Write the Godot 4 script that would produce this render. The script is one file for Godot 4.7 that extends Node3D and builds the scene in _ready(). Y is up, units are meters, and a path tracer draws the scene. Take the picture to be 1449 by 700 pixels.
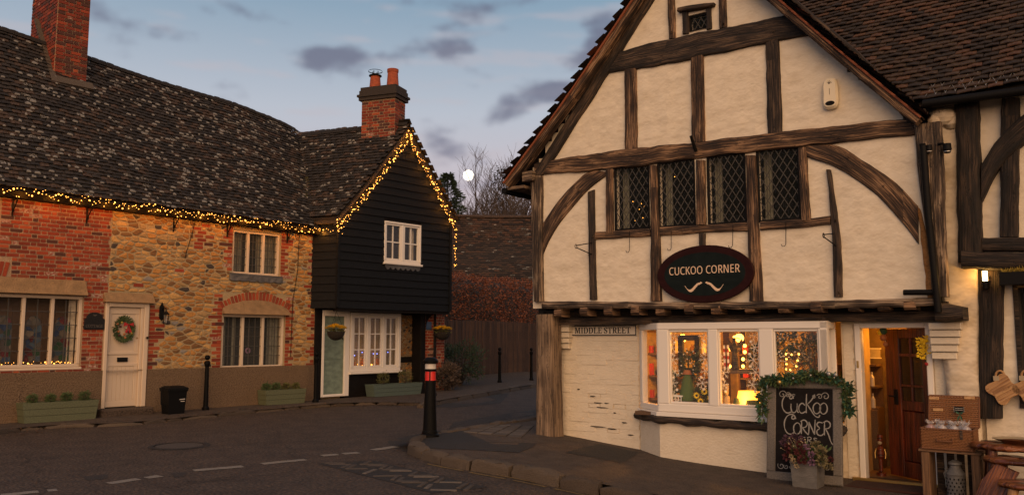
extends Node3D
# A village street corner at dusk: brick and rubble cottages, a black weatherboarded gable and a timber-framed shop.
# Two building frames: ROW (cottages, local +x along the street, +z towards the road) and SHOP (the same for the shop).

const SUN_ENERGY := 0.70
var ROW := Transform3D(Basis(Vector3.UP, deg_to_rad(48.3)), Vector3(-7.67, 0, -16.9))
var SHOP := Transform3D(Basis(Vector3.UP, deg_to_rad(-36.6)), Vector3(4.955, 0, -10.9))
var EYE := Vector3(0, 1.7, 0)
var rng := RandomNumberGenerator.new()
var used := {}
var m := {}          # materials by name
var tx := {}         # textures by name


func _ready() -> void:
	rng.seed = 20231227
	stage()
	make_materials()
	build_ground()
	road_wear()
	build_cottage()
	build_black_house()
	build_background()
	build_shop()
	build_range()
	build_interior()
	build_street_things()
	build_shop_things()


func stage() -> void:
	var cam := Camera3D.new()
	cam.name = "camera"
	cam.fov = 32.53
	cam.near = 0.1
	cam.far = 1500.0
	add_child(cam)
	cam.position = EYE
	cam.rotation_degrees = Vector3(6.183, 0, 0)
	cam.current = true
	var env := Environment.new()
	env.background_mode = Environment.BG_SKY
	var sky := Sky.new()
	var pano := PanoramaSkyMaterial.new()
	pano.panorama = ImageTexture.create_from_image(dusk_sky())
	sky.sky_material = pano
	env.sky = sky
	env.background_energy_multiplier = 1.0
	env.tonemap_mode = Environment.TONE_MAPPER_LINEAR
	env.tonemap_exposure = 1.5
	env.sdfgi_enabled = true
	env.ssao_enabled = true
	env.ssil_enabled = true
	var we := WorldEnvironment.new()
	we.name = "world"
	we.environment = env
	add_child(we)
	# the last glow of the sunset, opposite the rising full moon: broad, low and warm
	var sun := DirectionalLight3D.new()
	sun.name = "sunset_glow"
	sun.light_energy = SUN_ENERGY
	sun.light_color = Color(1.0, 0.79, 0.56)
	sun.light_angular_distance = 70.0
	sun.shadow_enabled = true
	add_child(sun)
	sun.look_at_from_position(Vector3(0.8, 4.0, 10.0), Vector3(0, 0, 0), Vector3.UP)


func dusk_sky() -> Image:
	var w := 2048
	var h := 1024
	var img := Image.create(w, h, false, Image.FORMAT_RGBF)
	var n := FastNoiseLite.new()
	n.seed = 41
	n.frequency = 1.0
	n.fractal_octaves = 6
	var n2 := FastNoiseLite.new()
	n2.seed = 97
	n2.frequency = 1.0
	n2.fractal_octaves = 4
	var stops := [0.0, 0.12, 0.26, 0.40, 1.0]
	var cols := [Color(0.42, 0.30, 0.29), Color(0.44, 0.345, 0.36), Color(0.325, 0.35, 0.40), Color(0.14, 0.225, 0.305), Color(0.085, 0.14, 0.215)]
	img.fill(Color(0.10, 0.085, 0.08))
	for y in h / 2 + 8:
		var el := (0.5 - (y + 0.5) / h) * PI
		var s := sin(el)
		var base: Color = cols[0]
		for k in 4:
			if s >= stops[k]:
				base = cols[k].lerp(cols[k + 1], clampf((s - stops[k]) / (stops[k + 1] - stops[k]), 0, 1))
		for x in w:
			if s < -0.02:
				break
			var a := (float(x) / w - 0.5) * TAU
			var c := cos(el)
			# clouds on a flat deck seen from below
			var d := Vector3(sin(a) * c, s, -cos(a) * c)
			var q := Vector3(d.x, d.y * 2.0, d.z) * 5.6
			var f := n.get_noise_3d(q.x, q.y, q.z) * 1.0 + n2.get_noise_3d(q.x * 0.35 + 3.0, q.y * 0.9, q.z * 0.35) * 0.7
			var t := smoothstep(0.06, 0.42, f) * 0.8
			var hi := n2.get_noise_3d(q.x * 1.3, q.y * 4.0, q.z * 1.3 + 9.0)
			var col := base.lerp(Color(0.095, 0.098, 0.145), t * (0.55 + 0.45 * smoothstep(0.05, 0.3, s)))
			col = col.lerp(Color(0.36, 0.315, 0.335), smoothstep(0.05, 0.5, hi) * 0.35 * (1.0 - t))
			img.set_pixel(x, y, col)
	return img


# ---------------------------------------------------------------- mesh building
class MB:
	var v := PackedVector3Array()
	var n := PackedVector3Array()
	var uv := PackedVector2Array()
	var c := PackedColorArray()
	var col := Color(1, 1, 1)
	var xf := Transform3D()

	func put(p: Vector3, nn: Vector3, t: Vector2) -> void:
		v.append(xf * p)
		n.append((xf.basis * nn).normalized())
		uv.append(t)
		c.append(col)

	# corners counter-clockwise as seen from the front
	func tri(a: Vector3, b: Vector3, d: Vector3) -> void:
		var nn := (b - a).cross(d - a)
		put(a, nn, Vector2(a.x, a.y)); put(d, nn, Vector2(d.x, d.y)); put(b, nn, Vector2(b.x, b.y))

	func quad(a: Vector3, b: Vector3, d: Vector3, e: Vector3) -> void:
		quad_uv(a, b, d, e, Vector2(0, 0), Vector2(a.distance_to(b), a.distance_to(e)))

	func quad_uv(a: Vector3, b: Vector3, d: Vector3, e: Vector3, t0: Vector2, t1: Vector2) -> void:
		var nn := (d - a).cross(e - b)
		put(a, nn, t0); put(d, nn, t1); put(b, nn, Vector2(t1.x, t0.y))
		put(a, nn, t0); put(e, nn, Vector2(t0.x, t1.y)); put(d, nn, t1)

	func box(at: Vector3, s: Vector3, b := Basis()) -> void:
		var h := s * 0.5
		var p := []
		for k in 8:
			p.append(at + b * Vector3(h.x if k & 1 else -h.x, h.y if k & 2 else -h.y, h.z if k & 4 else -h.z))
		quad(p[4], p[5], p[7], p[6]); quad(p[1], p[0], p[2], p[3])
		quad(p[5], p[1], p[3], p[7]); quad(p[0], p[4], p[6], p[2])
		quad(p[6], p[7], p[3], p[2]); quad(p[0], p[1], p[5], p[4])

	# box whose front (+z) edges are chamfered
	func cbox(at: Vector3, s: Vector3, ch: float, b := Basis()) -> void:
		var h := s * 0.5
		var r := [Vector2(-h.x, -h.y), Vector2(h.x, -h.y), Vector2(h.x, h.y), Vector2(-h.x, h.y)]
		var i := [Vector2(-h.x + ch, -h.y + ch), Vector2(h.x - ch, -h.y + ch), Vector2(h.x - ch, h.y - ch), Vector2(-h.x + ch, h.y - ch)]
		var f := func(q: Vector2, z: float) -> Vector3: return at + b * Vector3(q.x, q.y, z)
		quad(f.call(i[0], h.z), f.call(i[1], h.z), f.call(i[2], h.z), f.call(i[3], h.z))
		quad(f.call(r[1], -h.z), f.call(r[0], -h.z), f.call(r[3], -h.z), f.call(r[2], -h.z))
		for k in 4:
			var l := (k + 1) % 4
			quad(f.call(r[k], h.z - ch), f.call(r[l], h.z - ch), f.call(i[l], h.z), f.call(i[k], h.z))
			quad(f.call(r[k], -h.z), f.call(r[l], -h.z), f.call(r[l], h.z - ch), f.call(r[k], h.z - ch))

	# four-sided tapering body, w0 x d0 at the foot and w1 x d1 at the top
	func frustum(o: Vector3, w0: float, d0: float, w1: float, d1: float, h: float) -> void:
		var p := []
		for k in 2:
			var x := (w0 if k == 0 else w1) / 2
			var z := (d0 if k == 0 else d1) / 2
			for q in [[-1, 1], [1, 1], [1, -1], [-1, -1]]: p.append(o + Vector3(q[0] * x, h * k, q[1] * z))
		for k in 4: quad(p[k], p[(k + 1) % 4], p[4 + (k + 1) % 4], p[4 + k])
		quad(p[4], p[5], p[6], p[7])
		quad(p[3], p[2], p[1], p[0])

	# board between two corners of a rectangle in the xy plane, from z0 to z1
	func slab(x0: float, y0: float, x1: float, y1: float, z0: float, z1: float, ch := 0.0) -> void:
		var at := Vector3((x0 + x1) / 2, (y0 + y1) / 2, (z0 + z1) / 2)
		var s := Vector3(absf(x1 - x0), absf(y1 - y0), absf(z1 - z0))
		if ch > 0: cbox(at, s, ch)
		else: box(at, s)

	# outline (counter-clockwise) in xy pushed from z0 to z1; the front may be chamfered by shrinking
	func prism(poly: PackedVector2Array, z0: float, z1: float, ch := 0.0, dome := 0.0) -> void:
		if Geometry2D.is_polygon_clockwise(poly):
			poly = poly.duplicate()
			poly.reverse()
		var k := poly.size()
		var mid := Vector2()
		for q in poly: mid += q / k
		var ins := PackedVector2Array()
		for q in poly:
			var d := q.distance_to(mid)
			ins.append(mid + (q - mid) * (maxf(d - ch, d * 0.3) / maxf(d, 1e-5)) if ch > 0 else q)
		if dome > 0.0:
			for j in k:
				var l := (j + 1) % k
				tri(Vector3(ins[j].x, ins[j].y, z1), Vector3(ins[l].x, ins[l].y, z1), Vector3(mid.x, mid.y, z1 + dome))
		else:
			var ids := Geometry2D.triangulate_polygon(ins)
			for j in range(0, ids.size(), 3):
				var a := ins[ids[j]]
				var b := ins[ids[j + 1]]
				var d := ins[ids[j + 2]]
				if (b - a).cross(d - a) < 0:
					var e := b
					b = d
					d = e
				tri(Vector3(a.x, a.y, z1), Vector3(b.x, b.y, z1), Vector3(d.x, d.y, z1))
				tri(Vector3(a.x, a.y, z0), Vector3(d.x, d.y, z0), Vector3(b.x, b.y, z0))
		for j in k:
			var l := (j + 1) % k
			if ch > 0: quad(Vector3(poly[j].x, poly[j].y, z1 - ch), Vector3(poly[l].x, poly[l].y, z1 - ch), Vector3(ins[l].x, ins[l].y, z1), Vector3(ins[j].x, ins[j].y, z1))
			quad(Vector3(poly[j].x, poly[j].y, z0), Vector3(poly[l].x, poly[l].y, z0), Vector3(poly[l].x, poly[l].y, z1 - ch), Vector3(poly[j].x, poly[j].y, z1 - ch))

	# smooth sheet over rows of points
	func grid(p: Array, t: Array) -> void:
		var r := p.size()
		var q: int = p[0].size()
		var nn := []
		for i in r:
			var row := PackedVector3Array()
			for j in q:
				var du: Vector3 = p[i][mini(j + 1, q - 1)] - p[i][maxi(j - 1, 0)]
				var dv: Vector3 = p[mini(i + 1, r - 1)][j] - p[maxi(i - 1, 0)][j]
				row.append(du.cross(dv).normalized())
			nn.append(row)
		for i in r - 1:
			for j in q - 1:
				for k in [[i, j], [i + 1, j + 1], [i, j + 1], [i, j], [i + 1, j], [i + 1, j + 1]]:
					put(p[k[0]][k[1]], nn[k[0]][k[1]], t[k[0]][k[1]])

	func tube(pts: Array, rad: Array, sides := 6, caps := true) -> void:
		var rings := []
		var dirs := []
		var last := Vector3.ZERO
		for i in pts.size():
			var d: Vector3 = (pts[mini(i + 1, pts.size() - 1)] - pts[maxi(i - 1, 0)]).normalized()
			var side := last
			if side == Vector3.ZERO: side = Vector3.UP.cross(d) if absf(d.y) < 0.9 else Vector3.RIGHT.cross(d)
			side = (side - d * side.dot(d)).normalized()
			last = side
			var up := d.cross(side)
			var ring := []
			var dd := []
			for k in sides:
				var a := TAU * k / sides
				var o := side * cos(a) + up * sin(a)
				dd.append(o)
				ring.append(pts[i] + o * rad[mini(i, rad.size() - 1)])
			rings.append(ring)
			dirs.append(dd)
		var len := 0.0
		for i in pts.size() - 1:
			var l2: float = len + pts[i].distance_to(pts[i + 1])
			for k in sides:
				var l := (k + 1) % sides
				var ua := float(k) / sides
				var ub := float(k + 1) / sides
				put(rings[i][k], dirs[i][k], Vector2(len, ua)); put(rings[i + 1][l], dirs[i + 1][l], Vector2(l2, ub)); put(rings[i][l], dirs[i][l], Vector2(len, ub))
				put(rings[i][k], dirs[i][k], Vector2(len, ua)); put(rings[i + 1][k], dirs[i + 1][k], Vector2(l2, ua)); put(rings[i + 1][l], dirs[i + 1][l], Vector2(l2, ub))
			len = l2
		if caps and sides > 3:
			var e := pts.size() - 1
			for k in range(1, sides - 1):
				tri(rings[0][0], rings[0][k + 1], rings[0][k])
				tri(rings[e][0], rings[e][k], rings[e][k + 1])

	# profile of Vector2(radius, height) turned round the y axis at o
	func lathe(prof: Array, o := Vector3.ZERO, segs := 12, squash := Vector3.ONE) -> void:
		for i in prof.size() - 1:
			var a: Vector2 = prof[i]
			var b: Vector2 = prof[i + 1]
			var d := (b - a).normalized()
			for k in segs:
				var t0 := TAU * k / segs
				var t1 := TAU * (k + 1) / segs
				var r0 := Vector3(cos(t0), 0, -sin(t0))
				var r1 := Vector3(cos(t1), 0, -sin(t1))
				var p := [o + (r0 * a.x + Vector3.UP * a.y) * squash, o + (r1 * a.x + Vector3.UP * a.y) * squash, o + (r1 * b.x + Vector3.UP * b.y) * squash, o + (r0 * b.x + Vector3.UP * b.y) * squash]
				var n0 := r0 * d.y - Vector3.UP * d.x
				var n1 := r1 * d.y - Vector3.UP * d.x
				var u0 := float(k) / segs
				var u1 := float(k + 1) / segs
				if b.x > 1e-5:
					put(p[0], n0, Vector2(u0, a.y)); put(p[2], n1, Vector2(u1, b.y)); put(p[1], n1, Vector2(u1, a.y))
				if a.x > 1e-5 or b.x > 1e-5:
					put(p[0], n0, Vector2(u0, a.y)); put(p[3], n0, Vector2(u0, b.y)); put(p[2], n1, Vector2(u1, b.y))

	func ball(o: Vector3, r: float, segs := 8, rows := 5, squash := Vector3.ONE) -> void:
		var prof := []
		for i in rows + 1:
			var a := -PI / 2 + PI * i / rows
			prof.append(Vector2(maxf(cos(a) * r, 0.0), sin(a) * r))
		lathe(prof, o, segs, squash)

	# one leaf: a bent diamond
	func leaf(o: Vector3, dir: Vector3, up: Vector3, l: float, w: float) -> void:
		var s := dir.cross(up).normalized() * w * 0.5
		var mid := o + dir * l * 0.45 + up * l * 0.12
		var tip := o + dir * l
		tri(o, mid + s, tip)
		tri(o, tip, mid - s)

	func mesh(mat: Material, into: ArrayMesh = null) -> ArrayMesh:
		var am := into if into else ArrayMesh.new()
		if v.is_empty(): return am
		var a := []
		a.resize(Mesh.ARRAY_MAX)
		a[Mesh.ARRAY_VERTEX] = v
		a[Mesh.ARRAY_NORMAL] = n
		a[Mesh.ARRAY_TEX_UV] = uv
		a[Mesh.ARRAY_COLOR] = c
		am.add_surface_from_arrays(Mesh.PRIMITIVE_TRIANGLES, a)
		am.surface_set_material(am.get_surface_count() - 1, mat)
		return am


# ---------------------------------------------------------------- things and parts
func numbered(called: String) -> String:
	used[called] = used.get(called, 0) + 1
	return called if used[called] == 1 else "%s_%03d" % [called, used[called] - 1]


func thing(called: String, label: String, category: String, frame: Transform3D, at := Vector3.ZERO, group := "") -> Node3D:
	var o := Node3D.new()
	o.name = numbered(called)
	add_child(o)
	o.transform = Transform3D(frame.basis, frame * at)
	o.set_meta("label", label)
	o.set_meta("category", category)
	if group != "": o.set_meta("group", group)
	return o


func setting(called: String, mesh: Mesh = null) -> Node3D:
	var o: Node3D = MeshInstance3D.new() if mesh else Node3D.new()
	if mesh: o.mesh = mesh
	o.name = numbered(called)
	add_child(o)
	o.set_meta("kind", "structure")
	return o


func part(b: MB, called: String, mat: String, parent: Node, kind := "") -> MeshInstance3D:
	return inst(b.mesh(m[mat]), called, parent, Transform3D(), kind)


func inst(mesh: Mesh, called: String, parent: Node, t := Transform3D(), kind := "", over: Material = null) -> MeshInstance3D:
	var o := MeshInstance3D.new()
	o.mesh = mesh
	o.name = called
	parent.add_child(o, true)
	o.transform = t
	if over: o.material_override = over
	if kind != "": o.set_meta("kind", kind)
	return o


func holder(called: String, parent: Node, at := Vector3.ZERO) -> Node3D:
	var o := Node3D.new()
	o.name = called
	parent.add_child(o, true)
	o.position = at
	return o


func seen(p: Vector3) -> bool:
	var d := p - EYE
	var c := cos(deg_to_rad(6.183))
	var s := sin(deg_to_rad(6.183))
	var z := -d.z * c + d.y * s
	return z > 0.5 and absf(d.x) < z * 0.62 and absf(d.y * c + d.z * s) < z * 0.305


# alike pieces: the nearest 300 in view become parts, the rest one part of kind stuff
func pieces(items: Array, called: String, mass: String, parent: Node3D, most := 300, lichen := 0.0) -> void:
	if lichen > 0.0:
		# pale crusts of lichen on the lower edges of some tiles
		var lb := MB.new()
		for it in items:
			if rng.randf() > lichen: continue
			var w := rf(0.12, 0.38)
			var c := rf(-0.5 + w, 0.5 - w)
			var l := rf(0.02, 0.06)
			lb.xf = it.t
			var f := []
			for k in 7:
				var a := PI * k / 6.0
				f.append(Vector3(c + cos(a) * w * rf(0.75, 1.1), 0.0235, -sin(a) * l * rf(0.7, 1.15)))
			for k in range(1, 6): lb.tri(Vector3(c, 0.0235, 0.004), f[k], f[k + 1])
			lb.tri(Vector3(c, 0.0235, 0.004), f[0], f[1])
			lb.quad(Vector3(c - w, 0.004, 0.014), Vector3(c + w, 0.004, 0.014), Vector3(c + w, 0.0235, 0.004), Vector3(c - w, 0.0235, 0.004))
		part(lb, "lichen", "lichen_crust", parent, "stuff")
	var base := parent.global_transform
	for it in items:
		var w: Vector3 = base * it.t.origin
		it.d = w.distance_to(EYE) + (0.0 if seen(w) else 1000.0)
	items.sort_custom(func(a, b): return a.d < b.d)
	var rest := {}
	for i in items.size():
		var it: Dictionary = items[i]
		if i < most and it.d < 1000.0:
			inst(it.m, called, parent, it.t, "", it.get("k"))
		else:
			var mat: Material = it.get("k", it.m.surface_get_material(0))
			if not rest.has(mat): rest[mat] = MB.new()
			var a: Array = it.m.surface_get_arrays(0)
			var b: MB = rest[mat]
			var t: Transform3D = it.t
			b.v.append_array(t * (a[Mesh.ARRAY_VERTEX] as PackedVector3Array))
			b.n.append_array(Transform3D(t.basis.orthonormalized(), Vector3.ZERO) * (a[Mesh.ARRAY_NORMAL] as PackedVector3Array))
			b.uv.append_array(a[Mesh.ARRAY_TEX_UV])
			b.c.append_array(a[Mesh.ARRAY_COLOR])
	if not rest.is_empty():
		var am := ArrayMesh.new()
		for mat in rest: rest[mat].mesh(mat, am)
		inst(am, mass, parent, Transform3D(), "stuff")


func rf(a: float, b: float) -> float: return rng.randf_range(a, b)


func sp(x: float) -> float: return log(1.0 + exp(2.0 * x)) / 2.0 if x < 15.0 else x


func gh(x: float, z: float) -> float:
	var d := clampf(-z, -20.0, 60.0)
	x = clampf(x, -15.0, 12.0)
	return 0.15 + 0.012 * (d - 15.0) - 0.17 * (sp(x - 0.5) - sp(x - 2.0)) - 0.03 * sp(x - 2.0)


func lamp(called: String, parent: Node3D, at: Vector3, energy: float, col: Color, size := 0.05) -> void:
	var l := OmniLight3D.new()
	l.name = called
	parent.add_child(l, true)
	l.position = at
	l.light_energy = energy
	l.light_color = col
	l.light_size = size
	l.omni_range = 12.0
	l.omni_attenuation = 2.0
	l.shadow_enabled = true


# ---------------------------------------------------------------- textures and materials
func noise(seed_: int, freq: float, oct := 4, type := FastNoiseLite.TYPE_SIMPLEX_SMOOTH) -> FastNoiseLite:
	var n := FastNoiseLite.new()
	n.seed = seed_
	n.frequency = freq
	n.fractal_octaves = oct
	n.noise_type = type
	return n


# grey multiplier between lo and hi, tileable
func speckle(seed_: int, freq: float, oct: int, lo: float, hi: float, bias := 1.0, size := 256, type := FastNoiseLite.TYPE_SIMPLEX_SMOOTH) -> ImageTexture:
	var img := noise(seed_, freq, oct, type).get_seamless_image(size, size)
	img.convert(Image.FORMAT_RGB8)
	for y in size:
		for x in size:
			var g := pow(img.get_pixel(x, y).r, bias)
			g = lerpf(lo, hi, g)
			img.set_pixel(x, y, Color(g, g, g))
	return ImageTexture.create_from_image(img)


# mixture of several colours (linear) by noise, tileable
func mottle(seed_: int, freq: float, oct: int, cols: Array, sharp := 1.0, size := 256) -> ImageTexture:
	var a := noise(seed_, freq, oct).get_seamless_image(size, size)
	var b := noise(seed_ + 7, freq * 5.0, 3).get_seamless_image(size, size)
	var out := Image.create(size, size, false, Image.FORMAT_RGB8)
	var k := cols.size() - 1
	for y in size:
		for x in size:
			var t := clampf((a.get_pixel(x, y).r - 0.5) * sharp + 0.5 + (b.get_pixel(x, y).r - 0.5) * 0.35, 0.0, 0.999) * k
			var i := int(t)
			out.set_pixel(x, y, (cols[i] as Color).lerp(cols[i + 1], t - i).linear_to_srgb())
	return ImageTexture.create_from_image(out)


func relief(seed_: int, freq: float, oct: int, strength: float, size := 256, type := FastNoiseLite.TYPE_SIMPLEX_SMOOTH) -> ImageTexture:
	var img := noise(seed_, freq, oct, type).get_seamless_image(size, size)
	img.convert(Image.FORMAT_RGBA8)
	img.bump_map_to_normal_map(strength)
	return ImageTexture.create_from_image(img)


# weathered timber: grain runs along u (3 m), v wraps (0.35 m)
func wood_textures(key: String, seed_: int, light: Color, mid: Color, dark: Color, cracks: float) -> void:
	var w := 640
	var h := 128
	var fine := noise(seed_, 0.09, 4)
	var broad := noise(seed_ + 1, 0.02, 3)
	var knot := noise(seed_ + 2, 0.011, 2)
	var img := Image.create(w, h, false, Image.FORMAT_RGB8)
	var hgt := Image.create(w, h, false, Image.FORMAT_RGBA8)
	for y in h:
		var a := TAU * y / h
		var cy := cos(a) * 20.4
		var sy := sin(a) * 20.4
		for x in w:
			var warp := knot.get_noise_3d(x * 0.5, cy, sy) * 26.0
			var g := fine.get_noise_3d(x * 0.045 + warp * 0.04, cy * 2.1 + warp * 0.35, sy * 2.1)
			var b := broad.get_noise_3d(x * 0.4, cy, sy)
			var cr := absf(fine.get_noise_3d(x * 0.03 + 400.0, cy * 0.8 + warp * 0.3, sy * 0.8))
			var t := clampf(0.46 + g * 0.95 + b * 0.75, 0.0, 1.0)
			var c := dark.lerp(mid, clampf(t * 2.0, 0, 1)).lerp(light, clampf(t * 2.0 - 1.0, 0, 1))
			var gap := 1.0 - smoothstep(0.0, 0.05 * cracks, cr)
			c = c.lerp(dark * 0.3, gap * 0.9)
			img.set_pixel(x, y, c.linear_to_srgb())
			var e := clampf(0.55 + g * 0.35 - gap * 0.5, 0, 1)
			hgt.set_pixel(x, y, Color(e, e, e))
	hgt.bump_map_to_normal_map(5.0)
	tx[key] = ImageTexture.create_from_image(img)
	tx[key + "_n"] = ImageTexture.create_from_image(hgt)


func mat(key: String, col: Color, rough := 0.9, tex := "", nor := "", scale := 1.0, world := true, depth := 1.0) -> StandardMaterial3D:
	var s := StandardMaterial3D.new()
	s.resource_name = key
	s.albedo_color = col.linear_to_srgb()
	s.roughness = rough
	if tex != "": s.albedo_texture = tx[tex]
	if nor != "":
		s.normal_enabled = true
		s.normal_texture = tx[nor]
		s.normal_scale = depth
	if tex != "" or nor != "":
		s.uv1_triplanar = true
		s.uv1_world_triplanar = world
		s.uv1_scale = Vector3.ONE * scale
	m[key] = s
	return s


func wood_mat(key: String, tex: String, tint := Color(1, 1, 1), rough := 0.85) -> StandardMaterial3D:
	var s := StandardMaterial3D.new()
	s.resource_name = key
	s.albedo_color = tint.linear_to_srgb()
	s.albedo_texture = tx[tex]
	s.normal_enabled = true
	s.normal_texture = tx[tex + "_n"]
	s.roughness = rough
	s.uv1_scale = Vector3(1.0 / 3.0, 1.0 / 0.35, 1)
	m[key] = s
	return s


func glow(key: String, col: Color, energy: float) -> void:
	var s := mat(key, Color(0.8, 0.7, 0.5), 0.5)
	s.emission_enabled = true
	s.emission = col
	s.emission_energy_multiplier = energy


func make_materials() -> void:
	tx.grain = speckle(3, 0.09, 4, 0.62, 1.0)
	tx.soft = speckle(4, 0.02, 4, 0.74, 1.0)
	tx.grit = speckle(5, 0.22, 3, 0.35, 1.0, 1.2)
	tx.grain_n = relief(13, 0.1, 4, 5.0)
	tx.lump_n = relief(14, 0.016, 4, 9.0)
	tx.grit_n = relief(15, 0.25, 3, 8.0)
	tx.asphalt = mottle(21, 0.012, 4, [Color(0.082, 0.050, 0.033), Color(0.122, 0.077, 0.051), Color(0.15, 0.097, 0.065)], 1.3, 512)
	tx.path = mottle(22, 0.015, 4, [Color(0.036, 0.024, 0.017), Color(0.055, 0.037, 0.026), Color(0.072, 0.05, 0.035)], 1.1, 512)
	tx.lichen = mottle(23, 0.05, 4, [Color(0.010, 0.0075, 0.006), Color(0.018, 0.0125, 0.0095), Color(0.026, 0.017, 0.012), Color(0.052, 0.04, 0.03)], 2.0)
	tx.lichen2 = mottle(24, 0.035, 3, [Color(0.014, 0.010, 0.008), Color(0.022, 0.015, 0.011), Color(0.030, 0.022, 0.017), Color(0.07, 0.06, 0.05), Color(0.50, 0.46, 0.40)], 3.0)
	tx.mossy = mottle(25, 0.035, 4, [Color(0.014, 0.008, 0.0055), Color(0.026, 0.0135, 0.0085), Color(0.036, 0.02, 0.012), Color(0.042, 0.034, 0.017)], 1.8)
	tx.clay = mottle(26, 0.06, 4, [Color(0.60, 0.55, 0.52), Color(0.85, 0.82, 0.80), Color(1.0, 1.0, 1.0)], 1.5)
	tx.limed = mottle(27, 0.03, 4, [Color(0.20, 0.048, 0.024), Color(0.26, 0.065, 0.034), Color(0.33, 0.16, 0.11), Color(0.44, 0.36, 0.29)], 2.4)
	tx.render = mottle(28, 0.10, 4, [Color(0.07, 0.045, 0.025), Color(0.135, 0.085, 0.047), Color(0.18, 0.115, 0.066), Color(0.27, 0.19, 0.12)], 1.9)
	tx.plaster = mottle(29, 0.012, 5, [Color(0.87, 0.84, 0.79), Color(0.93, 0.915, 0.885), Color(0.96, 0.95, 0.925)], 1.3, 512)
	tx.stain = mottle(30, 0.02, 5, [Color(0.66, 0.60, 0.50), Color(0.87, 0.84, 0.78), Color(0.95, 0.93, 0.89), Color(0.97, 0.96, 0.94)], 1.4)
	wood_textures("oak", 50, Color(0.34, 0.235, 0.15), Color(0.075, 0.046, 0.028), Color(0.013, 0.008, 0.006), 1.3)
	wood_textures("oakdark", 60, Color(0.105, 0.066, 0.040), Color(0.030, 0.018, 0.0115), Color(0.008, 0.005, 0.004), 1.2)
	wood_textures("plank", 70, Color(0.15, 0.080, 0.04), Color(0.10, 0.052, 0.027), Color(0.055, 0.029, 0.016), 0.3)
	wood_textures("polish", 80, Color(0.20, 0.06, 0.022), Color(0.10, 0.026, 0.010), Color(0.04, 0.010, 0.005), 0.15)
	wood_textures("post", 95, Color(0.24, 0.165, 0.105), Color(0.155, 0.104, 0.065), Color(0.07, 0.045, 0.028), 0.6)
	wood_textures("pale", 90, Color(0.50, 0.29, 0.12), Color(0.40, 0.215, 0.085), Color(0.25, 0.12, 0.045), 0.15)

	var s: StandardMaterial3D
	mat("asphalt", Color(1, 1, 1), 0.82, "asphalt", "grit_n", 0.30, true, 0.5)
	s = m.asphalt
	s.detail_enabled = true
	s.detail_blend_mode = BaseMaterial3D.BLEND_MODE_MUL
	s.detail_albedo = tx.grit
	s.detail_uv_layer = BaseMaterial3D.DETAIL_UV_1
	mat("path", Color(1, 1, 1), 0.9, "path", "grit_n", 0.42, true, 0.6)
	mat("tar", Color(0.022, 0.018, 0.016), 0.75, "grain", "grit_n", 2.0)
	mat("tar_road", Color(0.036, 0.029, 0.026), 0.8, "grain", "grit_n", 1.5)
	mat("kerb", Color(0.20, 0.145, 0.10), 0.9, "grit", "grain_n", 1.7)
	mat("paint_white", Color(0.62, 0.55, 0.47), 0.85, "grit", "grit_n", 2.2)
	mat("paint_yellow", Color(0.48, 0.31, 0.11), 0.85, "grit", "grit_n", 2.2)
	mat("sett", Color(0.085, 0.068, 0.058), 0.85, "grain", "grain_n", 3.0)
	mat("sett_pale", Color(0.15, 0.125, 0.108), 0.85, "grain", "grain_n", 3.0)
	mat("soil", Color(0.05, 0.035, 0.022), 1.0, "grit", "grit_n", 3.0)
	# row
	mat("mortar", Color(0.62, 0.455, 0.25), 0.95, "grain", "grit_n", 2.5)
	mat("mortar_red", Color(0.62, 0.42, 0.26), 0.95, "grain", "grit_n", 2.5)
	var tones := [Color(0.27, 0.040, 0.013), Color(0.33, 0.054, 0.017), Color(0.20, 0.030, 0.011), Color(0.40, 0.082, 0.026), Color(0.085, 0.028, 0.018), Color(0.24, 0.056, 0.022)]
	for k in 6: mat("brick%d" % k, tones[k], 0.9, "clay", "grain_n", 4.0)
	mat("brick6", Color(1, 1, 1), 0.92, "limed", "grain_n", 3.0)
	var stones := [Color(0.46, 0.225, 0.058), Color(0.32, 0.145, 0.036), Color(0.54, 0.325, 0.115), Color(0.19, 0.095, 0.034), Color(0.38, 0.245, 0.105), Color(0.055, 0.042, 0.036), Color(0.26, 0.24, 0.215)]
	for k in 7: mat("stone%d" % k, stones[k], 0.88, "clay", "lump_n", 2.6)
	mat("pebbledash", Color(1, 1, 1), 1.0, "render", "grit_n", 1.6, true, 1.5)
	mat("hood_render", Color(0.30, 0.19, 0.095), 0.95, "soft", "grain_n", 1.2)
	mat("lead", Color(0.105, 0.10, 0.10), 0.6, "soft", "lump_n", 1.5)
	for k in 3:
		mat("tile%d" % k, [Color(1, 1, 1), Color(0.5, 0.5, 0.52), Color(2.1, 1.7, 1.4)][k], 0.9, "lichen", "grain_n", [1.9, 2.3, 1.5][k])
	mat("tile3", Color(1, 1, 1), 0.95, "lichen2", "grain_n", 3.1)
	mat("tile4", Color(0.75, 0.73, 0.7), 0.95, "lichen2", "grain_n", 2.3)
	for k in 3:
		mat("shoptile%d" % k, [Color(1.5, 1.4, 1.35), Color(0.6, 0.55, 0.55), Color(2.6, 2.0, 1.7)][k], 0.9, "mossy", "grain_n", [1.8, 2.2, 2.6][k])
	mat("lichen_crust", Color(0.60, 0.55, 0.48), 0.95, "grit", "", 3.0)
	mat("tile_red", Color(0.26, 0.075, 0.03), 0.85, "clay", "grain_n", 3.0)
	mat("deck", Color(0.02, 0.015, 0.012), 1.0)
	mat("cream_paint", Color(0.54, 0.43, 0.32), 0.5)
	mat("white_paint", Color(0.70, 0.645, 0.575), 0.45)
	mat("sage", Color(0.20, 0.265, 0.205), 0.55, "soft", "grain_n", 1.2, true, 0.3)
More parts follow.
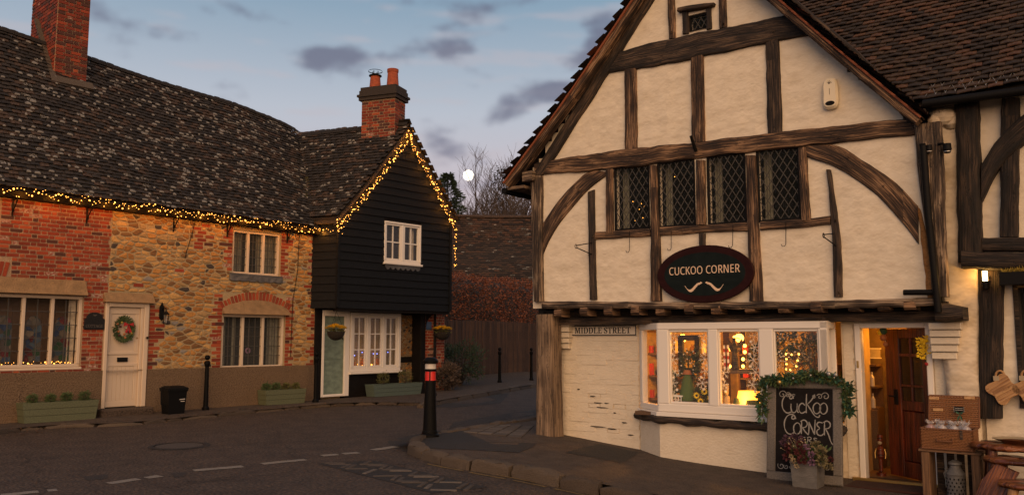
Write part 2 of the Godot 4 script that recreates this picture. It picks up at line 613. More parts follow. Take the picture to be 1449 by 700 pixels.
	mat("planter_green", Color(0.145, 0.16, 0.085), 0.7, "grain", "grain_n", 1.6, true, 0.5)
	mat("planter_teal", Color(0.125, 0.17, 0.135), 0.7, "grain", "grain_n", 1.6, true, 0.5)
	mat("iron", Color(0.008, 0.0075, 0.0075), 0.5)
	mat("bollard_black", Color(0.007, 0.0068, 0.0068), 0.45, "grain", "grain_n", 3.0, true, 0.4)
	mat("bin_plastic", Color(0.006, 0.006, 0.0065), 0.55)
	mat("black_board", Color(0.0075, 0.0085, 0.0105), 0.72, "soft", "grain_n", 1.6, true, 0.6)
	m.black_board.metallic_specular = 0.3
	mat("black_timber", Color(0.012, 0.010, 0.009), 0.6, "soft", "grain_n", 1.6, true, 0.6)
	mat("flint", Color(0.21, 0.145, 0.075), 0.7, "clay", "lump_n", 4.0)
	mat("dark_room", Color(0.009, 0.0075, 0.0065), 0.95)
	mat("curtain", Color(0.20, 0.19, 0.14), 0.95, "soft", "", 1.5)
	mat("screen_cloth", Color(0.20, 0.13, 0.065), 0.95, "soft", "", 1.5)
	mat("glass_dark", Color(0.018, 0.011, 0.007), 0.12)
	mat("kerb_dark", Color(0.13, 0.092, 0.064), 0.9, "grit", "grain_n", 1.7)
	mat("curtain_pale", Color(0.52, 0.44, 0.33), 0.95, "soft", "", 1.5)
	mat("came", Color(0.07, 0.064, 0.058), 0.6)
	mat("terracotta", Color(0.42, 0.085, 0.03), 0.8, "soft", "grain_n", 2.0)
	mat("sooty", Color(0.055, 0.04, 0.032), 0.95, "grain", "grain_n", 2.0)
	mat("fence", Color(1, 1, 1), 0.9)
	wood_mat("fence", "plank", Color(0.62, 0.56, 0.52))
	wood_mat("fence_dark", "plank", Color(0.45, 0.40, 0.38))
	wood_mat("oak", "oak", Color(0.88, 0.74, 0.62))
	wood_mat("oak_pale", "post")
	wood_mat("range_oak", "oakdark", Color(0.5, 0.47, 0.45))
	wood_mat("oak_grey", "oak", Color(0.95, 0.98, 1.0))
	wood_mat("oak_dark", "oakdark")
	wood_mat("door_wood", "polish", Color(0.8, 0.48, 0.42), 0.4)
	wood_mat("burl", "polish", Color(1.1, 1.25, 1.2), 0.3)
	wood_mat("pale_wood", "pale", Color(0.95, 0.95, 0.95), 0.5)
	wood_mat("crate_wood", "plank", Color(1.5, 1.5, 1.4))
	mat("plaster", Color(0.70, 0.62, 0.505), 0.95, "plaster", "lump_n", 0.95, true, 0.7)
	mat("wall_paint", Color(0.66, 0.585, 0.475), 0.9, "plaster", "grain_n", 0.9, true, 0.35)
	mat("wall_stained", Color(0.66, 0.56, 0.43), 0.9, "stain", "lump_n", 0.6, true, 1.0)
	mat("wall_worn", Color(0.10, 0.08, 0.065), 1.0, "grain", "grit_n", 2.0)
	mat("ochre_patch", Color(0.42, 0.19, 0.055), 0.95, "grain", "lump_n", 1.5)
	mat("alarm_plastic", Color(0.70, 0.60, 0.43), 0.45)
	mat("sign_maroon", Color(0.028, 0.008, 0.007), 0.4, "soft", "", 1.5)
	mat("sign_green", Color(0.010, 0.015, 0.014), 0.45, "soft", "", 1.5)
	mat("sign_letter", Color(0.66, 0.47, 0.32), 0.6)
	mat("street_plate", Color(0.62, 0.55, 0.44), 0.5)
	mat("street_letter", Color(0.025, 0.020, 0.018), 0.6)
	mat("slate", Color(0.014, 0.012, 0.012), 0.8, "soft", "", 2.0)
	mat("slate_grey", Color(0.030, 0.029, 0.031), 0.7, "grain", "grain_n", 2.5)
	mat("chalk", Color(0.62, 0.58, 0.53), 0.95, "grit", "", 5.0)
	mat("grey_frame", Color(0.19, 0.165, 0.14), 0.75, "grain", "grain_n", 2.0, true, 0.6)
	mat("zinc", Color(0.15, 0.14, 0.13), 0.6, "soft", "grain_n", 2.0, true, 0.6)
	mat("reflect_red", Color(0.55, 0.02, 0.015), 0.35)
	mat("reflect_white", Color(0.50, 0.46, 0.42), 0.4)
	mat("wicker", Color(0.33, 0.135, 0.045), 0.75, "grain", "grain_n", 6.0)
	mat("wicker_dark", Color(0.21, 0.08, 0.028), 0.75, "grain", "grain_n", 6.0)
	mat("mat_coir", Color(0.11, 0.03, 0.016), 1.0, "grit", "grit_n", 5.0)
	mat("brass", Color(0.5, 0.32, 0.10), 0.35).metallic = 0.9
	mat("steel", Color(0.40, 0.38, 0.35), 0.4).metallic = 0.7
	mat("blue_plate", Color(0.03, 0.06, 0.12), 0.5)
	# glass
	s = mat("glass", Color(0.9, 0.95, 0.95), 0.03)
	s.transparency = BaseMaterial3D.TRANSPARENCY_ALPHA
	s.albedo_color.a = 0.03
	s.metallic_specular = 0.4
	s = mat("glass_old", Color(0.75, 0.85, 0.82), 0.05)
	s.transparency = BaseMaterial3D.TRANSPARENCY_ALPHA
	s.albedo_color.a = 0.01
	s.metallic_specular = 0.12
	s = mat("cellophane", Color(0.55, 0.52, 0.52), 0.15)
	s.transparency = BaseMaterial3D.TRANSPARENCY_ALPHA
	s.albedo_color.a = 0.2
	# plants
	for k in [["leaf_green", Color(0.045, 0.075, 0.02)], ["leaf_dark", Color(0.022, 0.042, 0.016)], ["leaf_olive", Color(0.085, 0.085, 0.02)], ["leaf_teal", Color(0.022, 0.085, 0.05)], ["leaf_gold", Color(0.30, 0.21, 0.03)],
			["petal_yellow", Color(0.85, 0.58, 0.02)], ["petal_red", Color(0.06, 0.004, 0.007)], ["petal_mauve", Color(0.17, 0.085, 0.15)], ["petal_purple", Color(0.055, 0.02, 0.04)], ["petal_sage", Color(0.13, 0.105, 0.05)], ["petal_cream", Color(0.34, 0.26, 0.16)], ["ribbon_red", Color(0.35, 0.01, 0.012)], ["ginger", Color(0.30, 0.10, 0.03)]]:
		s = mat(k[0], k[1], 0.7)
		s.backlight_enabled = true
		s.backlight = Color(0.25, 0.25, 0.2)
	s = mat("beech", Color(1, 1, 1), 0.7)
	s.vertex_color_use_as_albedo = true
	mat("tinted", Color(1, 1, 1), 0.7).vertex_color_use_as_albedo = true
	mat("tinted_gloss", Color(1, 1, 1), 0.25).vertex_color_use_as_albedo = true
	mat("bark", Color(0.065, 0.048, 0.038), 0.95, "grain", "grain_n", 2.0)
	mat("twig", Color(0.085, 0.060, 0.046), 0.95)
	mat("snow_white", Color(0.75, 0.72, 0.66), 0.9)
	mat("felt_green", Color(0.06, 0.10, 0.025), 0.95)
	mat("felt_red", Color(0.35, 0.03, 0.015), 0.95)
	mat("inner_wall", Color(0.46, 0.33, 0.17), 0.9, "soft", "", 0.8)
	mat("inner_floor", Color(0.16, 0.085, 0.04), 0.6, "soft", "", 1.0)
	mat("shelf_wood", Color(0.16, 0.085, 0.04), 0.7, "grain", "", 2.0)
	for k in ["iron", "bollard_black", "bin_plastic", "black_timber", "slate", "came", "sign_green", "sign_maroon", "slate_grey"]: m[k].metallic_specular = 0.2
	# what gives off light
	glow("fairy_bulb", Color(1.0, 0.64, 0.24), 3.6)
	glow("warm_bulb", Color(1.0, 0.70, 0.26), 5.0)
	glow("lamp_shade", Color(1.0, 0.60, 0.14), 2.2)
	glow("wall_lamp_glass", Color(1.0, 0.82, 0.52), 8.0)
	glow("moon_face", Color(1.0, 0.96, 0.88), 1.6)
	glow("blue_bulb", Color(0.45, 0.55, 1.0), 1.6)


# ---------------------------------------------------------------- ground, road, pavements
func drape(pts: Array, lift: float) -> Array:
	var out := []
	for p in pts: out.append(Vector3(p.x, gh(p.x, p.z) + lift, p.z))
	return out


# points every step metres along a line of ground points, rounded at the corners
func along(pts: Array, step: float) -> Array:
	var c := Curve3D.new()
	c.bake_interval = step
	for i in pts.size():
		var t: Vector3 = (pts[mini(i + 1, pts.size() - 1)] - pts[maxi(i - 1, 0)]) / 6.0
		c.add_point(pts[i], -t, t)
	var out := []
	var l := c.get_baked_length()
	var k := int(ceil(l / step))
	for i in k + 1: out.append(c.sample_baked(l * i / k, true))
	return out


# sheet between two lines of equal count
func loft(b: MB, a: Array, e: Array, n: int, lift: float) -> void:
	var rows := []
	var uvs := []
	for k in n + 1:
		var r := []
		var t := []
		for i in a.size():
			var q: Vector3 = a[i].lerp(e[i], float(k) / n)
			r.append(Vector3(q.x, gh(q.x, q.z) + lift, q.z))
			t.append(Vector2(q.x, q.z))
		rows.append(r)
		uvs.append(t)
	b.grid(rows, uvs)


func resample(pts: Array, n: int) -> Array:
	var c := Curve3D.new()
	for p in pts: c.add_point(p)
	c.bake_interval = 0.1
	var out := []
	for i in n: out.append(c.sample_baked(c.get_baked_length() * i / (n - 1)))
	return out


func kerb_row(parent: Node3D, line: Array, lift: float, w: float, rough: float, lo: float, hi: float) -> void:
	# line: outer top edge of the kerb, travelling so that the pavement lies on its left
	var c := Curve3D.new()
	for p in line: c.add_point(p)
	c.bake_interval = 0.05
	var l := c.get_baked_length()
	var d := 0.0
	while d < l - 0.1:
		var e := minf(d + rf(lo, hi), l)
		var b := MB.new()
		var rows := []
		var uvs := []
		var k := maxi(2, int(ceil((e - d) / 0.14)))
		var prof := [Vector2(-0.012, -0.20), Vector2(-0.005, -0.05), Vector2(0.012, -0.012), Vector2(0.04, 0.0), Vector2(w * 0.6, 0.004), Vector2(w - 0.02, 0.0), Vector2(w, -0.06)]
		var jut := rf(-rough, rough) * 0.8
		var rise := rf(-rough, rough) * 0.5
		for q in prof: rows.append([]); uvs.append([])
		for i in k + 1:
			var t := lerpf(d + 0.022, e - 0.022, float(i) / k)
			var p := c.sample_baked(t, true)
			var dir := (c.sample_baked(minf(t + 0.05, l), true) - c.sample_baked(maxf(t - 0.05, 0), true))
			var side := Vector3(dir.z, 0, -dir.x).normalized()
			var end := 0.03 if i == 0 or i == k else 0.0
			for j in prof.size():
				var jit := Vector3(rf(-1, 1), rf(-1, 1), rf(-1, 1)) * rough * 0.5
				var q: Vector3 = p + side * (prof[j].x + jut * (1.0 if j < 4 else 0.3))
				rows[j].append(Vector3(q.x, gh(q.x, q.z) + lift + prof[j].y + rise - end, q.z) + jit)
				uvs[j].append(Vector2(t, prof[j].x))
		b.grid(rows, uvs)
		for s in [0, k]:
			for j in range(1, prof.size() - 1):
				if s == 0: b.tri(rows[0][s], rows[j + 1][s], rows[j][s])
				else: b.tri(rows[0][s], rows[j][s], rows[j + 1][s])
		part(b, "kerb_stone", "kerb" if rng.randf() < 0.6 else "kerb_dark", parent)
		d = e


func build_ground() -> void:
	var b := MB.new()
	var xs := []
	var zs := []
	for i in 81: xs.append(-14.0 + i * 0.3)
	for k in [16.0, 30.0, 80.0, 200.0, 600.0]:
		xs.append(k)
		xs.push_front(-k - 2.0)
	for i in 101: zs.append(2.0 - i * 0.42)
	for k in [30.0, 120.0, 400.0]: zs.push_front(k)
	for k in [-60.0, -120.0, -300.0, -700.0]: zs.append(k)
	var rows := []
	var uvs := []
	for z in zs:
		var r := []
		var t := []
		for x in xs:
			r.push_back(Vector3(x, gh(x, z), z))
			t.push_back(Vector2(x, z))
		rows.append(r)
		uvs.append(t)
	b.grid(rows, uvs)
	setting("road", b.mesh(m.asphalt))

	# corner pavement in front of the shop: the kerb runs from the side road round the bollard and along the front
	var kerb: Array = along([Vector3(1.827, 0.127, -19.265), Vector3(0.432, 0.234, -16.194), Vector3(-0.418, 0.255, -14.774), Vector3(-1.082, 0.251, -13.690), Vector3(-1.425, 0.246, -13.138), Vector3(-1.486, 0.238, -12.482), Vector3(-1.339, 0.230, -11.825), Vector3(-0.756, 0.215, -10.956), Vector3(-0.038, 0.190, -10.346), Vector3(0.600, 0.143, -9.762), Vector3(1.339, 0.062, -9.384), Vector3(2.075, -0.020, -8.960), Vector3(2.876, -0.081, -8.351), Vector3(3.765, -0.124, -7.703)], 0.2)
	var inner: Array = resample([SHOP * Vector3(-7.5, 0, -2.6), SHOP * Vector3(-6.2, 0, -1.4), SHOP * Vector3(-5.2, 0, -0.25), SHOP * Vector3(-3.6, 0, -0.2), SHOP * Vector3(-1.2, 0, -0.2), SHOP * Vector3(1.5, 0, -0.2), SHOP * Vector3(4.5, 0, -0.2)], kerb.size())
	b = MB.new()
	loft(b, offset_line(kerb, -0.13), inner, 14, 0.115)
	var pave := setting("pavement", b.mesh(m.path))
	var ks := setting("kerb")
	kerb_row(ks, kerb, 0.14, 0.19, 0.038, 0.4, 0.85)
	# pavers set into the pavement beside the timber post
	var pc: Array = [Vector3(-0.775, 0.247, -13.620), Vector3(-0.391, 0.253, -14.671), Vector3(0.381, 0.220, -14.764), Vector3(0.144, 0.214, -13.045)]
	for i in 18:
		for j in 4:
			var q := MB.new()
			var f0: Vector3 = pc[0].lerp(pc[3], j / 4.0).lerp(pc[1].lerp(pc[2], j / 4.0), i / 18.0)
			var f1: Vector3 = pc[0].lerp(pc[3], (j + 1) / 4.0).lerp(pc[1].lerp(pc[2], (j + 1) / 4.0), (i + 1) / 18.0)
			var mid := (f0 + f1) / 2
			var du: Vector3 = (pc[1].lerp(pc[2], (j + 0.5) / 4.0) - pc[0].lerp(pc[3], (j + 0.5) / 4.0)) / 18.0
			var dv: Vector3 = (pc[3].lerp(pc[2], (i + 0.5) / 18.0) - pc[0].lerp(pc[1], (i + 0.5) / 18.0)) / 4.0
			du.y = 0; dv.y = 0
			var bs := Basis(du.normalized(), dv.normalized(), Vector3.UP)
			q.cbox(Vector3(mid.x, gh(mid.x, mid.z) + 0.11 + rf(-0.002, 0.003), mid.z), Vector3(du.length() - 0.012, dv.length() - 0.012, 0.04), 0.006, bs)
			part(q, "paver", "sett" if rng.randf() < 0.7 else "sett_pale", pave)
	# tar patches and seams on the pavement
	for pt in [[Vector3(-1.722, 0.243, -12.796), Vector3(-0.866, 0.255, -14.190), Vector3(-0.353, 0.226, -12.498), Vector3(0.365, 0.195, -12.589), Vector3(0.099, 0.199, -11.555), Vector3(-0.615, 0.222, -11.665), Vector3(-1.101, 0.228, -11.765)], [Vector3(1.360, 0.106, -13.249), Vector3(1.879, 0.044, -12.746), Vector3(1.453, 0.074, -11.458), Vector3(0.732, 0.157, -11.876)]]:
		b = MB.new()
		var mid := Vector3.ZERO
		for q in pt: mid += q / pt.size()
		for i in pt.size():
			var p0: Vector3 = pt[i]
			var p1: Vector3 = pt[(i + 1) % pt.size()]
			var arr := []
			for q in [mid, p0.lerp(p1, 0.0), p0.lerp(p1, 0.5) + Vector3(rf(-0.05, 0.05), 0, rf(-0.05, 0.05)), p1]: arr.append(Vector3(q.x, gh(q.x, q.z) + 0.1195, q.z))
			b.tri(arr[0], arr[1], arr[2]) if (arr[1] - arr[0]).cross(arr[2] - arr[0]).y > 0 else b.tri(arr[0], arr[2], arr[1])
			b.tri(arr[0], arr[2], arr[3]) if (arr[2] - arr[0]).cross(arr[3] - arr[0]).y > 0 else b.tri(arr[0], arr[3], arr[2])
		part(b, "tar_patch", "tar", pave)

	# pavement by the fence across the side road
	var far_k: Array = along([Vector3(-1.963, 0.296, -18.883), Vector3(-1.420, 0.313, -20.432), Vector3(-0.461, 0.333, -22.876), Vector3(0.781, 0.310, -26.720), Vector3(3.661, 0.192, -35.372), Vector3(11.415, 0.135, -50.180)], 0.5)
	var far_i: Array = resample([ROW * Vector3(8.9, 0, 0.2), ROW * Vector3(9.6, 0, -3.0), Vector3(-2.0, 0, -31), Vector3(2.5, 0, -40), Vector3(8, 0, -48), Vector3(16, 0, -56)], far_k.size())
	b = MB.new()
	loft(b, far_k, far_i, 8, 0.1)
	setting("pavement", b.mesh(m.path))
	var fk := setting("kerb")
	kerb_row(fk, far_k, 0.105, 0.15, 0.012, 0.8, 1.1)

	# broken edge along the foot of the cottages
	var rk: Array = along([Vector3(-8.610, 0.180, -12.470), Vector3(-8.519, 0.193, -13.613), Vector3(-8.409, 0.205, -14.569), Vector3(-7.849, 0.213, -15.210), Vector3(-7.018, 0.215, -15.437), Vector3(-6.423, 0.224, -16.161), Vector3(-5.630, 0.239, -17.384), Vector3(-4.880, 0.250, -18.309), Vector3(-4.290, 0.260, -19.160), Vector3(-3.313, 0.266, -19.710), Vector3(-2.030, 0.264, -19.529)], 0.25)
	var ri: Array = resample([ROW * Vector3(-4.6, 0, 0.02), ROW * Vector3(0, 0, 0.02), ROW * Vector3(4.4, 0, 0.02), ROW * Vector3(8.9, 0, -0.1)], rk.size())
	b = MB.new()
	loft(b, rk, ri, 4, 0.06)
	setting("pavement", b.mesh(m.path))
	var rks := setting("kerb")
	kerb_row(rks, rk, 0.065, 0.16, 0.03, 0.35, 0.9)

	# road markings: worn centre dashes and yellow lines
	var mk := setting("road_marking")
	var ends: Array = [Vector3(-5.345, 0.079, -9.081), Vector3(-4.852, 0.083, -9.434), Vector3(-4.598, 0.086, -9.686), Vector3(-4.110, 0.094, -10.330), Vector3(-3.912, 0.098, -10.633), Vector3(-3.408, 0.101, -10.955), Vector3(-3.225, 0.104, -11.153), Vector3(-2.747, 0.108, -11.509), Vector3(-2.609, 0.112, -11.856), Vector3(-2.160, 0.115, -12.157), Vector3(-2.001, 0.118, -12.403), Vector3(-1.717, 0.122, -12.773)]
	for i in range(0, ends.size(), 2):
		worn_line(mk, "dash", "paint_white", along([ends[i], ends[i + 1]], 0.09), 0.08, 0.30 if i < 4 else 0.04)
	for k in [0.10, 0.22]:
		worn_line(mk, "yellow_line", "paint_yellow", along(offset_line([Vector3(-0.947, 0.102, -11.326), Vector3(-0.211, 0.079, -10.585), Vector3(0.609, 0.025, -9.914), Vector3(1.337, -0.058, -9.389), Vector3(2.092, -0.144, -8.744), Vector3(2.950, -0.212, -7.695)], k), 0.12), 0.026, 0.10)
	worn_line(mk, "yellow_line", "paint_yellow", along(offset_line([Vector3(-6.020, 0.177, -17.282), Vector3(-4.923, 0.192, -18.475), Vector3(-3.305, 0.206, -19.666), Vector3(-2.012, 0.206, -19.672), Vector3(-0.821, 0.233, -22.416), Vector3(0.782, 0.211, -26.752), Vector3(4.000, 0.086, -35.806)], 0.0), 0.2), 0.03, 0.06)
	worn_line(mk, "edge_line", "paint_white", along([Vector3(-1.092, 0.140, -14.413), Vector3(-0.313, 0.143, -15.603), Vector3(0.454, 0.123, -17.045)], 0.15), 0.03, 0.05)

	# round manhole: ring and cover
	var c0: Vector3 = Vector3(-4.950, 0.124, -12.841)
	var mh := thing("manhole_cover", "round iron manhole cover sunk in the middle of the road", "manhole", Transform3D(), Vector3(c0.x, gh(c0.x, c0.z), c0.z))
	b = MB.new()
	b.lathe([Vector2(0.36, 0.004), Vector2(0.36, 0.012), Vector2(0.43, 0.010), Vector2(0.44, 0.001)], Vector3.ZERO, 28)
	part(b, "rim", "tar", mh)
	b = MB.new()
	b.lathe([Vector2(0.335, 0.001), Vector2(0.33, 0.008), Vector2(0.0001, 0.008)], Vector3.ZERO, 28)
	part(b, "cover", "sett", mh)
	# patch of old setts in zigzag, sunk into the road
	var sc: Array = [Vector3(-2.522, 0.104, -11.182), Vector3(-1.831, 0.106, -11.422), Vector3(-0.269, 0.069, -9.603), Vector3(-0.843, 0.075, -9.224)]
	var ss := setting("sett_patch")
	b = MB.new()
	var o := []
	for q in sc: o.append(Vector3(q.x, gh(q.x, q.z) + 0.004, q.z))
	var n1 := 12
	loft(b, resample([o[0], o[3]], n1), resample([o[1], o[2]], n1), 4, 0.004)
	part(b, "bedding", "tar", ss)
	for i in 9:
		for j in 2:
			for k in 2:
				if rng.randf() < 0.12: continue
				var s0 := (i + 0.5 + (k - 0.5) * 0.42) / 9.0
				var t0 := 0.27 + 0.46 * j
				var p: Vector3 = sc[0].lerp(sc[3], s0).lerp(sc[1].lerp(sc[2], s0), t0)
				var du: Vector3 = (sc[3] - sc[0]).normalized()
				du.y = 0
				var bs := Basis(Vector3.UP, atan2(-du.z, du.x) + (0.7 if (i + j) % 2 else -0.7) + rf(-0.1, 0.1)) * Basis(Vector3.RIGHT, -PI / 2)
				var q := MB.new()
				q.cbox(Vector3(p.x, gh(p.x, p.z) + 0.0 + rf(-0.003, 0.004), p.z), Vector3(0.055, rf(0.24, 0.34), 0.03), 0.008, bs)
				part(q, "sett", "sett_pale" if rng.randf() < 0.25 else "sett", ss)


func offset_line(pts: Array, k: float) -> Array:
	var out := []
	for i in pts.size():
		var d: Vector3 = pts[mini(i + 1, pts.size() - 1)] - pts[maxi(i - 1, 0)]
		out.append(pts[i] + Vector3(-d.z, 0, d.x).normalized() * k)
	return out


# a painted line with bits flaked away
func worn_line(parent: Node3D, called: String, mat_: String, line: Array, half: float, wear: float) -> void:
	var b := MB.new()
	var pr0 := Vector3.ZERO
	var pr1 := Vector3.ZERO
	var on := false
	for i in line.size():
		var d: Vector3 = line[mini(i + 1, line.size() - 1)] - line[maxi(i - 1, 0)]
		var s := Vector3(-d.z, 0, d.x).normalized()
		var p0: Vector3 = line[i] + s * (half + rf(-0.012, 0.008))
		var p1: Vector3 = line[i] - s * (half + rf(-0.012, 0.008))
		p0.y = gh(p0.x, p0.z) + 0.005
		p1.y = gh(p1.x, p1.z) + 0.005
		if on and rng.randf() > wear:
			if (p1 - pr0).cross(p0 - pr1).y > 0: b.quad(pr0, pr1, p1, p0)
			else: b.quad(pr1, pr0, p0, p1)
		pr0 = p0
		pr1 = p1
		on = true
	if not b.v.is_empty(): part(b, called, mat_, parent)


# flat irregular sheet on the ground (repairs, cracks)
func ground_sheet(parent: Node3D, called: String, mat_: String, pts: Array, lift: float) -> void:
	var poly := PackedVector2Array()
	for i in pts.size():
		var a: Vector3 = pts[i]
		var e: Vector3 = pts[(i + 1) % pts.size()]
		var n := maxi(1, int(a.distance_to(e) / 0.3))
		for k in n:
			var p := a.lerp(e, float(k) / n)
			poly.append(Vector2(p.x, p.z) + Vector2(rf(-0.015, 0.015), rf(-0.015, 0.015)))
	var b := MB.new()
	var ids := Geometry2D.triangulate_polygon(poly)
	for k in range(0, ids.size(), 3):
		var q := []
		for o in 3:
			var p := poly[ids[k + o]]
			q.append(Vector3(p.x, gh(p.x, p.y) + lift, p.y))
		if (q[1] - q[0]).cross(q[2] - q[0]).y > 0: b.tri(q[0], q[1], q[2])
		else: b.tri(q[0], q[2], q[1])
	part(b, called, mat_, parent)


func crack(b: MB, a: Vector3, e: Vector3, w: float) -> void:
	var n := int(a.distance_to(e) / 0.07) + 2
	var side := Vector3(-(e - a).z, 0, (e - a).x).normalized()
	var nz := noise(rng.randi() % 999, 1.4, 4)
	var last := []
	for i in n + 1:
		var p := a.lerp(e, float(i) / n) + side * nz.get_noise_1d(i * 0.07) * 0.28
		var h := w * rf(0.3, 1.0)
		var q := [p - side * h, p + side * h]
		for k in 2: q[k].y = gh(q[k].x, q[k].z) + 0.003
		if i > 0:
			if (q[1] - last[0]).cross(q[0] - last[1]).y > 0: b.quad(last[0], last[1], q[1], q[0])
			else: b.quad(last[1], last[0], q[0], q[1])
		last = q


func road_wear() -> void:
	var w := setting("road_repair")
	ground_sheet(w, "patch", "tar_road", [Vector3(-2.218, 0.204, -19.490), Vector3(-1.491, 0.226, -21.463), Vector3(-0.049, 0.230, -23.637), Vector3(-0.274, 0.197, -20.216), Vector3(-1.318, 0.196, -18.990)], 0.003)
	ground_sheet(w, "patch", "tar_road", [Vector3(-1.110, 0.159, -16.021), Vector3(0.557, 0.139, -19.117), Vector3(0.683, 0.118, -18.286), Vector3(-0.455, 0.152, -16.096), Vector3(-1.096, 0.148, -15.121)], 0.003)
	ground_sheet(w, "patch", "tar_road", [Vector3(-5.054, 0.093, -10.232), Vector3(-4.857, 0.095, -10.379), Vector3(-4.703, 0.091, -10.090), Vector3(-4.880, 0.089, -9.951)], 0.003)
	ground_sheet(w, "patch", "tar_road", [Vector3(-4.137, 0.096, -10.479), Vector3(-3.968, 0.096, -10.530), Vector3(-3.854, 0.093, -10.232), Vector3(-3.968, 0.092, -10.184)], 0.003)
	ground_sheet(w, "patch", "tar_road", [Vector3(-1.935, 0.130, -13.405), Vector3(-1.583, 0.132, -13.579), Vector3(-1.509, 0.122, -12.776), Vector3(-0.790, 0.102, -11.456), Vector3(-1.174, 0.106, -11.557), Vector3(-1.801, 0.122, -12.771)], 0.003)
	for q in [[Vector3(-6.642, 0.105, -11.239), Vector3(-5.322, 0.116, -12.189)], [Vector3(-5.322, 0.116, -12.189), Vector3(-3.380, 0.133, -13.569)], [Vector3(-3.380, 0.133, -13.569), Vector3(-1.047, 0.148, -15.124)], [Vector3(-3.951, 0.084, -9.517), Vector3(-3.235, 0.094, -10.330)], [Vector3(-3.935, 0.092, -10.184), Vector3(-3.151, 0.088, -9.817)], [Vector3(-3.471, 0.090, -10.043), Vector3(-2.665, 0.099, -10.739)], [Vector3(-2.609, 0.105, -11.240), Vector3(-1.738, 0.108, -11.545)], [Vector3(-1.916, 0.107, -11.482), Vector3(-0.192, 0.067, -9.616)], [Vector3(-6.915, 0.116, -12.189), Vector3(-4.924, 0.079, -9.119)], [Vector3(-4.450, 0.159, -15.757), Vector3(-2.868, 0.108, -11.539)], [Vector3(-0.267, 0.068, -9.521), Vector3(-0.851, 0.074, -9.147)]]:
		var b := MB.new()
		crack(b, q[0], q[1], 0.009)
		part(b, "crack", "tar_road", w)
	# dead leaves and grit gathered along the gutters
	var l := MB.new()
	var lines := [[Vector3(-8.376, 0.133, -13.569), Vector3(-7.896, 0.154, -15.307), Vector3(-7.109, 0.158, -15.642), Vector3(-6.499, 0.166, -16.358), Vector3(-5.687, 0.181, -17.565), Vector3(-4.323, 0.202, -19.310), Vector3(-2.045, 0.206, -19.671)], [Vector3(-1.976, 0.201, -19.316), Vector3(-0.473, 0.241, -23.469), Vector3(0.792, 0.214, -27.092)], [Vector3(-1.580, 0.124, -12.928), Vector3(-0.786, 0.101, -11.396), Vector3(-0.039, 0.075, -10.726), Vector3(0.620, 0.026, -10.097), Vector3(1.374, -0.059, -9.640)]]
	for k in 3:
		var pts: Array = resample(lines[k], 80)
		for i in [520, 160, 110][k]:
			var p: Vector3 = pts[rng.randi() % 80].lerp(pts[rng.randi() % 80], 0.02) + Vector3(rf(-0.25, 0.25), 0, rf(-0.12, 0.10))
			p.y = gh(p.x, p.z) + 0.008 + (0.06 if k == 0 and rng.randf() < 0.4 else 0.0)
			var a := rf(0, TAU)
			l.col = Color(0.10, 0.05, 0.02).lerp(Color(0.04, 0.028, 0.02), rng.randf()) * rf(0.6, 1.5)
			l.leaf(p, Vector3(cos(a), rf(0.0, 0.5), sin(a)).normalized(), Vector3(0, 1, 0), rf(0.025, 0.06), 0.028)
	var lv := setting("fallen_leaves", l.mesh(m.tinted))
	lv.set_meta("kind", "stuff")


# ---------------------------------------------------------------- masonry, tiles, windows
var brick_mesh := []
var bond := 0


# bricks in Flemish bond over one face (xy plane of T); spans(v) gives the clear stretches of a course
func brick_items(t: Transform3D, v0: float, v1: float, spans: Callable, limed := 0.08, rough := 0.004, sooty := 0.0) -> Array:
	if brick_mesh.is_empty():
		for k in 3:
			var e := MB.new()
			var poly := PackedVector2Array([Vector2(-0.49, -0.47), Vector2(-0.46, -0.5), Vector2(0.46, -0.49), Vector2(0.5, -0.44 + 0.04 * k), Vector2(0.49, 0.46), Vector2(0.46, 0.5), Vector2(-0.47, 0.49 - 0.03 * k), Vector2(-0.5, 0.44)])
			e.prism(poly, -0.045, 0.004)
			brick_mesh.append(e.mesh(m.brick0))
	var items := []
	var v := v0
	var c := 0
	while v + 0.03 < v1:
		var h := minf(0.064, v1 - v)
		for sspan in spans.call(v + h * 0.5):
			var x: float = sspan[0]
			var k := (c + int(absf(floor(x * 3.0)))) % 2
			var first := true
			while x < sspan[1] - 0.02:
				var l := 0.215 if k % 2 == 0 else 0.103
				if first and c % 2 == 1: l = 0.16
				first = false
				l *= rf(0.94, 1.05)
				if sspan[1] - x - l < 0.06: l = sspan[1] - x
				var w := l - 0.016
				var tone := rng.randi_range(0, 2)
				var r := rng.randf()
				if r < 0.12: tone = 3
				elif r < 0.20: tone = 4
				elif r < 0.30: tone = 5
				elif r < 0.30 + limed: tone = 6
				if rng.randf() < sooty: tone = 4 if rng.randf() < 0.45 else 2
				var bs := t.basis * Basis(Vector3.BACK, rf(-0.012, 0.012)) * Basis.from_scale(Vector3(w, h - 0.003, 1))
				items.append({"t": Transform3D(bs, t * Vector3(x + l / 2, v + h / 2, rf(-rough, rough))), "m": brick_mesh[rng.randi() % 3], "k": m["brick%d" % tone]})
				x += l
				k += 1
		v += 0.0755
		c += 1
	return items


func minus(a: float, b: float, holes: Array, v: float) -> Array:
	var out := [[a, b]]
	for h in holes:     # Rect2
		if v < h.position.y or v > h.end.y: continue
		var nxt := []
		for s in out:
			if h.end.x <= s[0] or h.position.x >= s[1]:
				nxt.append(s)
				continue
			if h.position.x - s[0] > 0.03: nxt.append([s[0], h.position.x])
			if s[1] - h.end.x > 0.03: nxt.append([h.end.x, s[1]])
		out = nxt
	return out


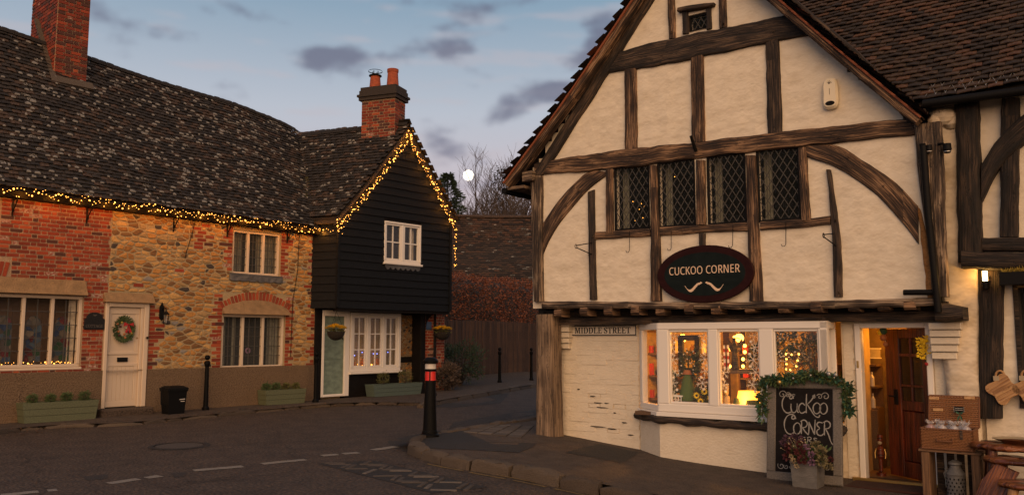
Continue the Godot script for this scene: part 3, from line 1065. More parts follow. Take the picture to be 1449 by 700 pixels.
func half_plane(poly: PackedVector2Array, p: Vector2, nn: Vector2) -> PackedVector2Array:
	var out := PackedVector2Array()
	var k := poly.size()
	for i in k:
		var a := poly[i]
		var b := poly[(i + 1) % k]
		var da := (a - p).dot(nn)
		var db := (b - p).dot(nn)
		if da <= 0: out.append(a)
		if (da < 0 and db > 0) or (da > 0 and db < 0): out.append(a + (b - a) * (da / (da - db)))
	return out


# irregular stones filling a rectangle, holes cut out: outlines with rounded corners
func rubble(r: Rect2, holes: Array, sx: float, sy: float, joint: float) -> Array:
	var k := sx / sy
	var seeds := []
	var y := r.position.y - sy * 0.5
	var odd := 0
	while y < r.end.y + sy:
		var x := r.position.x - sx * rf(0.2, 1.0)
		while x < r.end.x + sx:
			seeds.append(Vector2(x + rf(-0.3, 0.3) * sx, (y + rf(-0.36, 0.36) * sy) * k))
			x += sx * (rf(0.5, 1.1) if rng.randf() < 0.65 else rf(1.2, 1.9))
		y += sy * rf(0.8, 1.15)
		odd += 1
	var out := []
	for i in seeds.size():
		var s: Vector2 = seeds[i]
		var cell := PackedVector2Array([s + Vector2(-1, -1) * sx * 1.6, s + Vector2(1, -1) * sx * 1.6, s + Vector2(1, 1) * sx * 1.6, s + Vector2(-1, 1) * sx * 1.6])
		for j in seeds.size():
			if i == j: continue
			var q: Vector2 = seeds[j]
			if s.distance_squared_to(q) > sx * sx * 10.0: continue
			cell = half_plane(cell, (s + q) / 2, (q - s).normalized())
		var poly := PackedVector2Array()
		for q in cell: poly.append(Vector2(q.x, q.y / k))
		var list: Array = Geometry2D.intersect_polygons(poly, PackedVector2Array([r.position, Vector2(r.end.x, r.position.y), r.end, Vector2(r.position.x, r.end.y)]))
		var box := Rect2(s.x - sx * 2, s.y / k - sy * 2, sx * 4, sy * 4)
		for h in holes:
			if not h.intersects(box): continue
			var nxt := []
			var hp := PackedVector2Array([h.position, Vector2(h.end.x, h.position.y), h.end, Vector2(h.position.x, h.end.y)])
			for pl in list: nxt.append_array(Geometry2D.clip_polygons(pl, hp))
			list = nxt
		for pl in list:
			for a in Geometry2D.offset_polygon(pl, -joint - 0.008, Geometry2D.JOIN_ROUND):
				for b in Geometry2D.offset_polygon(a, 0.008, Geometry2D.JOIN_ROUND):
					if b.size() < 4: continue
					var thin := PackedVector2Array()
					for q in b:
						if thin.is_empty() or thin[-1].distance_to(q) > 0.012: thin.append(q + Vector2(rf(-1, 1), rf(-1, 1)) * 0.003)
					if thin.size() >= 5 and absf(area(thin)) > sx * sy * 0.10: out.append(thin)
	return out


func area(p: PackedVector2Array) -> float:
	var a := 0.0
	for i in p.size(): a += p[i].cross(p[(i + 1) % p.size()])
	return a / 2


func centre(p: PackedVector2Array) -> Vector2:
	var c := Vector2()
	for q in p: c += q / p.size()
	return c


# flat wall with rectangular openings, thickness towards -z, reveals included; bumpy front if amp > 0
func pierced(b: MB, us: Array, vs: Array, holes: Array, z: float, thick: float, keep = null, amp := 0.0, seed_ := 1) -> void:
	var n := noise(seed_, 1.3, 3)
	for h in holes:
		us.append_array([h.position.x, h.end.x])
		vs.append_array([h.position.y, h.end.y])
	us.sort()
	vs.sort()
	var f := func(x: float, y: float) -> Vector3: return Vector3(x, y, z + n.get_noise_2d(x, y) * amp)
	for i in us.size() - 1:
		for j in vs.size() - 1:
			if us[i + 1] - us[i] < 1e-4 or vs[j + 1] - vs[j] < 1e-4: continue
			var mid := Vector2((us[i] + us[i + 1]) / 2, (vs[j] + vs[j + 1]) / 2)
			var inside := false
			for h in holes: inside = inside or h.has_point(mid)
			if inside or (keep != null and not keep.call(mid)): continue
			b.quad(f.call(us[i], vs[j]), f.call(us[i + 1], vs[j]), f.call(us[i + 1], vs[j + 1]), f.call(us[i], vs[j + 1]))
			b.quad(Vector3(us[i + 1], vs[j], z - thick), Vector3(us[i], vs[j], z - thick), Vector3(us[i], vs[j + 1], z - thick), Vector3(us[i + 1], vs[j + 1], z - thick))
	for h in holes:
		var p0: Vector2 = h.position
		var p1: Vector2 = h.end
		var za := z + amp
		b.quad(Vector3(p0.x, p0.y, z - thick), Vector3(p0.x, p0.y, za), Vector3(p0.x, p1.y, za), Vector3(p0.x, p1.y, z - thick))
		b.quad(Vector3(p1.x, p0.y, za), Vector3(p1.x, p0.y, z - thick), Vector3(p1.x, p1.y, z - thick), Vector3(p1.x, p1.y, za))
		b.quad(Vector3(p0.x, p0.y, z - thick), Vector3(p1.x, p0.y, z - thick), Vector3(p1.x, p0.y, za), Vector3(p0.x, p0.y, za))
		b.quad(Vector3(p0.x, p1.y, za), Vector3(p1.x, p1.y, za), Vector3(p1.x, p1.y, z - thick), Vector3(p0.x, p1.y, z - thick))


func steps(a: float, b: float, d: float) -> Array:
	var out := []
	var n := int(ceil((b - a) / d))
	for i in n + 1: out.append(lerpf(a, b, float(i) / n))
	return out


var tile_mesh := []


# plain tiles over a roof surface P(a, t): a along the eaves in metres, t from eaves to ridge
func tile_items(p: Callable, a0: float, a1: float, slope: float, keep: Callable, mats: Array, weights: Array, w := 0.168, gauge := 0.112, lift := 0.048) -> Array:
	if tile_mesh.is_empty():
		for k in 3:
			var b := MB.new()
			var hw := 0.5
			var cam := 0.004 + 0.003 * k
			var sk := (k - 1) * 0.012
			# thin hogged slab; its lower edge stands clear of the tile below
			for s in [-1, 1]:
				var x0 := -hw if s < 0 else 0.0
				var x1 := 0.0 if s < 0 else hw
				var y0 := 0.0 if s < 0 else cam
				var y1 := cam if s < 0 else 0.0
				var z0: float = sk * s if s < 0 else 0.0
				var z1: float = 0.0 if s < 0 else sk * s
				b.quad(Vector3(x0, y0 + 0.014, z0), Vector3(x1, y1 + 0.014, z1), Vector3(x1, y1 + 0.014, -0.19), Vector3(x0, y0 + 0.014, -0.19))
				b.quad(Vector3(x0, y0, z0), Vector3(x1, y1, z1), Vector3(x1, y1 + 0.014, z1), Vector3(x0, y0 + 0.014, z0))
				b.quad(Vector3(x1, y1, z1), Vector3(x0, y0, z0), Vector3(x0, y0, -0.19), Vector3(x1, y1, -0.19))
			tile_mesh.append(b.mesh(m.deck))
	var items := []
	var wob := noise(5, 0.9, 2)
	var courses := int(slope / gauge)
	for j in courses + 1:
		var t := j * gauge / slope
		var a := a0 + (w * 0.5 if j % 2 else 0.0)
		while a < a1:
			var pos: Vector3 = p.call(a, t)
			if keep.call(pos, a, t):
				var ux: Vector3 = (p.call(a + 0.06, t) - p.call(a - 0.06, t)).normalized()
				var us: Vector3 = (p.call(a, t + 0.01) - p.call(a, t - 0.01)).normalized()
				var un := us.cross(ux).normalized()
				if un.y < 0: un = -un
				var down := ux.cross(un).normalized()
				var bs := Basis(ux, un, down) * Basis(Vector3.UP, rf(-0.03, 0.03)) * Basis(Vector3.RIGHT, -0.24 + rf(-0.04, 0.03)) * Basis.from_scale(Vector3(w - 0.006 + rf(-0.004, 0.002), 1, 1))
				var r := rng.randf() + wob.get_noise_2d(a * 1.2, t * slope * 1.2) * 0.16
				var k := 0
				while k < weights.size() - 1 and r > weights[k]: k += 1
				items.append({"t": Transform3D(bs, pos + un * (lift + rf(0, 0.012)) + down * rf(-0.008, 0.008)), "m": tile_mesh[rng.randi() % 3], "k": m[mats[k]]})
			a += w
	return items


# half-round ridge tiles along a line of points
func ridge_row(parent: Node3D, pts: Array, mat_: String, r := 0.11, l := 0.32) -> void:
	var c := Curve3D.new()
	for p in pts: c.add_point(p)
	c.bake_interval = 0.05
	var n := int(c.get_baked_length() / l)
	for i in n:
		var a := c.sample_baked(l * i)
		var e := c.sample_baked(l * (i + 1) - 0.008)
		var d := (e - a).normalized()
		var side := Vector3.UP.cross(d).normalized()
		var up := d.cross(side)
		var b := MB.new()
		var rows := []
		var uvs := []
		for k in 7:
			var an := PI * (k / 6.0) - 0.0
			var o := side * cos(an) * r + up * (sin(an) * r - 0.04 + rf(-0.004, 0.004))
			rows.append([a + o, e + o + up * 0.006])
			uvs.append([Vector2(0, k), Vector2(1, k)])
		b.grid(rows, uvs)
		part(b, "ridge_tile", mat_, parent)


# wooden casement: frame, mullions, lead or wooden glazing bars, each pane a mesh
func casement(parent: Node3D, r: Rect2, lights: int, cols: int, rows: int, z: float, o := {}) -> Node3D:
	var w := holder("window", parent)
	var paint: String = o.get("paint", "cream_paint")
	var fw: float = o.get("frame", 0.055)
	var mw: float = o.get("mullion", 0.06)
	var bar: float = o.get("bar", 0.009)
	var x0 := r.position.x
	var x1 := r.end.x
	var y0 := r.position.y
	var y1 := r.end.y
	var b := MB.new()
	b.slab(x0, y1 - fw, x1, y1, z - 0.07, z + 0.028, 0.008)
	b.slab(x0, y0, x1, y0 + fw, z - 0.07, z + 0.018, 0.008)
	b.slab(x0, y0 + fw, x0 + fw, y1 - fw, z - 0.07, z + 0.028, 0.008)
	b.slab(x1 - fw, y0 + fw, x1, y1 - fw, z - 0.07, z + 0.028, 0.008)
	part(b, "frame", paint, w)
	var lw := (x1 - x0 - 2 * fw - (lights - 1) * mw) / lights
	for i in lights - 1:
		b = MB.new()
		var mx := x0 + fw + (i + 1) * lw + i * mw
		b.slab(mx, y0 + fw, mx + mw, y1 - fw, z - 0.065, z + 0.016, 0.008)
		part(b, "mullion", paint, w)
	b = MB.new()
	var sl: float = o.get("sill", 0.05)
	if sl > 0:
		b.slab(x0 - 0.03, y0 - sl, x1 + 0.03, y0 - 0.002, z - 0.05, z + 0.075, 0.012)
		part(b, "sill", paint, w)
	var glass: String = o.get("glass", "glass")
	var sash: float = o.get("sash", 0.0)
	for i in lights:
		var lx := x0 + fw + i * (lw + mw)
		var c := MB.new()
		if sash > 0:
			c.slab(lx, y0 + fw, lx + sash, y1 - fw, z - 0.05, z + 0.004, 0.006)
			c.slab(lx + lw - sash, y0 + fw, lx + lw, y1 - fw, z - 0.05, z + 0.004, 0.006)
			c.slab(lx + sash, y0 + fw, lx + lw - sash, y0 + fw + sash * 1.2, z - 0.05, z + 0.004, 0.006)
			c.slab(lx + sash, y1 - fw - sash, lx + lw - sash, y1 - fw, z - 0.05, z + 0.004, 0.006)
			part(c, "sash", paint, w)
			c = MB.new()
		var gx0 := lx + sash
		var gx1 := lx + lw - sash
		var gy0 := y0 + fw + sash * 1.2
		var gy1 := y1 - fw - sash
		for k in range(1, cols):
			var bx := lerpf(gx0, gx1, float(k) / cols)
			c.slab(bx - bar, gy0, bx + bar, gy1, z - 0.05, z - 0.028 + bar * 0.4)
		for k in range(1, rows):
			var by := lerpf(gy0, gy1, float(k) / rows)
			c.slab(gx0, by - bar, gx1, by + bar, z - 0.052, z - 0.026 + bar * 0.4)
		if not c.v.is_empty(): part(c, "glazing_bar", o.get("bar_mat", "came"), w)
		for a in cols:
			for e in rows:
				var g := MB.new()
				var cx := lerpf(gx0, gx1, (a + 0.5) / cols)
				var cy := lerpf(gy0, gy1, (e + 0.5) / rows)
				var tilt := Basis(Vector3.UP, rf(-0.012, 0.012)) * Basis(Vector3.RIGHT, rf(-0.012, 0.012))
				var hx := (gx1 - gx0) / cols / 2
				var hy := (gy1 - gy0) / rows / 2
				var ctr := Vector3(cx, cy, z - 0.04)
				g.quad(ctr + tilt * Vector3(-hx, -hy, 0), ctr + tilt * Vector3(hx, -hy, 0), ctr + tilt * Vector3(hx, hy, 0), ctr + tilt * Vector3(-hx, hy, 0))
				part(g, "pane", glass, w)
	# the room behind: a shallow niche, curtains at the sides
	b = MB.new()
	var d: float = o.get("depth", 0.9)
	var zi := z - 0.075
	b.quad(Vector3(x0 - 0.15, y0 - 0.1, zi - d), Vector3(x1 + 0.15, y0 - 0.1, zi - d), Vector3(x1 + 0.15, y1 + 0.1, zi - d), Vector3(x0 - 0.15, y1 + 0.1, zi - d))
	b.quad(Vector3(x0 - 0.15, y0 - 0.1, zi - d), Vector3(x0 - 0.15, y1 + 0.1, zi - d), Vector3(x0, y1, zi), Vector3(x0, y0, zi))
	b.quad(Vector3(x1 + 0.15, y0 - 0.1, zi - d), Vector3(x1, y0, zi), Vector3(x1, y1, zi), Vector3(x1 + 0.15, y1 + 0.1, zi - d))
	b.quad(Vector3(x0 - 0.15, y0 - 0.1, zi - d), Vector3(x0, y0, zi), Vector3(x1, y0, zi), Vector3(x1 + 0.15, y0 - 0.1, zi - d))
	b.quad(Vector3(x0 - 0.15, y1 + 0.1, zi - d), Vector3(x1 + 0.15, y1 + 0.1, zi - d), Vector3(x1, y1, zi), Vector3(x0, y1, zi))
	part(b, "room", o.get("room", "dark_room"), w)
	for cu in o.get("curtains", []):
		var c := MB.new()
		var rws := [[], [], []]
		var uvs := [[], [], []]
		var n := int((cu[1] - cu[0]) / 0.018) + 2
		for i in n + 1:
			var x := lerpf(cu[0], cu[1], float(i) / n)
			var fold := sin(x * 48.0) * 0.018 + sin(x * 21.0 + 1.0) * 0.012
			for k in 3:
				rws[k].append(Vector3(x + fold * 0.3 * k, lerpf(y0 + 0.03, y1 - 0.02, k / 2.0), zi - 0.10 + fold * (1.2 - 0.3 * k)))
				uvs[k].append(Vector2(x, k))
		c.grid(rws, uvs)
		part(c, "curtain", o.get("cloth", "curtain"), w)
	return w


# ---------------------------------------------------------------- brick and rubble cottage
func cottage_ridge(u: float) -> float:
	var us := [-5.0, -1.8, 0.0, 1.7, 3.6, 5.1, 5.7, 7.5]
	var vs := [8.28, 8.13, 7.93, 7.75, 7.65, 7.42, 7.22, 7.15]
	for i in 7:
		if u <= us[i + 1]: return lerpf(vs[i], vs[i + 1], clampf((u - us[i]) / (us[i + 1] - us[i]), 0, 1))
	return 7.15


func cottage_roof(u: float, t: float) -> Vector3:
	var eave := lerpf(4.39, 4.32, (u + 2.4) / 6.8)
	return Vector3(u, lerpf(eave, cottage_ridge(u), t) - 0.07 * sin(PI * t) - 0.02 * sin(u * 1.7) * sin(PI * t), 0.30 - 2.8 * t)


func wing_ridge(l: float) -> Vector3: return Vector3(6.62 - 0.362 * l, 7.17, 0.65 - 0.932 * l)


func wing_left(l: float, t: float) -> Vector3:
	# t from eaves (0) to ridge (1)
	return wing_ridge(l) + Vector3(-2.2, -2.71, 0) * (1.0 - t) + Vector3(0, 0.10 * pow(1.0 - t, 3.0) - 0.03 * sin(PI * t), 0)


func wing_right(l: float, t: float) -> Vector3: return wing_ridge(l) + Vector3(1.78, -2.33, 0) * (1.0 - t)


func wing_height(p: Vector3) -> float:
	var l := (0.65 - p.z) / 0.932
	var s := (p.x - (6.62 - 0.362 * l)) / -2.2
	if s < 0: return 7.17 + 2.33 * (s * 2.2 / 1.78)
	return 7.17 - 2.71 * s


func cottage_height(p: Vector3) -> float:
	return cottage_roof(p.x, clampf((0.30 - p.z) / 2.8, 0, 1)).y


func build_cottage() -> void:
	var c := thing("terraced_cottage", "long cottage half red brick, half golden rubble stone under a sagging lichened tile roof", "house", ROW)
	var w1 := Rect2(-2.88, 1.18, 2.04, 1.34)
	var door := Rect2(-0.43, 0.30, 0.875, 2.12)
	var wu := Rect2(2.265, 3.14, 1.205, 0.975)
	var wl := Rect2(2.075, 1.07, 1.57, 1.175)
	var wx := Rect2(-3.60, 3.32, 1.24, 0.99)
	var holes := [w1, door, wu, wl, wx]
	# wall: mortar body, then bricks and stones proud of it
	var wall := holder("wall", c)
	var b := MB.new()
	pierced(b, [-5.0, -0.39], [-0.2, 4.55], [w1, wx], -0.004, 0.35)
	part(b, "mortar", "mortar_red", wall)
	b = MB.new()
	pierced(b, [-0.39, 4.47], [-0.2, 4.55], [Rect2(-0.39, 0.30, 0.835, 2.12), wu, wl], 0.001, 0.35)
	part(b, "mortar", "mortar", wall)
	b = MB.new()
	b.slab(-5.0, -0.2, -4.65, 4.5, -5.2, -0.36)
	b.slab(4.1, -0.2, 4.46, 4.5, -5.2, -0.36)
	b.slab(-5.0, -0.2, 4.46, 4.5, -5.5, -5.2)
	part(b, "back_wall", "mortar", wall)
	b = MB.new()
	b.slab(-4.6, 4.3, 4.1, 4.4, -5.2, -0.36)
	b.slab(-4.6, -0.1, 4.1, 0.2, -5.2, -0.36)
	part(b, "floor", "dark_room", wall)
	# brick half
	var hood1 := Rect2(-3.05, 2.52, 2.25, 0.31)
	var doorhole := Rect2(-0.44, 0.2, 0.9, 2.44)
	var arch := Rect2(-3.75, 2.82, 1.62, 0.34)
	var bh := [w1.grow(0.006), hood1, wx.grow(0.006), arch, Rect2(-0.9, 1.86, 0.0, 0.0)]
	var items := brick_items(Transform3D(), 1.0, 4.45, func(v): return minus(-5.0, -0.395 + 0.03 * sin(v * 17.0), bh, v) if v > 2.42 else minus(-5.0, -0.44, bh, v), 0.08)
	# arch of bricks on end over the big window and over the small one
	for k in 18:
		var x := -3.66 + k * 0.085
		items.append({"t": Transform3D(Basis(Vector3.BACK, PI / 2 - (x + 2.94) * 0.28) * Basis.from_scale(Vector3(0.26, 0.066, 1)), Vector3(x, 3.0 - (x + 2.94) * (x + 2.94) * 0.08, 0.004)), "m": brick_mesh[k % 3], "k": m["brick%d" % (k % 4)]})
	# brick dressings in the stone half: door side, window sides, the far corner, odd bricks under the eaves
	var quoins := []
	var cols := [[0.46, 1, 0.95, 2.40, 0.0], [2.065, -1, 1.0, 2.62, 0.0], [3.655, 1, 1.0, 2.62, 0.0], [2.255, -1, 3.2, 4.2, 0.0], [3.48, 1, 3.1, 4.2, 0.0], [4.46, -1, 1.0, 4.2, 0.25]]
	for q in cols:
		var v: float = q[2]
		var k := 0
		while v < q[3]:
			if rng.randf() > q[4]:
				var l := (0.225 if k % 2 else 0.115) * rf(0.9, 1.1)
				if rng.randf() < 0.12: l = 0.33
				quoins.append(Rect2(q[0] if q[1] > 0 else q[0] - l, v, l, 0.067))
			v += 0.0765
			k += 1
	for v in [1.0, 0.925]:
		var x := 0.5
		while x < 4.3:
			if rng.randf() < 0.75: quoins.append(Rect2(x, v, 0.2, 0.06))
			x += 0.22
	for q in [[1.35, 3.62], [1.35, 3.70], [1.58, 3.70], [1.42, 3.78], [1.35, 3.86], [1.60, 3.86], [1.42, 3.94], [1.3, 4.02], [1.5, 4.1], [0.1, 2.75], [0.95, 3.1], [1.85, 1.6], [1.78, 1.75], [1.9, 2.0]]:
		quoins.append(Rect2(q[0], q[1], 0.21, 0.067))
	for q in quoins:
		var tone := rng.randi_range(0, 3) if rng.randf() < 0.78 else rng.randi_range(4, 6)
		items.append({"t": Transform3D(Basis.from_scale(Vector3(q.size.x - 0.012, q.size.y, 1)), Vector3(q.get_center().x, q.get_center().y, rf(-0.002, 0.008))), "m": brick_mesh[rng.randi() % 3], "k": m["brick%d" % tone]})
	# segmental arch over the lower stone window
	for k in 21:
		var a := lerpf(-0.62, 0.62, k / 20.0)
		var rr := 1.42
		items.append({"t": Transform3D(Basis(Vector3.BACK, -a * 0.85 + PI / 2) * Basis.from_scale(Vector3(0.19 + rf(-0.02, 0.02), 0.062, 1)), Vector3(2.90 + sin(a) * rr, 1.25 + cos(a) * rr, 0.012)), "m": brick_mesh[k % 3], "k": m["brick%d" % [0, 1, 3, 5][k % 4]]})
	pieces(items, "brick", "brickwork", wall)
	# stone half
	var cut := [wu.grow(0.02), wl.grow(0.02), doorhole, Rect2(2.02, 2.2, 1.76, 0.52), Rect2(2.2, 2.98, 1.34, 0.18)]
	for q in quoins: cut.append(q.grow(0.006))
	var st := []
	for poly in rubble(Rect2(-0.385, 0.93, 4.85, 3.5), cut, 0.175, 0.086, 0.0125):
		var mid := centre(poly)
		var loc := PackedVector2Array()
		for q in poly: loc.append(q - mid)
		var sb := MB.new()
		sb.prism(loc, -0.03, rf(0.006, 0.02), 0.007, 0.003)
		var r := rng.randf()
		var k := 0 if r < 0.26 else 1 if r < 0.48 else 2 if r < 0.64 else 3 if r < 0.80 else 4 if r < 0.91 else 5 if r < 0.97 else 6
		st.append({"t": Transform3D(Basis(), Vector3(mid.x, mid.y, 0)), "m": sb.mesh(m["stone%d" % k])})
	pieces(st, "stone", "stonework", wall)
	# pebbledash plinth
	b = MB.new()
	pierced(b, steps(-5.0, 4.46, 0.14), steps(-0.2, 0.96, 0.14), [Rect2(-0.44, -0.2, 0.885, 1.3)], 0.035, 0.05, null, 0.012, 9)
	b.slab(-5.0, 0.955, -0.44, 0.975, -0.01, 0.036)
	b.slab(0.45, 0.955, 4.46, 0.975, -0.01, 0.036)
	part(b, "plinth", "pebbledash", wall)

	# windows
	casement(c, w1, 4, 2, 5, -0.06, {"glass": "glass_old", "bar": 0.007, "frame": 0.06, "depth": 0.55, "room": "inner_floor", "curtains": [[-1.02, -0.90]], "cloth": "curtain_pale"})
	casement(c, wu, 3, 3, 5, -0.06, {"bar": 0.006, "frame": 0.05, "sill": 0.0, "curtains": [[2.31, 2.62], [2.98, 3.16], [3.2, 3.42]], "depth": 0.5})
	casement(c, wl, 3, 3, 5, -0.06, {"bar": 0.006, "frame": 0.055, "curtains": [[2.16, 2.30], [2.45, 2.52], [3.3, 3.58]], "depth": 0.5})
	casement(c, wx, 3, 2, 5, -0.06, {"bar": 0.007, "frame": 0.055, "curtains": [[-2.8, -2.42]]})
	# lead apron with a scalloped edge under the upper window
	var ap := PackedVector2Array([Vector2(2.2, 3.155), Vector2(2.2, 3.03)])
	for i in 25:
		var x := 2.2 + i * 1.33 / 24.0
		ap.append(Vector2(x, 3.0 - 0.028 * absf(sin(i * PI / 4.0)) + rf(-0.006, 0.006)))
	ap.append_array([Vector2(3.53, 3.03), Vector2(3.53, 3.135)])
	b = MB.new()
	b.prism(ap, 0.0, 0.045, 0.008)
	part(b, "lead_apron", "lead", c)
	# rendered hoods
	for hd in [[Rect2(-3.05, 2.535, 2.24, 0.0), 0.285, 0.0], [Rect2(-0.475, 2.425, 0.99, 0.0), 0.19, 0.0], [Rect2(2.055, 2.25, 1.675, 0.0), 0.14, 0.19]]:
		var r: Rect2 = hd[0]
		var rows := []
		var uvs := []
		for k in 6:
			var row := []
			var uv := []
			var f := k / 5.0
			for i in 25:
				var s := i / 24.0
				var top: float = hd[1] + hd[2] * (1.0 - pow(absf(s * 2.0 - 1.0), 2.2))
				var y: float = lerpf(0.0, top, f)
				row.append(Vector3(r.position.x + r.size.x * lerpf(0.5, s, 1.0 - 0.015 * f), r.position.y + y, lerpf(0.14, 0.012, pow(f, 0.85)) + 0.004 * sin(i * 1.3 + k)))
				uv.append(Vector2(s, f))
			rows.append(row)
			uvs.append(uv)
		b = MB.new()
		b.grid(rows, uvs)
		var e: Array = rows[0]
		for i in 24:
			b.quad(Vector3(e[i].x, e[i].y, -0.05), Vector3(e[i + 1].x, e[i + 1].y, -0.05), e[i + 1], e[i])
		for i in [0, 24]:
			for k in 5:
				var p0: Vector3 = rows[k][i]
				var p1: Vector3 = rows[k + 1][i]
				var q0 := Vector3(p0.x, p0.y, -0.05)
				var q1 := Vector3(p1.x, p1.y, -0.05)
				if i == 0: b.quad(q0, p0, p1, q1)
				else: b.quad(p0, q0, q1, p1)
		part(b, "window_hood" if hd[1] != 0.19 else "door_hood", "hood_render", c)

	# front door: frame, leaf of boards and rails, letter plate, knob, step
	var d := holder("door", c)
	b = MB.new()
	b.slab(-0.425, 0.37, -0.355, 2.42, -0.12, 0.045, 0.01)
	b.slab(0.345, 0.37, 0.44, 2.42, -0.12, 0.045, 0.01)
	b.slab(-0.355, 2.335, 0.345, 2.42, -0.12, 0.045, 0.01)
	b.slab(0.285, 0.37, 0.345, 2.335, -0.12, 0.012, 0.008)
	part(b, "frame", "cream_paint", d)
	b = MB.new()
	b.slab(-0.355, 0.385, 0.285, 2.335, -0.12, -0.055)
	part(b, "leaf", "cream_paint", d)
	b = MB.new()
	for q in [[-0.355, 2.20, 0.285, 2.335], [-0.355, 1.40, 0.285, 1.46], [-0.355, 1.17, 0.285, 1.23], [-0.355, 0.385, 0.285, 0.50], [-0.355, 0.5, -0.28, 1.17], [0.21, 0.5, 0.285, 1.17], [-0.355, 1.46, -0.28, 2.2], [0.21, 1.46, 0.285, 2.2]]:
		b.slab(q[0], q[1], q[2], q[3], -0.06, -0.035, 0.006)
	part(b, "rail", "cream_paint", d)
	for k in 6:
		b = MB.new()
		b.slab(-0.28 + k * 0.0817 + 0.002, 0.5, -0.28 + (k + 1) * 0.0817 - 0.002, 1.17, -0.06, -0.046, 0.004)
		part(b, "board", "cream_paint", d)
	b = MB.new()
	b.slab(-0.13, 1.26, 0.075, 1.345, -0.04, -0.022, 0.006)
	part(b, "letter_plate", "iron", d)
	b = MB.new()
	b.lathe([Vector2(0.012, 0), Vector2(0.012, 0.03), Vector2(0.026, 0.045), Vector2(0.026, 0.06), Vector2(0.0, 0.07)], Vector3.ZERO, 10)
	inst(b.mesh(m.iron), "knob", d, Transform3D(Basis(Vector3.RIGHT, PI / 2), Vector3(0.395, 1.73, 0.04)))
	inst(b.mesh(m.brass), "keyhole", d, Transform3D(Basis(Vector3.RIGHT, PI / 2).scaled(Vector3(0.5, 0.5, 0.5)), Vector3(0.235, 1.73, -0.04)))
	b = MB.new()
	b.slab(-0.52, 0.05, 0.5, 0.365, -0.1, 0.30, 0.03)
	part(b, "doorstep", "path", c)

	# roof: deck, tiles, ridge
	var roof := holder("roof", c)
	b = MB.new()
	var rows := []
	var uvs := []
	var lead := func(p: Vector3) -> Vector3: return p
	for k in 13:
		var row := []
		var uv := []
		for i in 49:
			row.append(cottage_roof(lerpf(-5.2, 7.0, i / 48.0), k / 12.0) + Vector3(0, -0.03, -0.02))
			uv.append(Vector2(i, k))
		rows.append(row)
		uvs.append(uv)
	b.grid(rows, uvs)
	# rear slope
	b.quad(Vector3(7.0, 7.1, -2.5), Vector3(-5.2, 8.2, -2.5), Vector3(-5.2, 4.3, -5.6), Vector3(7.0, 4.3, -5.6))
	part(b, "deck", "deck", roof)
	var keep := func(p: Vector3, _a: float, _t: float) -> bool: return p.y > wing_height(p) - 0.05 or p.x < 3.6
	pieces(tile_items(cottage_roof, -5.0, 6.4, 4.62, keep, ["tile0", "tile1", "tile2", "tile4", "tile3"], [0.42, 0.72, 0.955, 0.99, 9.0]), "tile", "tiling", roof, 300, 0.27)
	var rp := []
	for i in 24:
		var u := lerpf(-5.1, 5.62, i / 23.0)
		rp.append(Vector3(u, cottage_ridge(u) + 0.028, -2.5))
	ridge_row(roof, rp, "tile1")
	b = MB.new()
	for i in 20:
		var u := lerpf(-5.0, 4.4, i / 20.0)
		var p := cottage_roof(u, 0.0)
		var q := cottage_roof(u + 0.47, 0.0)
		b.quad(Vector3(p.x, p.y - 0.14, 0.19), Vector3(q.x, q.y - 0.14, 0.19), Vector3(q.x, q.y - 0.01, 0.27), Vector3(p.x, p.y - 0.01, 0.27))
		b.quad(Vector3(p.x, p.y - 0.14, 0.0), Vector3(q.x, q.y - 0.14, 0.0), Vector3(q.x, q.y - 0.14, 0.19), Vector3(p.x, p.y - 0.14, 0.19))
	part(b, "gutter_board", "black_timber", roof)

	# chimney stack
	var ch := holder("chimney", c)
	b = MB.new()
	b.box(Vector3(-0.61, 8.2, -2.67), Vector3(0.66, 3.2, 1.50))
	part(b, "core", "mortar_red", ch)
	var ci := brick_items(Transform3D(Basis(), Vector3(-0.94, 0, -1.905)), 6.9, 9.8, func(_v): return [[0.0, 0.66]], 0.03, 0.004, 0.6)
	ci.append_array(brick_items(Transform3D(Basis(Vector3.UP, -PI / 2), Vector3(-0.95, 0, -3.42)), 6.9, 9.8, func(_v): return [[0.0, 1.5]], 0.03, 0.004, 0.6))
	pieces(ci, "brick", "brickwork", ch)
	b = MB.new()
	for k in 12:
		var f := k / 12.0
		var z0 := lerpf(-1.86, -3.0, f)
		var t := (0.30 - z0) / 2.8
		b.box(cottage_roof(-0.98, t) + Vector3(0, 0.06, 0), Vector3(0.12, 0.06, 0.22), Basis(Vector3.RIGHT, 0.93))
	b.box(cottage_roof(-0.61, (0.30 + 1.83) / 2.8) + Vector3(0, 0.06, 0.04), Vector3(0.86, 0.05, 0.2), Basis(Vector3.RIGHT, 0.93))
	part(b, "flashing", "kerb", ch)

	# gutter brackets under the eaves
	for px in [-2.172, -0.870, 0.878, 2.102, 3.631]:
		var g := MB.new()
		g.slab(px - 0.012, 3.93, px + 0.012, 4.28, 0.012, 0.035)
		g.tube([Vector3(px, 4.0, 0.03), Vector3(px, 4.22, 0.26)], [0.011], 5)
		g.tube([Vector3(px, 4.22, 0.03), Vector3(px, 4.23, 0.28)], [0.010], 5)
		var sc := []
		for i in 10: sc.append(Vector3(px, 4.03 + 0.035 * cos(i * 0.75), 0.07 + 0.035 * sin(i * 0.75)))
		g.tube(sc, [0.007], 4)
		part(g, "eaves_bracket", "iron", c)
	# cable down the stone wall
	b = MB.new()
	b.tube([Vector3(3.95, 4.2, 0.035), Vector3(3.93, 3.3, 0.035), Vector3(3.82, 2.6, 0.035), Vector3(3.8, 1.3, 0.035)], [0.008], 4)
	b.tube([Vector3(1.35, 4.25, 0.035), Vector3(1.28, 3.9, 0.035), Vector3(1.18, 3.55, 0.035), Vector3(1.15, 3.4, 0.035)], [0.008], 4)
	part(b, "cable", "iron", c)


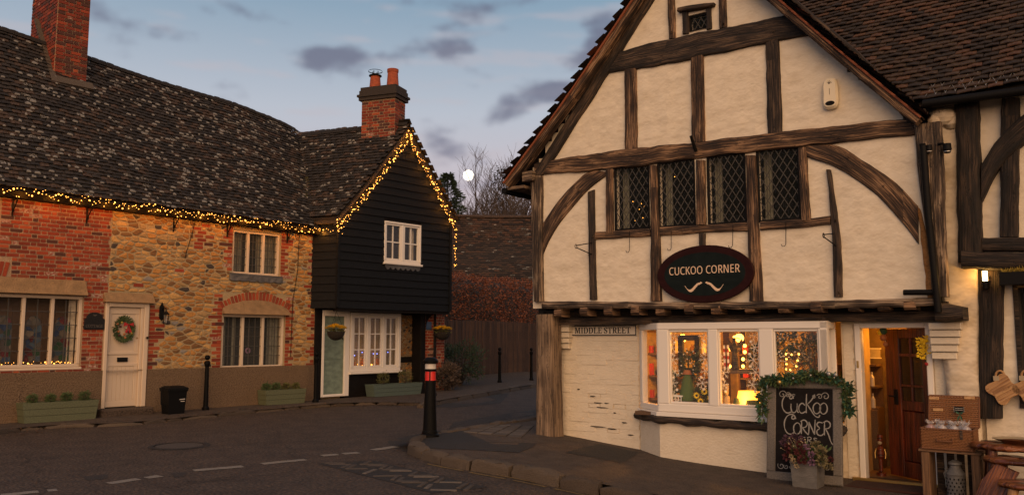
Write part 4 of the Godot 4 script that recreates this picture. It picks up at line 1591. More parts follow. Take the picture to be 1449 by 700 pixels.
# ---------------------------------------------------------------- black weatherboarded house
# one weatherboard: xa..xb at its lower edge, xc..xd at its upper edge
func weatherboard(parent: Node3D, t: Transform3D, y0: float, y1: float, xa: float, xb: float, xc: float, xd: float) -> void:
	var b := MB.new()
	var n := maxi(1, int(ceil((xb - xa) / 0.45)))
	var lo := []
	var hi := []
	var under := []
	for i in n + 1:
		var f := float(i) / n
		var j := rf(-0.006, 0.006)
		lo.append(Vector3(lerpf(xa, xb, f), y0 - 0.012 + j, 0.040 + rf(-0.003, 0.004)))
		hi.append(Vector3(lerpf(xc, xd, f), y1 + 0.012, 0.012))
		under.append(Vector3(lerpf(xa, xb, f), y0 - 0.010 + j, 0.008))
	for i in n:
		b.quad(lo[i], lo[i + 1], hi[i + 1], hi[i])
		b.quad(under[i], under[i + 1], lo[i + 1], lo[i])
	b.tri(under[0], lo[0], hi[0])
	b.tri(under[n], hi[n], lo[n])
	inst(b.mesh(m.black_board), "weatherboard", parent, t)


func gable_left(v: float) -> float: return maxf(4.62, 6.62 - (7.10 - v) * 2.2 / 2.71)
func gable_right(v: float) -> float: return minf(8.27, 6.62 + (7.10 - v) * 1.78 / 2.33)


func build_black_house() -> void:
	var h := thing("weatherboarded_house", "black weatherboarded house with jettied gable, white windows and sage green door", "house", ROW)
	var wall := holder("wall", h)
	var win := Rect2(5.99, 3.61, 1.225, 1.03)
	var b := MB.new()
	pierced(b, steps(4.62, 8.27, 0.15), steps(2.44, 7.1, 0.12), [win], 0.65, 0.12, func(q: Vector2) -> bool: return q.x > gable_left(q.y + 0.07) and q.x < gable_right(q.y + 0.07))
	# sides of the jettied upper storey and its floor
	var d := Vector3(-0.362, 0, -0.932)
	var p0 := Vector3(4.63, 2.44, 0.64)
	var p1 := Vector3(8.26, 2.44, 0.64)
	b.quad(p0 + d * 4.0, p0, p0 + Vector3(0, 2.3, 0), p0 + d * 4.0 + Vector3(0, 2.3, 0))
	b.quad(p1, p1 + d * 4.0, p1 + d * 4.0 + Vector3(0, 2.6, 0), p1 + Vector3(0, 2.6, 0))
	b.quad(p0 + d * 3.0, p1 + d * 3.0, p1, p0)
	b.quad(p0 + Vector3(0, 0.12, 0), p1 + Vector3(0, 0.12, 0), p1 + d * 3.0 + Vector3(0, 0.12, 0), p0 + d * 3.0 + Vector3(0, 0.12, 0))
	b.slab(4.62, 2.36, 8.27, 2.44, 0.50, 0.66)
	part(b, "backing", "black_timber", wall)
	var v := 2.44
	while v < 7.05:
		var e := minf(v + 0.192, 7.09)
		var spans := [[gable_left(v), gable_right(v), gable_left(e), gable_right(e)]]
		if e > win.position.y + 0.02 and v < win.end.y - 0.02:
			spans = [[gable_left(v), win.position.x, gable_left(e), win.position.x], [win.end.x, gable_right(v), win.end.x, gable_right(e)]]
		for s in spans: weatherboard(wall, Transform3D(Basis(), Vector3(0, 0, 0.65)), v, e, s[0], s[1], s[2], s[3])
		v += 0.192
	var side := Transform3D(Basis(Vector3(0.362, 0, 0.932), Vector3.UP, Vector3(-0.932, 0, 0.362)), Vector3(4.62, 0, 0.65))
	v = 2.44
	while v < 4.7:
		weatherboard(wall, side, v, v + 0.192, -1.2, 0.0, -1.2, 0.0)
		v += 0.192
	for q in [[4.61, 3.55, 2.2], [8.275, 3.75, 2.6]]:
		b = MB.new()
		b.box(Vector3(q[0], q[1], 0.67), Vector3(0.075, q[2], 0.08))
		part(b, "corner_board", "black_board", wall)
	casement(h, win, 2, 2, 2, 0.665, {"paint": "white_paint", "frame": 0.05, "mullion": 0.07, "sash": 0.045, "bar": 0.014, "bar_mat": "white_paint", "sill": 0.055, "curtains": [[6.95, 7.12], [6.62, 6.72]], "depth": 0.5, "cloth": "curtain_pale"})
	var ap := PackedVector2Array([Vector2(6.02, 3.555)])
	for i in 57: ap.append(Vector2(6.02 + i * 1.16 / 56.0, 3.49 - 0.06 * absf(sin(i * PI / 8.0))))
	ap.append(Vector2(7.18, 3.555))
	b = MB.new()
	b.prism(ap, 0.69, 0.705)
	part(b, "lead_apron", "lead", h)

	# ground floor: black frame, door, shop-like window, flint panels
	b = MB.new()
	b.slab(4.46, 0.1, 4.67, 2.44, -0.2, 0.03, 0.01)
	b.slab(4.67, 2.33, 8.1, 2.44, -0.2, 0.02)
	b.slab(5.40, 0.15, 7.13, 0.86, -0.2, -0.01)
	b.slab(7.13, 1.10, 7.9, 1.25, -0.15, 0.012, 0.006)
	b.slab(7.13, 0.15, 7.9, 0.32, -0.15, 0.012, 0.006)
	part(b, "timber_frame", "black_timber", wall)
	b = MB.new()
	b.slab(4.47, 0.0, 8.6, 2.4, -0.35, -0.205)
	b.slab(7.13, 0.1, 8.0, 2.4, -0.2, -0.02)
	part(b, "wall_core", "mortar", wall)
	var fl := []
	for poly in rubble(Rect2(7.14, 0.32, 0.74, 2.0), [Rect2(7.1, 1.09, 0.9, 0.17)], 0.085, 0.07, 0.004):
		var mid := centre(poly)
		var loc := PackedVector2Array()
		for q in poly: loc.append(q - mid)
		var sb := MB.new()
		sb.prism(loc, -0.03, rf(0.0, 0.01), 0.004, 0.004)
		fl.append({"t": Transform3D(Basis(), Vector3(mid.x, mid.y, -0.01)), "m": sb.mesh(m["flint" if rng.randf() < 0.55 else ["stone1", "stone3", "stone5"][rng.randi() % 3]])})
	pieces(fl, "flint", "flintwork", wall)
	var pa := [Vector2(7.557, 0.383), Vector2(7.727, 2.331), Vector2(8.446, 0.344), Vector2(8.109, 2.339)]
	b = MB.new()
	b.slab(pa[0].x, 0.1, pa[0].x + 0.17, 2.44, -0.1, 0.34, 0.01)
	# curved bracket under the jetty
	for i in 8:
		var a := i / 8.0 * PI / 2
		var e := (i + 1) / 8.0 * PI / 2
		b.quad(Vector3(pa[0].x + 0.17 + 0.45 * (1 - cos(a)), 1.95 + 0.45 * sin(a), 0.34), Vector3(pa[0].x + 0.17 + 0.45 * (1 - cos(e)), 1.95 + 0.45 * sin(e), 0.34), Vector3(pa[0].x + 0.17, 2.42, 0.34), Vector3(pa[0].x + 0.17, 2.42 - 0.001, 0.34))
	part(b, "jetty_post", "black_timber", wall)
	b = MB.new()
	b.slab(pa[0].x + 0.17, 0.1, pa[2].x, 2.4, -0.6, 0.298)
	part(b, "pier_core", "mortar_red", wall)
	var bi := brick_items(Transform3D(Basis(), Vector3(0, 0, 0.30)), 0.2, 2.4, func(_v): return [[pa[0].x + 0.175, pa[2].x]], 0.12)
	pieces(bi, "brick", "brickwork", wall)
	b = MB.new()
	b.tube([Vector3(pa[3].x - 0.07, 0.2, 0.36), Vector3(pa[3].x - 0.07, 2.44, 0.36)], [0.036], 8)
	part(b, "downpipe", "iron", h)
	b = MB.new()
	b.slab(pa[0].x + 0.20, 1.96, pa[0].x + 0.38, 2.16, 0.315, 0.335)
	part(b, "number_plate", "blue_plate", h)

	var dr := holder("door", h)
	b = MB.new()
	b.slab(4.67, 0.33, 4.745, 2.40, -0.15, 0.03, 0.008)
	b.slab(5.345, 0.33, 5.49, 2.40, -0.15, 0.03, 0.008)
	b.slab(4.745, 2.26, 5.345, 2.40, -0.15, 0.03, 0.008)
	b.slab(4.745, 0.33, 5.345, 0.39, -0.15, 0.03, 0.008)
	part(b, "frame", "white_paint", dr)
	b = MB.new()
	b.slab(4.747, 0.39, 5.343, 1.208, -0.15, -0.02, 0.006)
	b.slab(4.747, 1.212, 5.343, 2.26, -0.15, -0.02, 0.006)
	part(b, "leaf", "sage", dr)
	b = MB.new()
	b.ball(Vector3(5.29, 1.72, 0.0), 0.022, 8, 5)
	part(b, "knob", "iron", dr)
	casement(h, Rect2(5.505, 0.905, 1.625, 1.46), 3, 2, 3, 0.02, {"paint": "white_paint", "frame": 0.085, "mullion": 0.075, "sash": 0.05, "bar": 0.013, "bar_mat": "white_paint", "sill": 0.06, "depth": 1.0, "curtains": [[6.86, 7.05], [5.6, 5.66]], "cloth": "curtain_pale"})

	# roof
	var roof := holder("roof", h)
	b = MB.new()
	for k in 2:
		var f := wing_left if k == 0 else wing_right
		var rows := []
		var uvs := []
		for i in 9:
			var row := []
			var uv := []
			for j in 13:
				row.append(f.call(lerpf(-0.13, 4.6, j / 12.0), i / 8.0) + Vector3(0, -0.03, 0))
				uv.append(Vector2(i, j))
			if k == 0: row.reverse()
			rows.append(row)
			uvs.append(uv)
		b.grid(rows, uvs)
	part(b, "deck", "deck", roof)
	var flip := func(a: float, t: float) -> Vector3: return wing_left(3.6 - a, t)
	var flip2 := func(a: float, t: float) -> Vector3: return wing_right(a, t)
	var keep := func(p: Vector3, _a: float, _t: float) -> bool: return p.y > cottage_height(p) - 0.03 or p.z > 0.28
	pieces(tile_items(flip, 0.0, 3.75, 3.5, keep, ["tile1", "tile0", "tile2", "tile4", "tile3"], [0.40, 0.76, 0.97, 0.995, 9.0]), "tile", "tiling", roof, 300, 0.14)
	pieces(tile_items(flip2, -0.11, 0.7, 2.93, func(_p, _a, _t): return true, ["tile1", "tile0", "tile2"], [0.4, 0.7, 9.0]), "tile", "tiling", roof, 60)
	ridge_row(roof, [wing_ridge(-0.13) + Vector3(0, 0.03, 0), wing_ridge(3.3) + Vector3(0, 0.0, 0)], "tile1")
	# barge boards
	for k in 2:
		b = MB.new()
		var f := wing_left if k == 0 else wing_right
		for i in 10:
			var a: Vector3 = f.call(-0.1, i / 10.0) + Vector3(0, -0.035, 0)
			var e: Vector3 = f.call(-0.1, (i + 1) / 10.0) + Vector3(0, -0.035, 0)
			if k == 1:
				var s := a
				a = e
				e = s
			var dn := Vector3(0, -0.15, 0)
			b.quad(a + dn, e + dn, e, a)
			b.quad(a + dn + Vector3(0, 0, -0.1), e + dn + Vector3(0, 0, -0.1), e + dn, a + dn)
		part(b, "barge_board", "oak_dark", roof)
	b = MB.new()
	for i in 8:
		var a := wing_left(lerpf(-0.1, 1.1, i / 8.0), 0.0)
		var e := wing_left(lerpf(-0.1, 1.1, (i + 1) / 8.0), 0.0)
		b.quad(e + Vector3(0.05, -0.14, 0), a + Vector3(0.05, -0.14, 0), a, e)
		b.quad(e + Vector3(0.3, -0.14, 0), a + Vector3(0.3, -0.14, 0), a + Vector3(0.05, -0.14, 0), e + Vector3(0.05, -0.14, 0))
	part(b, "eaves_board", "oak_dark", roof)
	# moss growing in the valley
	b = MB.new()
	for i in 900:
		var t := rf(0.18, 0.46)
		var p := cottage_roof(0, t)
		var u := 3.4
		while u < 6.0 and cottage_roof(u, t).y > wing_height(cottage_roof(u, t)): u += 0.03
		p = cottage_roof(u + rf(-0.14, 0.10) * (1.0 - absf(t - 0.32) * 4.0), t)
		p.y = maxf(p.y, wing_height(p)) + 0.02
		b.leaf(p, Vector3(rf(-0.6, 0.6), rf(0.3, 1), rf(-0.3, 0.8)).normalized(), Vector3(rf(-1, 1), 0.2, rf(-1, 1)).normalized(), rf(0.03, 0.08), 0.02)
	part(b, "moss", "leaf_olive", roof, "stuff")

	# chimney on the ridge with two clay pots
	var ch := holder("chimney", h)
	var bs := Basis(Vector3(0.932, 0, -0.362), Vector3.UP, Vector3(0.362, 0, 0.932))
	var o := wing_ridge(0.62)
	o.y = 0
	var ct := Transform3D(bs, o)
	b = MB.new()
	b.xf = ct
	b.box(Vector3(0, 7.2, 0), Vector3(0.55, 1.36, 0.97))
	part(b, "core", "mortar_red", ch)
	var it := brick_items(ct * Transform3D(Basis(), Vector3(-0.28, 0, 0.49)), 6.7, 7.86, func(_v): return [[0.0, 0.56]], 0.04, 0.004, 0.45)
	it.append_array(brick_items(ct * Transform3D(Basis(Vector3.UP, -PI / 2), Vector3(-0.28, 0, -0.49)), 6.7, 7.86, func(_v): return [[0.0, 0.98]], 0.04, 0.004, 0.45))
	pieces(it, "brick", "brickwork", ch)
	b = MB.new()
	b.xf = ct
	b.box(Vector3(0, 7.91, 0), Vector3(0.68, 0.09, 1.10))
	b.box(Vector3(0, 7.985, 0), Vector3(0.75, 0.06, 1.17))
	b.box(Vector3(0, 8.07, 0), Vector3(0.66, 0.11, 1.08))
	b.box(Vector3(0, 8.17, 0), Vector3(0.62, 0.09, 1.03))
	part(b, "cap", "sooty", ch)
	for k in 2:
		b = MB.new()
		b.xf = ct
		var c := Vector3(0.0, 8.21, -0.26 + 0.52 * k)
		b.lathe([Vector2(0.155, 0.0), Vector2(0.16, 0.05), Vector2(0.135, 0.40), Vector2(0.15, 0.43), Vector2(0.15, 0.50), Vector2(0.12, 0.505), Vector2(0.11, 0.3)] if k == 1 else [Vector2(0.15, 0.0), Vector2(0.15, 0.1), Vector2(0.13, 0.33), Vector2(0.13, 0.36), Vector2(0.10, 0.36)], c, 16)
		var pot := part(b, "chimney_pot", "terracotta", ch)
		if k == 0:
			b = MB.new()
			b.xf = ct
			b.lathe([Vector2(0.10, 0.36), Vector2(0.17, 0.375), Vector2(0.17, 0.395), Vector2(0.09, 0.42)], c, 14)
			for j in 4: b.box(c + Vector3(0.08 * cos(j * PI / 2), 0.46, 0.08 * sin(j * PI / 2)), Vector3(0.015, 0.1, 0.015))
			b.lathe([Vector2(0.19, 0.50), Vector2(0.18, 0.52), Vector2(0.0, 0.55)], c, 14)
			part(b, "cowl", "iron", ch)


# ---------------------------------------------------------------- beyond the street
func build_background() -> void:
	# close-boarded fence
	var a := Vector3(-4.6, 0, -23.6)
	var e := Vector3(3.6, 0, -40.2)
	var fr := Transform3D(Basis(Vector3.UP, atan2(-(e - a).z, (e - a).x)), a)
	var f := thing("board_fence", "tall brown close-boarded wooden fence below the russet hedge", "fence", fr, Vector3.ZERO)
	var l := (e - a).length()
	var x := 0.0
	var meshes := []
	for k in 4:
		var b := MB.new()
		b.cbox(Vector3(0, 0.5, 0), Vector3(0.122, 1.0, 0.018), 0.003)
		for i in b.uv.size(): b.uv[i] = Vector2(b.v[i].y * 1.9 + k * 0.7, b.v[i].x + k * 0.11)
		meshes.append(b.mesh(m.fence if k % 2 else m.fence_dark))
	while x < l:
		var g := fr * Vector3(x, 0, 0)
		var y := gh(g.x, g.z) + 0.1
		var ht := 1.93 + rf(-0.012, 0.012)
		inst(meshes[rng.randi() % 4], "plank", f, Transform3D(Basis(Vector3.UP, 0.12 + rf(-0.02, 0.02)) * Basis.from_scale(Vector3(1, ht, 1)), Vector3(x, y, rf(-0.004, 0.004))))
		x += 0.118
	x = 0.6
	while x < l:
		var g := fr * Vector3(x, 0, 0)
		var b := MB.new()
		b.box(Vector3(x, gh(g.x, g.z) + 1.03, -0.06), Vector3(0.1, 1.9, 0.09))
		part(b, "post", "fence_dark", f)
		x += 2.4
	var b := MB.new()
	for k in 3:
		var g := fr * Vector3(l / 2, 0, 0)
		b.box(Vector3(l / 2, gh(g.x, g.z) + 0.5 + 0.6 * k, -0.04), Vector3(l, 0.07, 0.05))
	part(b, "rail", "fence_dark", f)

	# russet beech hedge standing behind the fence
	var hd := thing("beech_hedge", "russet brown beech hedge growing tall behind the wooden fence", "hedge", fr, Vector3(0, 0, -0.4))
	b = MB.new()
	var hn := noise(77, 0.5, 3)
	var rows := []
	var uvs := []
	var prof := [Vector2(0.0, 0.2), Vector2(0.0, 2.5), Vector2(-0.15, 3.6), Vector2(-0.5, 3.95), Vector2(-1.0, 3.95), Vector2(-1.4, 3.5), Vector2(-1.5, 0.2)]
	for q in prof:
		var row := []
		var uv := []
		for i in 41:
			var s := l * i / 40.0
			row.append(Vector3(s, q.y + hn.get_noise_2d(s, q.x) * 0.3, q.x - 0.1 + hn.get_noise_2d(s, q.y + 30.0) * 0.25))
			uv.append(Vector2(s, q.y))
		rows.append(row)
		uvs.append(uv)
	b.grid(rows, uvs)
	part(b, "branches", "bark", hd)
	var lm := MB.new()
	lm.leaf(Vector3.ZERO, Vector3.RIGHT, Vector3.UP, 1.0, 0.62)
	var mm := MultiMesh.new()
	mm.transform_format = MultiMesh.TRANSFORM_3D
	mm.use_colors = true
	mm.mesh = lm.mesh(m.beech)
	mm.instance_count = 26000
	for i in 26000:
		var s := rf(0, l)
		var k := rf(0.6, 4.35)
		var p: Vector2
		if k < 3.6: p = Vector2(0, 0.4 + k)
		else: p = Vector2(-(k - 3.6) * 2.0, 4.0)
		var pos := Vector3(s, p.y + hn.get_noise_2d(s, p.x) * 0.3 + rf(-0.12, 0.08), p.x + hn.get_noise_2d(s, p.y + 30.0) * 0.28 + rf(-0.14, 0.16))
		var bs := Basis.from_euler(Vector3(rf(-1.3, 1.3), rf(0, TAU), rf(-1.2, 1.2))).scaled(Vector3.ONE * rf(0.055, 0.10))
		mm.set_instance_transform(i, Transform3D(bs, pos))
		var t := rng.randf()
		var col := Color(0.17, 0.042, 0.015).lerp(Color(0.25, 0.085, 0.032), t)
		if rng.randf() < 0.2: col = Color(0.09, 0.025, 0.012)
		mm.set_instance_color(i, col * rf(0.7, 1.15))
	var mi := MultiMeshInstance3D.new()
	mi.multimesh = mm
	mi.name = "foliage"
	mi.set_meta("kind", "stuff")
	hd.add_child(mi)

	# house with a long brown tiled roof behind the hedge
	var hf := Transform3D(Basis(Vector3.UP, deg_to_rad(4.0)), Vector3(-9.5, 0.4, -45.0))
	var hs := thing("tiled_house", "house beyond the hedge showing only its long dark brown tiled roof", "house", hf)
	b = MB.new()
	b.slab(0, 0, 17, 4.3, -8.0, 3.4)
	part(b, "wall", "mortar_red", hs)
	var slope := func(a: float, t: float) -> Vector3:
		return Vector3(-0.4 + a, lerpf(4.05, 7.95, t) - 0.08 * sin(PI * t) - 0.10 * sin(PI * a / 17.8), lerpf(3.8, 0.0, t))
	b = MB.new()
	b.quad(Vector3(-0.4, 3.98, 3.8), Vector3(17.4, 3.98, 3.8), Vector3(17.4, 7.8, 0), Vector3(-0.4, 7.8, 0))
	b.quad(Vector3(17.4, 7.95, 0), Vector3(-0.4, 7.95, 0), Vector3(-0.4, 4.0, -8.2), Vector3(17.4, 4.0, -8.2))
	var rf_ := part(b, "roof", "deck", hs)
	pieces(tile_items(slope, 4.0, 16.0, 5.4, func(_p, _a, _t): return true, ["shoptile0", "shoptile1", "shoptile2", "tile2", "tile4"], [0.36, 0.68, 0.88, 0.975, 9.0], 0.26, 0.17), "tile", "tiling", rf_, 0, 0.03)
	ridge_row(rf_, [Vector3(-0.4, 8.0, 0), Vector3(8.5, 7.90, 0), Vector3(17.4, 8.0, 0)], "tile2", 0.15, 0.42)

	# trees
	bare_tree(Vector3(-2.2, 0.4, -57), 13.2, 11, "wide bare tree standing below the moon, darkest with twigs")
	bare_tree(Vector3(-1.0, 0.4, -60), 15.8, 12, "bare tree between the moon and the shop gable, ivy on its stem")
	bare_tree(Vector3(0.0, 0.4, -58), 14.0, 13, "shorter bare tree showing low behind the brown tiled roof")
	bare_tree(Vector3(1.6, 0.4, -61), 15.6, 14, "bare tree seen closest to the eaves of the timbered shop")
	var cf := thing("evergreen_tree", "dark green evergreen tree rising beside the black gable", "tree", Transform3D(), Vector3(-4.15, 0.4, -54))
	b = MB.new()
	b.tube([Vector3.ZERO, Vector3(0.1, 5, 0), Vector3(0, 11.4, 0)], [0.28, 0.18, 0.03], 7)
	part(b, "trunk", "bark", cf)
	b = MB.new()
	for i in 9000:
		var y := rf(2.0, 11.9)
		var rr := (12.3 - y) * 0.5 * (0.8 + 0.25 * sin(y * 3.1) + 0.18 * sin(y * 7.3)) + 0.15
		var an := rf(0, TAU)
		var r2 := rr * sqrt(rf(0.15, 1.0)) * (0.85 + 0.3 * sin(an * 3.0 + y))
		var out := Vector3(cos(an), rf(-0.25, 0.5), sin(an)).normalized()
		b.leaf(Vector3(cos(an) * r2, y, sin(an) * r2), out, Vector3(rf(-1, 1), 1, rf(-1, 1)).normalized(), rf(0.16, 0.34), 0.11)
	part(b, "crown", "leaf_dark", cf, "stuff")

	# dark shrubs by the black house
	for s in [[Vector3(-1.494, 0.369, -25.012), 0.85, 1.35, "leaf_dark", "dark green rounded bush growing against the wooden fence"], [Vector3(-1.751, 0.345, -22.995), 0.42, 0.75, "twig", "dry brown shrub at the corner of the brick pier"]]:
		var p: Vector3 = s[0]
		var t := thing("shrub", s[4], "shrub", Transform3D(), Vector3(p.x, gh(p.x, p.z) + 0.08, p.z))
		b = MB.new()
		for i in 14:
			var an := rf(0, TAU)
			b.tube([Vector3.ZERO, Vector3(cos(an) * s[1] * 0.5, s[2] * 0.6, sin(an) * s[1] * 0.5)], [0.02, 0.008], 4)
		part(b, "stem", "bark", t)
		b = MB.new()
		clump(b, Vector3(0, s[2] * 0.52, 0), Vector3(s[1], s[2] * 0.52, s[1]), 1500, 0.10)
		part(b, "crown", s[3], t, "stuff")

	# full moon
	var mo := setting("moon")
	b = MB.new()
	b.ball(Vector3.ZERO, 3.0, 32, 18)
	part(b, "moon_disc", "moon_face", mo)
	mo.position = Vector3(-24.800, 93.960, -472.814)


func clump(b: MB, o: Vector3, r: Vector3, n: int, size: float) -> void:
	for i in n:
		var d := Vector3(rf(-1, 1), rf(-1, 1), rf(-1, 1)).normalized()
		var bump := 0.82 + 0.18 * sin(d.x * 5.0 + o.x * 9.0) * sin(d.y * 6.0 + 2.0) + 0.12 * sin(d.z * 9.0)
		var p := o + d * r * bump * pow(rng.randf(), 0.28)
		b.leaf(p, (d + Vector3(rf(-0.8, 0.8), rf(-0.3, 0.9), rf(-0.8, 0.8))).normalized(), Vector3(rf(-1, 1), rf(0, 1), rf(-1, 1)).normalized(), size * rf(0.6, 1.3), size * 0.45)


func bare_tree(at: Vector3, height: float, seed_: int, label: String) -> void:
	var t := thing("bare_tree", label, "tree", Transform3D(), at, "bare trees on the skyline")
	var r := RandomNumberGenerator.new()
	r.seed = seed_
	var trunk := MB.new()
	var crown := MB.new()
	var top := Vector3(0.2, height * 0.42, 0)
	trunk.tube([Vector3.ZERO, Vector3(0.1, height * 0.2, 0.05), top], [0.34, 0.27, 0.2], 8)
	for i in 7:
		var an := TAU * i / 7.0 + r.randf_range(-0.3, 0.3)
		limb(crown, r, top - Vector3(0, height * 0.14 * (i % 3) * 0.5, 0), Vector3(cos(an) * 0.75, r.randf_range(0.7, 1.3), sin(an) * 0.75).normalized(), height * 0.24, 0.11, 0)
	part(trunk, "trunk", "bark", t)
	part(crown, "crown", "twig", t)
	if seed_ == 12:
		var iv := MB.new()
		for i in 1600: iv.leaf(Vector3(0.15 + r.randfn(0, 0.35), r.randf_range(height * 0.3, height * 0.86), r.randfn(0, 0.35)), Vector3(r.randf_range(-1, 1), r.randf_range(-0.5, 0.5), 1).normalized(), Vector3.UP, 0.2, 0.14)
		part(iv, "ivy", "leaf_dark", t, "stuff")


func limb(b: MB, r: RandomNumberGenerator, p: Vector3, d: Vector3, l: float, rad: float, level: int) -> void:
	var pts := [p]
	var q := p
	var dd := d
	for i in 3:
		dd = (dd + Vector3(r.randf_range(-0.22, 0.22), r.randf_range(-0.05, 0.22), r.randf_range(-0.22, 0.22))).normalized()
		q += dd * l / 3.0
		pts.append(q)
	b.tube(pts, [rad, rad * 0.85, rad * 0.7, rad * 0.5], 4 if level < 2 else 3, false)
	if level >= 4: return
	var n: int = [4, 4, 4, 3][level]
	for i in n:
		var at: Vector3 = pts[1].lerp(pts[3], r.randf_range(0.0, 1.0)) if i < n - 1 else pts[3]
		var side := Vector3(r.randf_range(-1, 1), r.randf_range(-0.1, 0.9), r.randf_range(-1, 1)).normalized()
		limb(b, r, at, (dd * 0.75 + side * 0.8).normalized(), l * r.randf_range(0.5, 0.78), maxf(rad * 0.5, 0.011), level + 1)


# ---------------------------------------------------------------- timber-framed shop
# hewn timber between two edge lines (left to right or bottom to top), standing proud of the wall
func timber(parent: Node3D, called: String, mat_: String, lo: Array, hi: Array, z0: float, z1: float, wob := 0.008) -> MeshInstance3D:
	var a := smooth_line(lo)
	var e := smooth_line(hi)
	var l: float = a.get_baked_length()
	var n := maxi(3, int(l / 0.07))
	var su := rf(0, 2.0)
	var sv := rf(0, 0.35)
	var nz := noise(rng.randi() % 9999, 2.2, 3)
	var rows := []
	var uvs := []
	var prof := [[0.0, 0.0], [0.0, 0.75], [0.07, 0.97], [0.3, 1.0], [0.5, 1.0], [0.7, 1.0], [0.93, 0.97], [1.0, 0.75], [1.0, 0.0]]
	for q in prof: rows.append([]); uvs.append([])
	for i in n + 1:
		var f := float(i) / n
		var pa := a.sample_baked(l * f)
		var pe := e.sample_baked(e.get_baked_length() * f)
		var w := pa.distance_to(pe)
		var dir := (pe - pa) / maxf(w, 1e-4)
		var wa := nz.get_noise_2d(f * l, 3.0) * wob * 1.6
		var we := nz.get_noise_2d(f * l, 60.0) * wob * 1.6
		for k in prof.size():
			var s: float = prof[k][0]
			var p := pa.lerp(pe, s) - dir * wa * (1.0 - s) + dir * we * s
			var z: float = lerpf(z0, z1, prof[k][1]) + (nz.get_noise_2d(f * l * 1.5, s * w * 4.0 + 20.0) * wob * 1.2 if k > 0 and k < 8 else 0.0)
			rows[k].append(Vector3(p.x, p.y, z))
			uvs[k].append(Vector2(su + f * l, sv + s * w + (prof[k][1] - 1.0) * 0.05 * (1.0 if k < 4 else -1.0)))
	var b := MB.new()
	var cr: Vector3 = (rows[4][1] - rows[4][0]).cross(rows[5][0] - rows[3][0])
	if cr.z < 0:
		rows.reverse()
		uvs.reverse()
	b.grid(rows, uvs)
	for i in [0, n]:
		for k in range(1, prof.size() - 1):
			if i == 0: b.tri(rows[0][0], rows[k][0], rows[k + 1][0]) if cr.z < 0 else b.tri(rows[0][0], rows[k + 1][0], rows[k][0])
			else: b.tri(rows[0][n], rows[k + 1][n], rows[k][n])
	return part(b, called, mat_, parent)


func smooth_line(pts: Array) -> Curve2D:
	var c := Curve2D.new()
	c.bake_interval = 0.04
	for i in pts.size():
		var t: Vector2 = (pts[mini(i + 1, pts.size() - 1)] - pts[maxi(i - 1, 0)]) / 6.0
		c.add_point(pts[i], -t, t)
	return c


func shop_left(v: float) -> float: return -5.62 + (v - 4.30) * 3.12 / 3.58
func shop_right(v: float) -> float: return 0.40 - (v - 4.36) * 2.90 / 3.52


# leaded window in a dark iron casement: diamond panes, each its own piece of glass
func leaded(parent: Node3D, r: Rect2, z: float, dx: float, dy: float) -> Node3D:
	var w := holder("window", parent)
	var b := MB.new()
	var f := 0.028
	b.slab(r.position.x, r.position.y, r.end.x, r.position.y + f, z - 0.03, z + 0.012, 0.004)
	b.slab(r.position.x, r.end.y - f, r.end.x, r.end.y, z - 0.03, z + 0.012, 0.004)
	b.slab(r.position.x, r.position.y + f, r.position.x + f, r.end.y - f, z - 0.03, z + 0.012, 0.004)
	b.slab(r.end.x - f, r.position.y + f, r.end.x, r.end.y - f, z - 0.03, z + 0.012, 0.004)
	part(b, "casement_frame", "iron", w)
	var inner := r.grow(-f)
	var rect := PackedVector2Array([inner.position, Vector2(inner.end.x, inner.position.y), inner.end, Vector2(inner.position.x, inner.end.y)])
	b = MB.new()
	var nx := int(inner.size.x / dx) + 2
	var ny := int(inner.size.y / dy) + 2
	for j in range(-1, ny * 2 + 1):
		for i in range(-1, nx + 1):
			var c := inner.position + Vector2((i + (0.5 if j % 2 else 0.0)) * dx, j * dy * 0.5)
			var dia := PackedVector2Array([c + Vector2(0, -dy / 2), c + Vector2(dx / 2, 0), c + Vector2(0, dy / 2), c + Vector2(-dx / 2, 0)])
			for pl in Geometry2D.intersect_polygons(dia, rect):
				if absf(area(pl)) < dx * dy * 0.03: continue
				var g := MB.new()
				var tx_ := rf(-0.03, 0.03)
				var ty_ := rf(-0.03, 0.03)
				var ids := Geometry2D.triangulate_polygon(pl)
				for k in range(0, ids.size(), 3):
					var q := []
					for o in 3: q.append(Vector3(pl[ids[k + o]].x, pl[ids[k + o]].y, z - 0.008 + (pl[ids[k + o]] - c).dot(Vector2(tx_, ty_))))
					if (q[1] - q[0]).cross(q[2] - q[0]).z > 0: g.tri(q[0], q[1], q[2])
					else: g.tri(q[0], q[2], q[1])
				part(g, "pane", "glass_old", w)
				for k in pl.size():
					var p0 := Vector3(pl[k].x, pl[k].y, z - 0.003)
					var p1 := Vector3(pl[(k + 1) % pl.size()].x, pl[(k + 1) % pl.size()].y, z - 0.003)
					var d := p1 - p0
					if absf(d.x) < 0.004 or absf(d.y) < 0.004 or d.x < 0: continue
					var s := Vector3(-d.y, d.x, 0).normalized() * 0.005
					b.quad(p0 - s, p1 - s, p1 + s, p0 + s)
					b.quad(p0 + s, p1 + s, p1 + s + Vector3(0, 0, -0.009), p0 + s + Vector3(0, 0, -0.009))
					b.quad(p0 - s + Vector3(0, 0, -0.009), p1 - s + Vector3(0, 0, -0.009), p1 - s, p0 - s)
	part(b, "lead_lattice", "came", w)
	return w


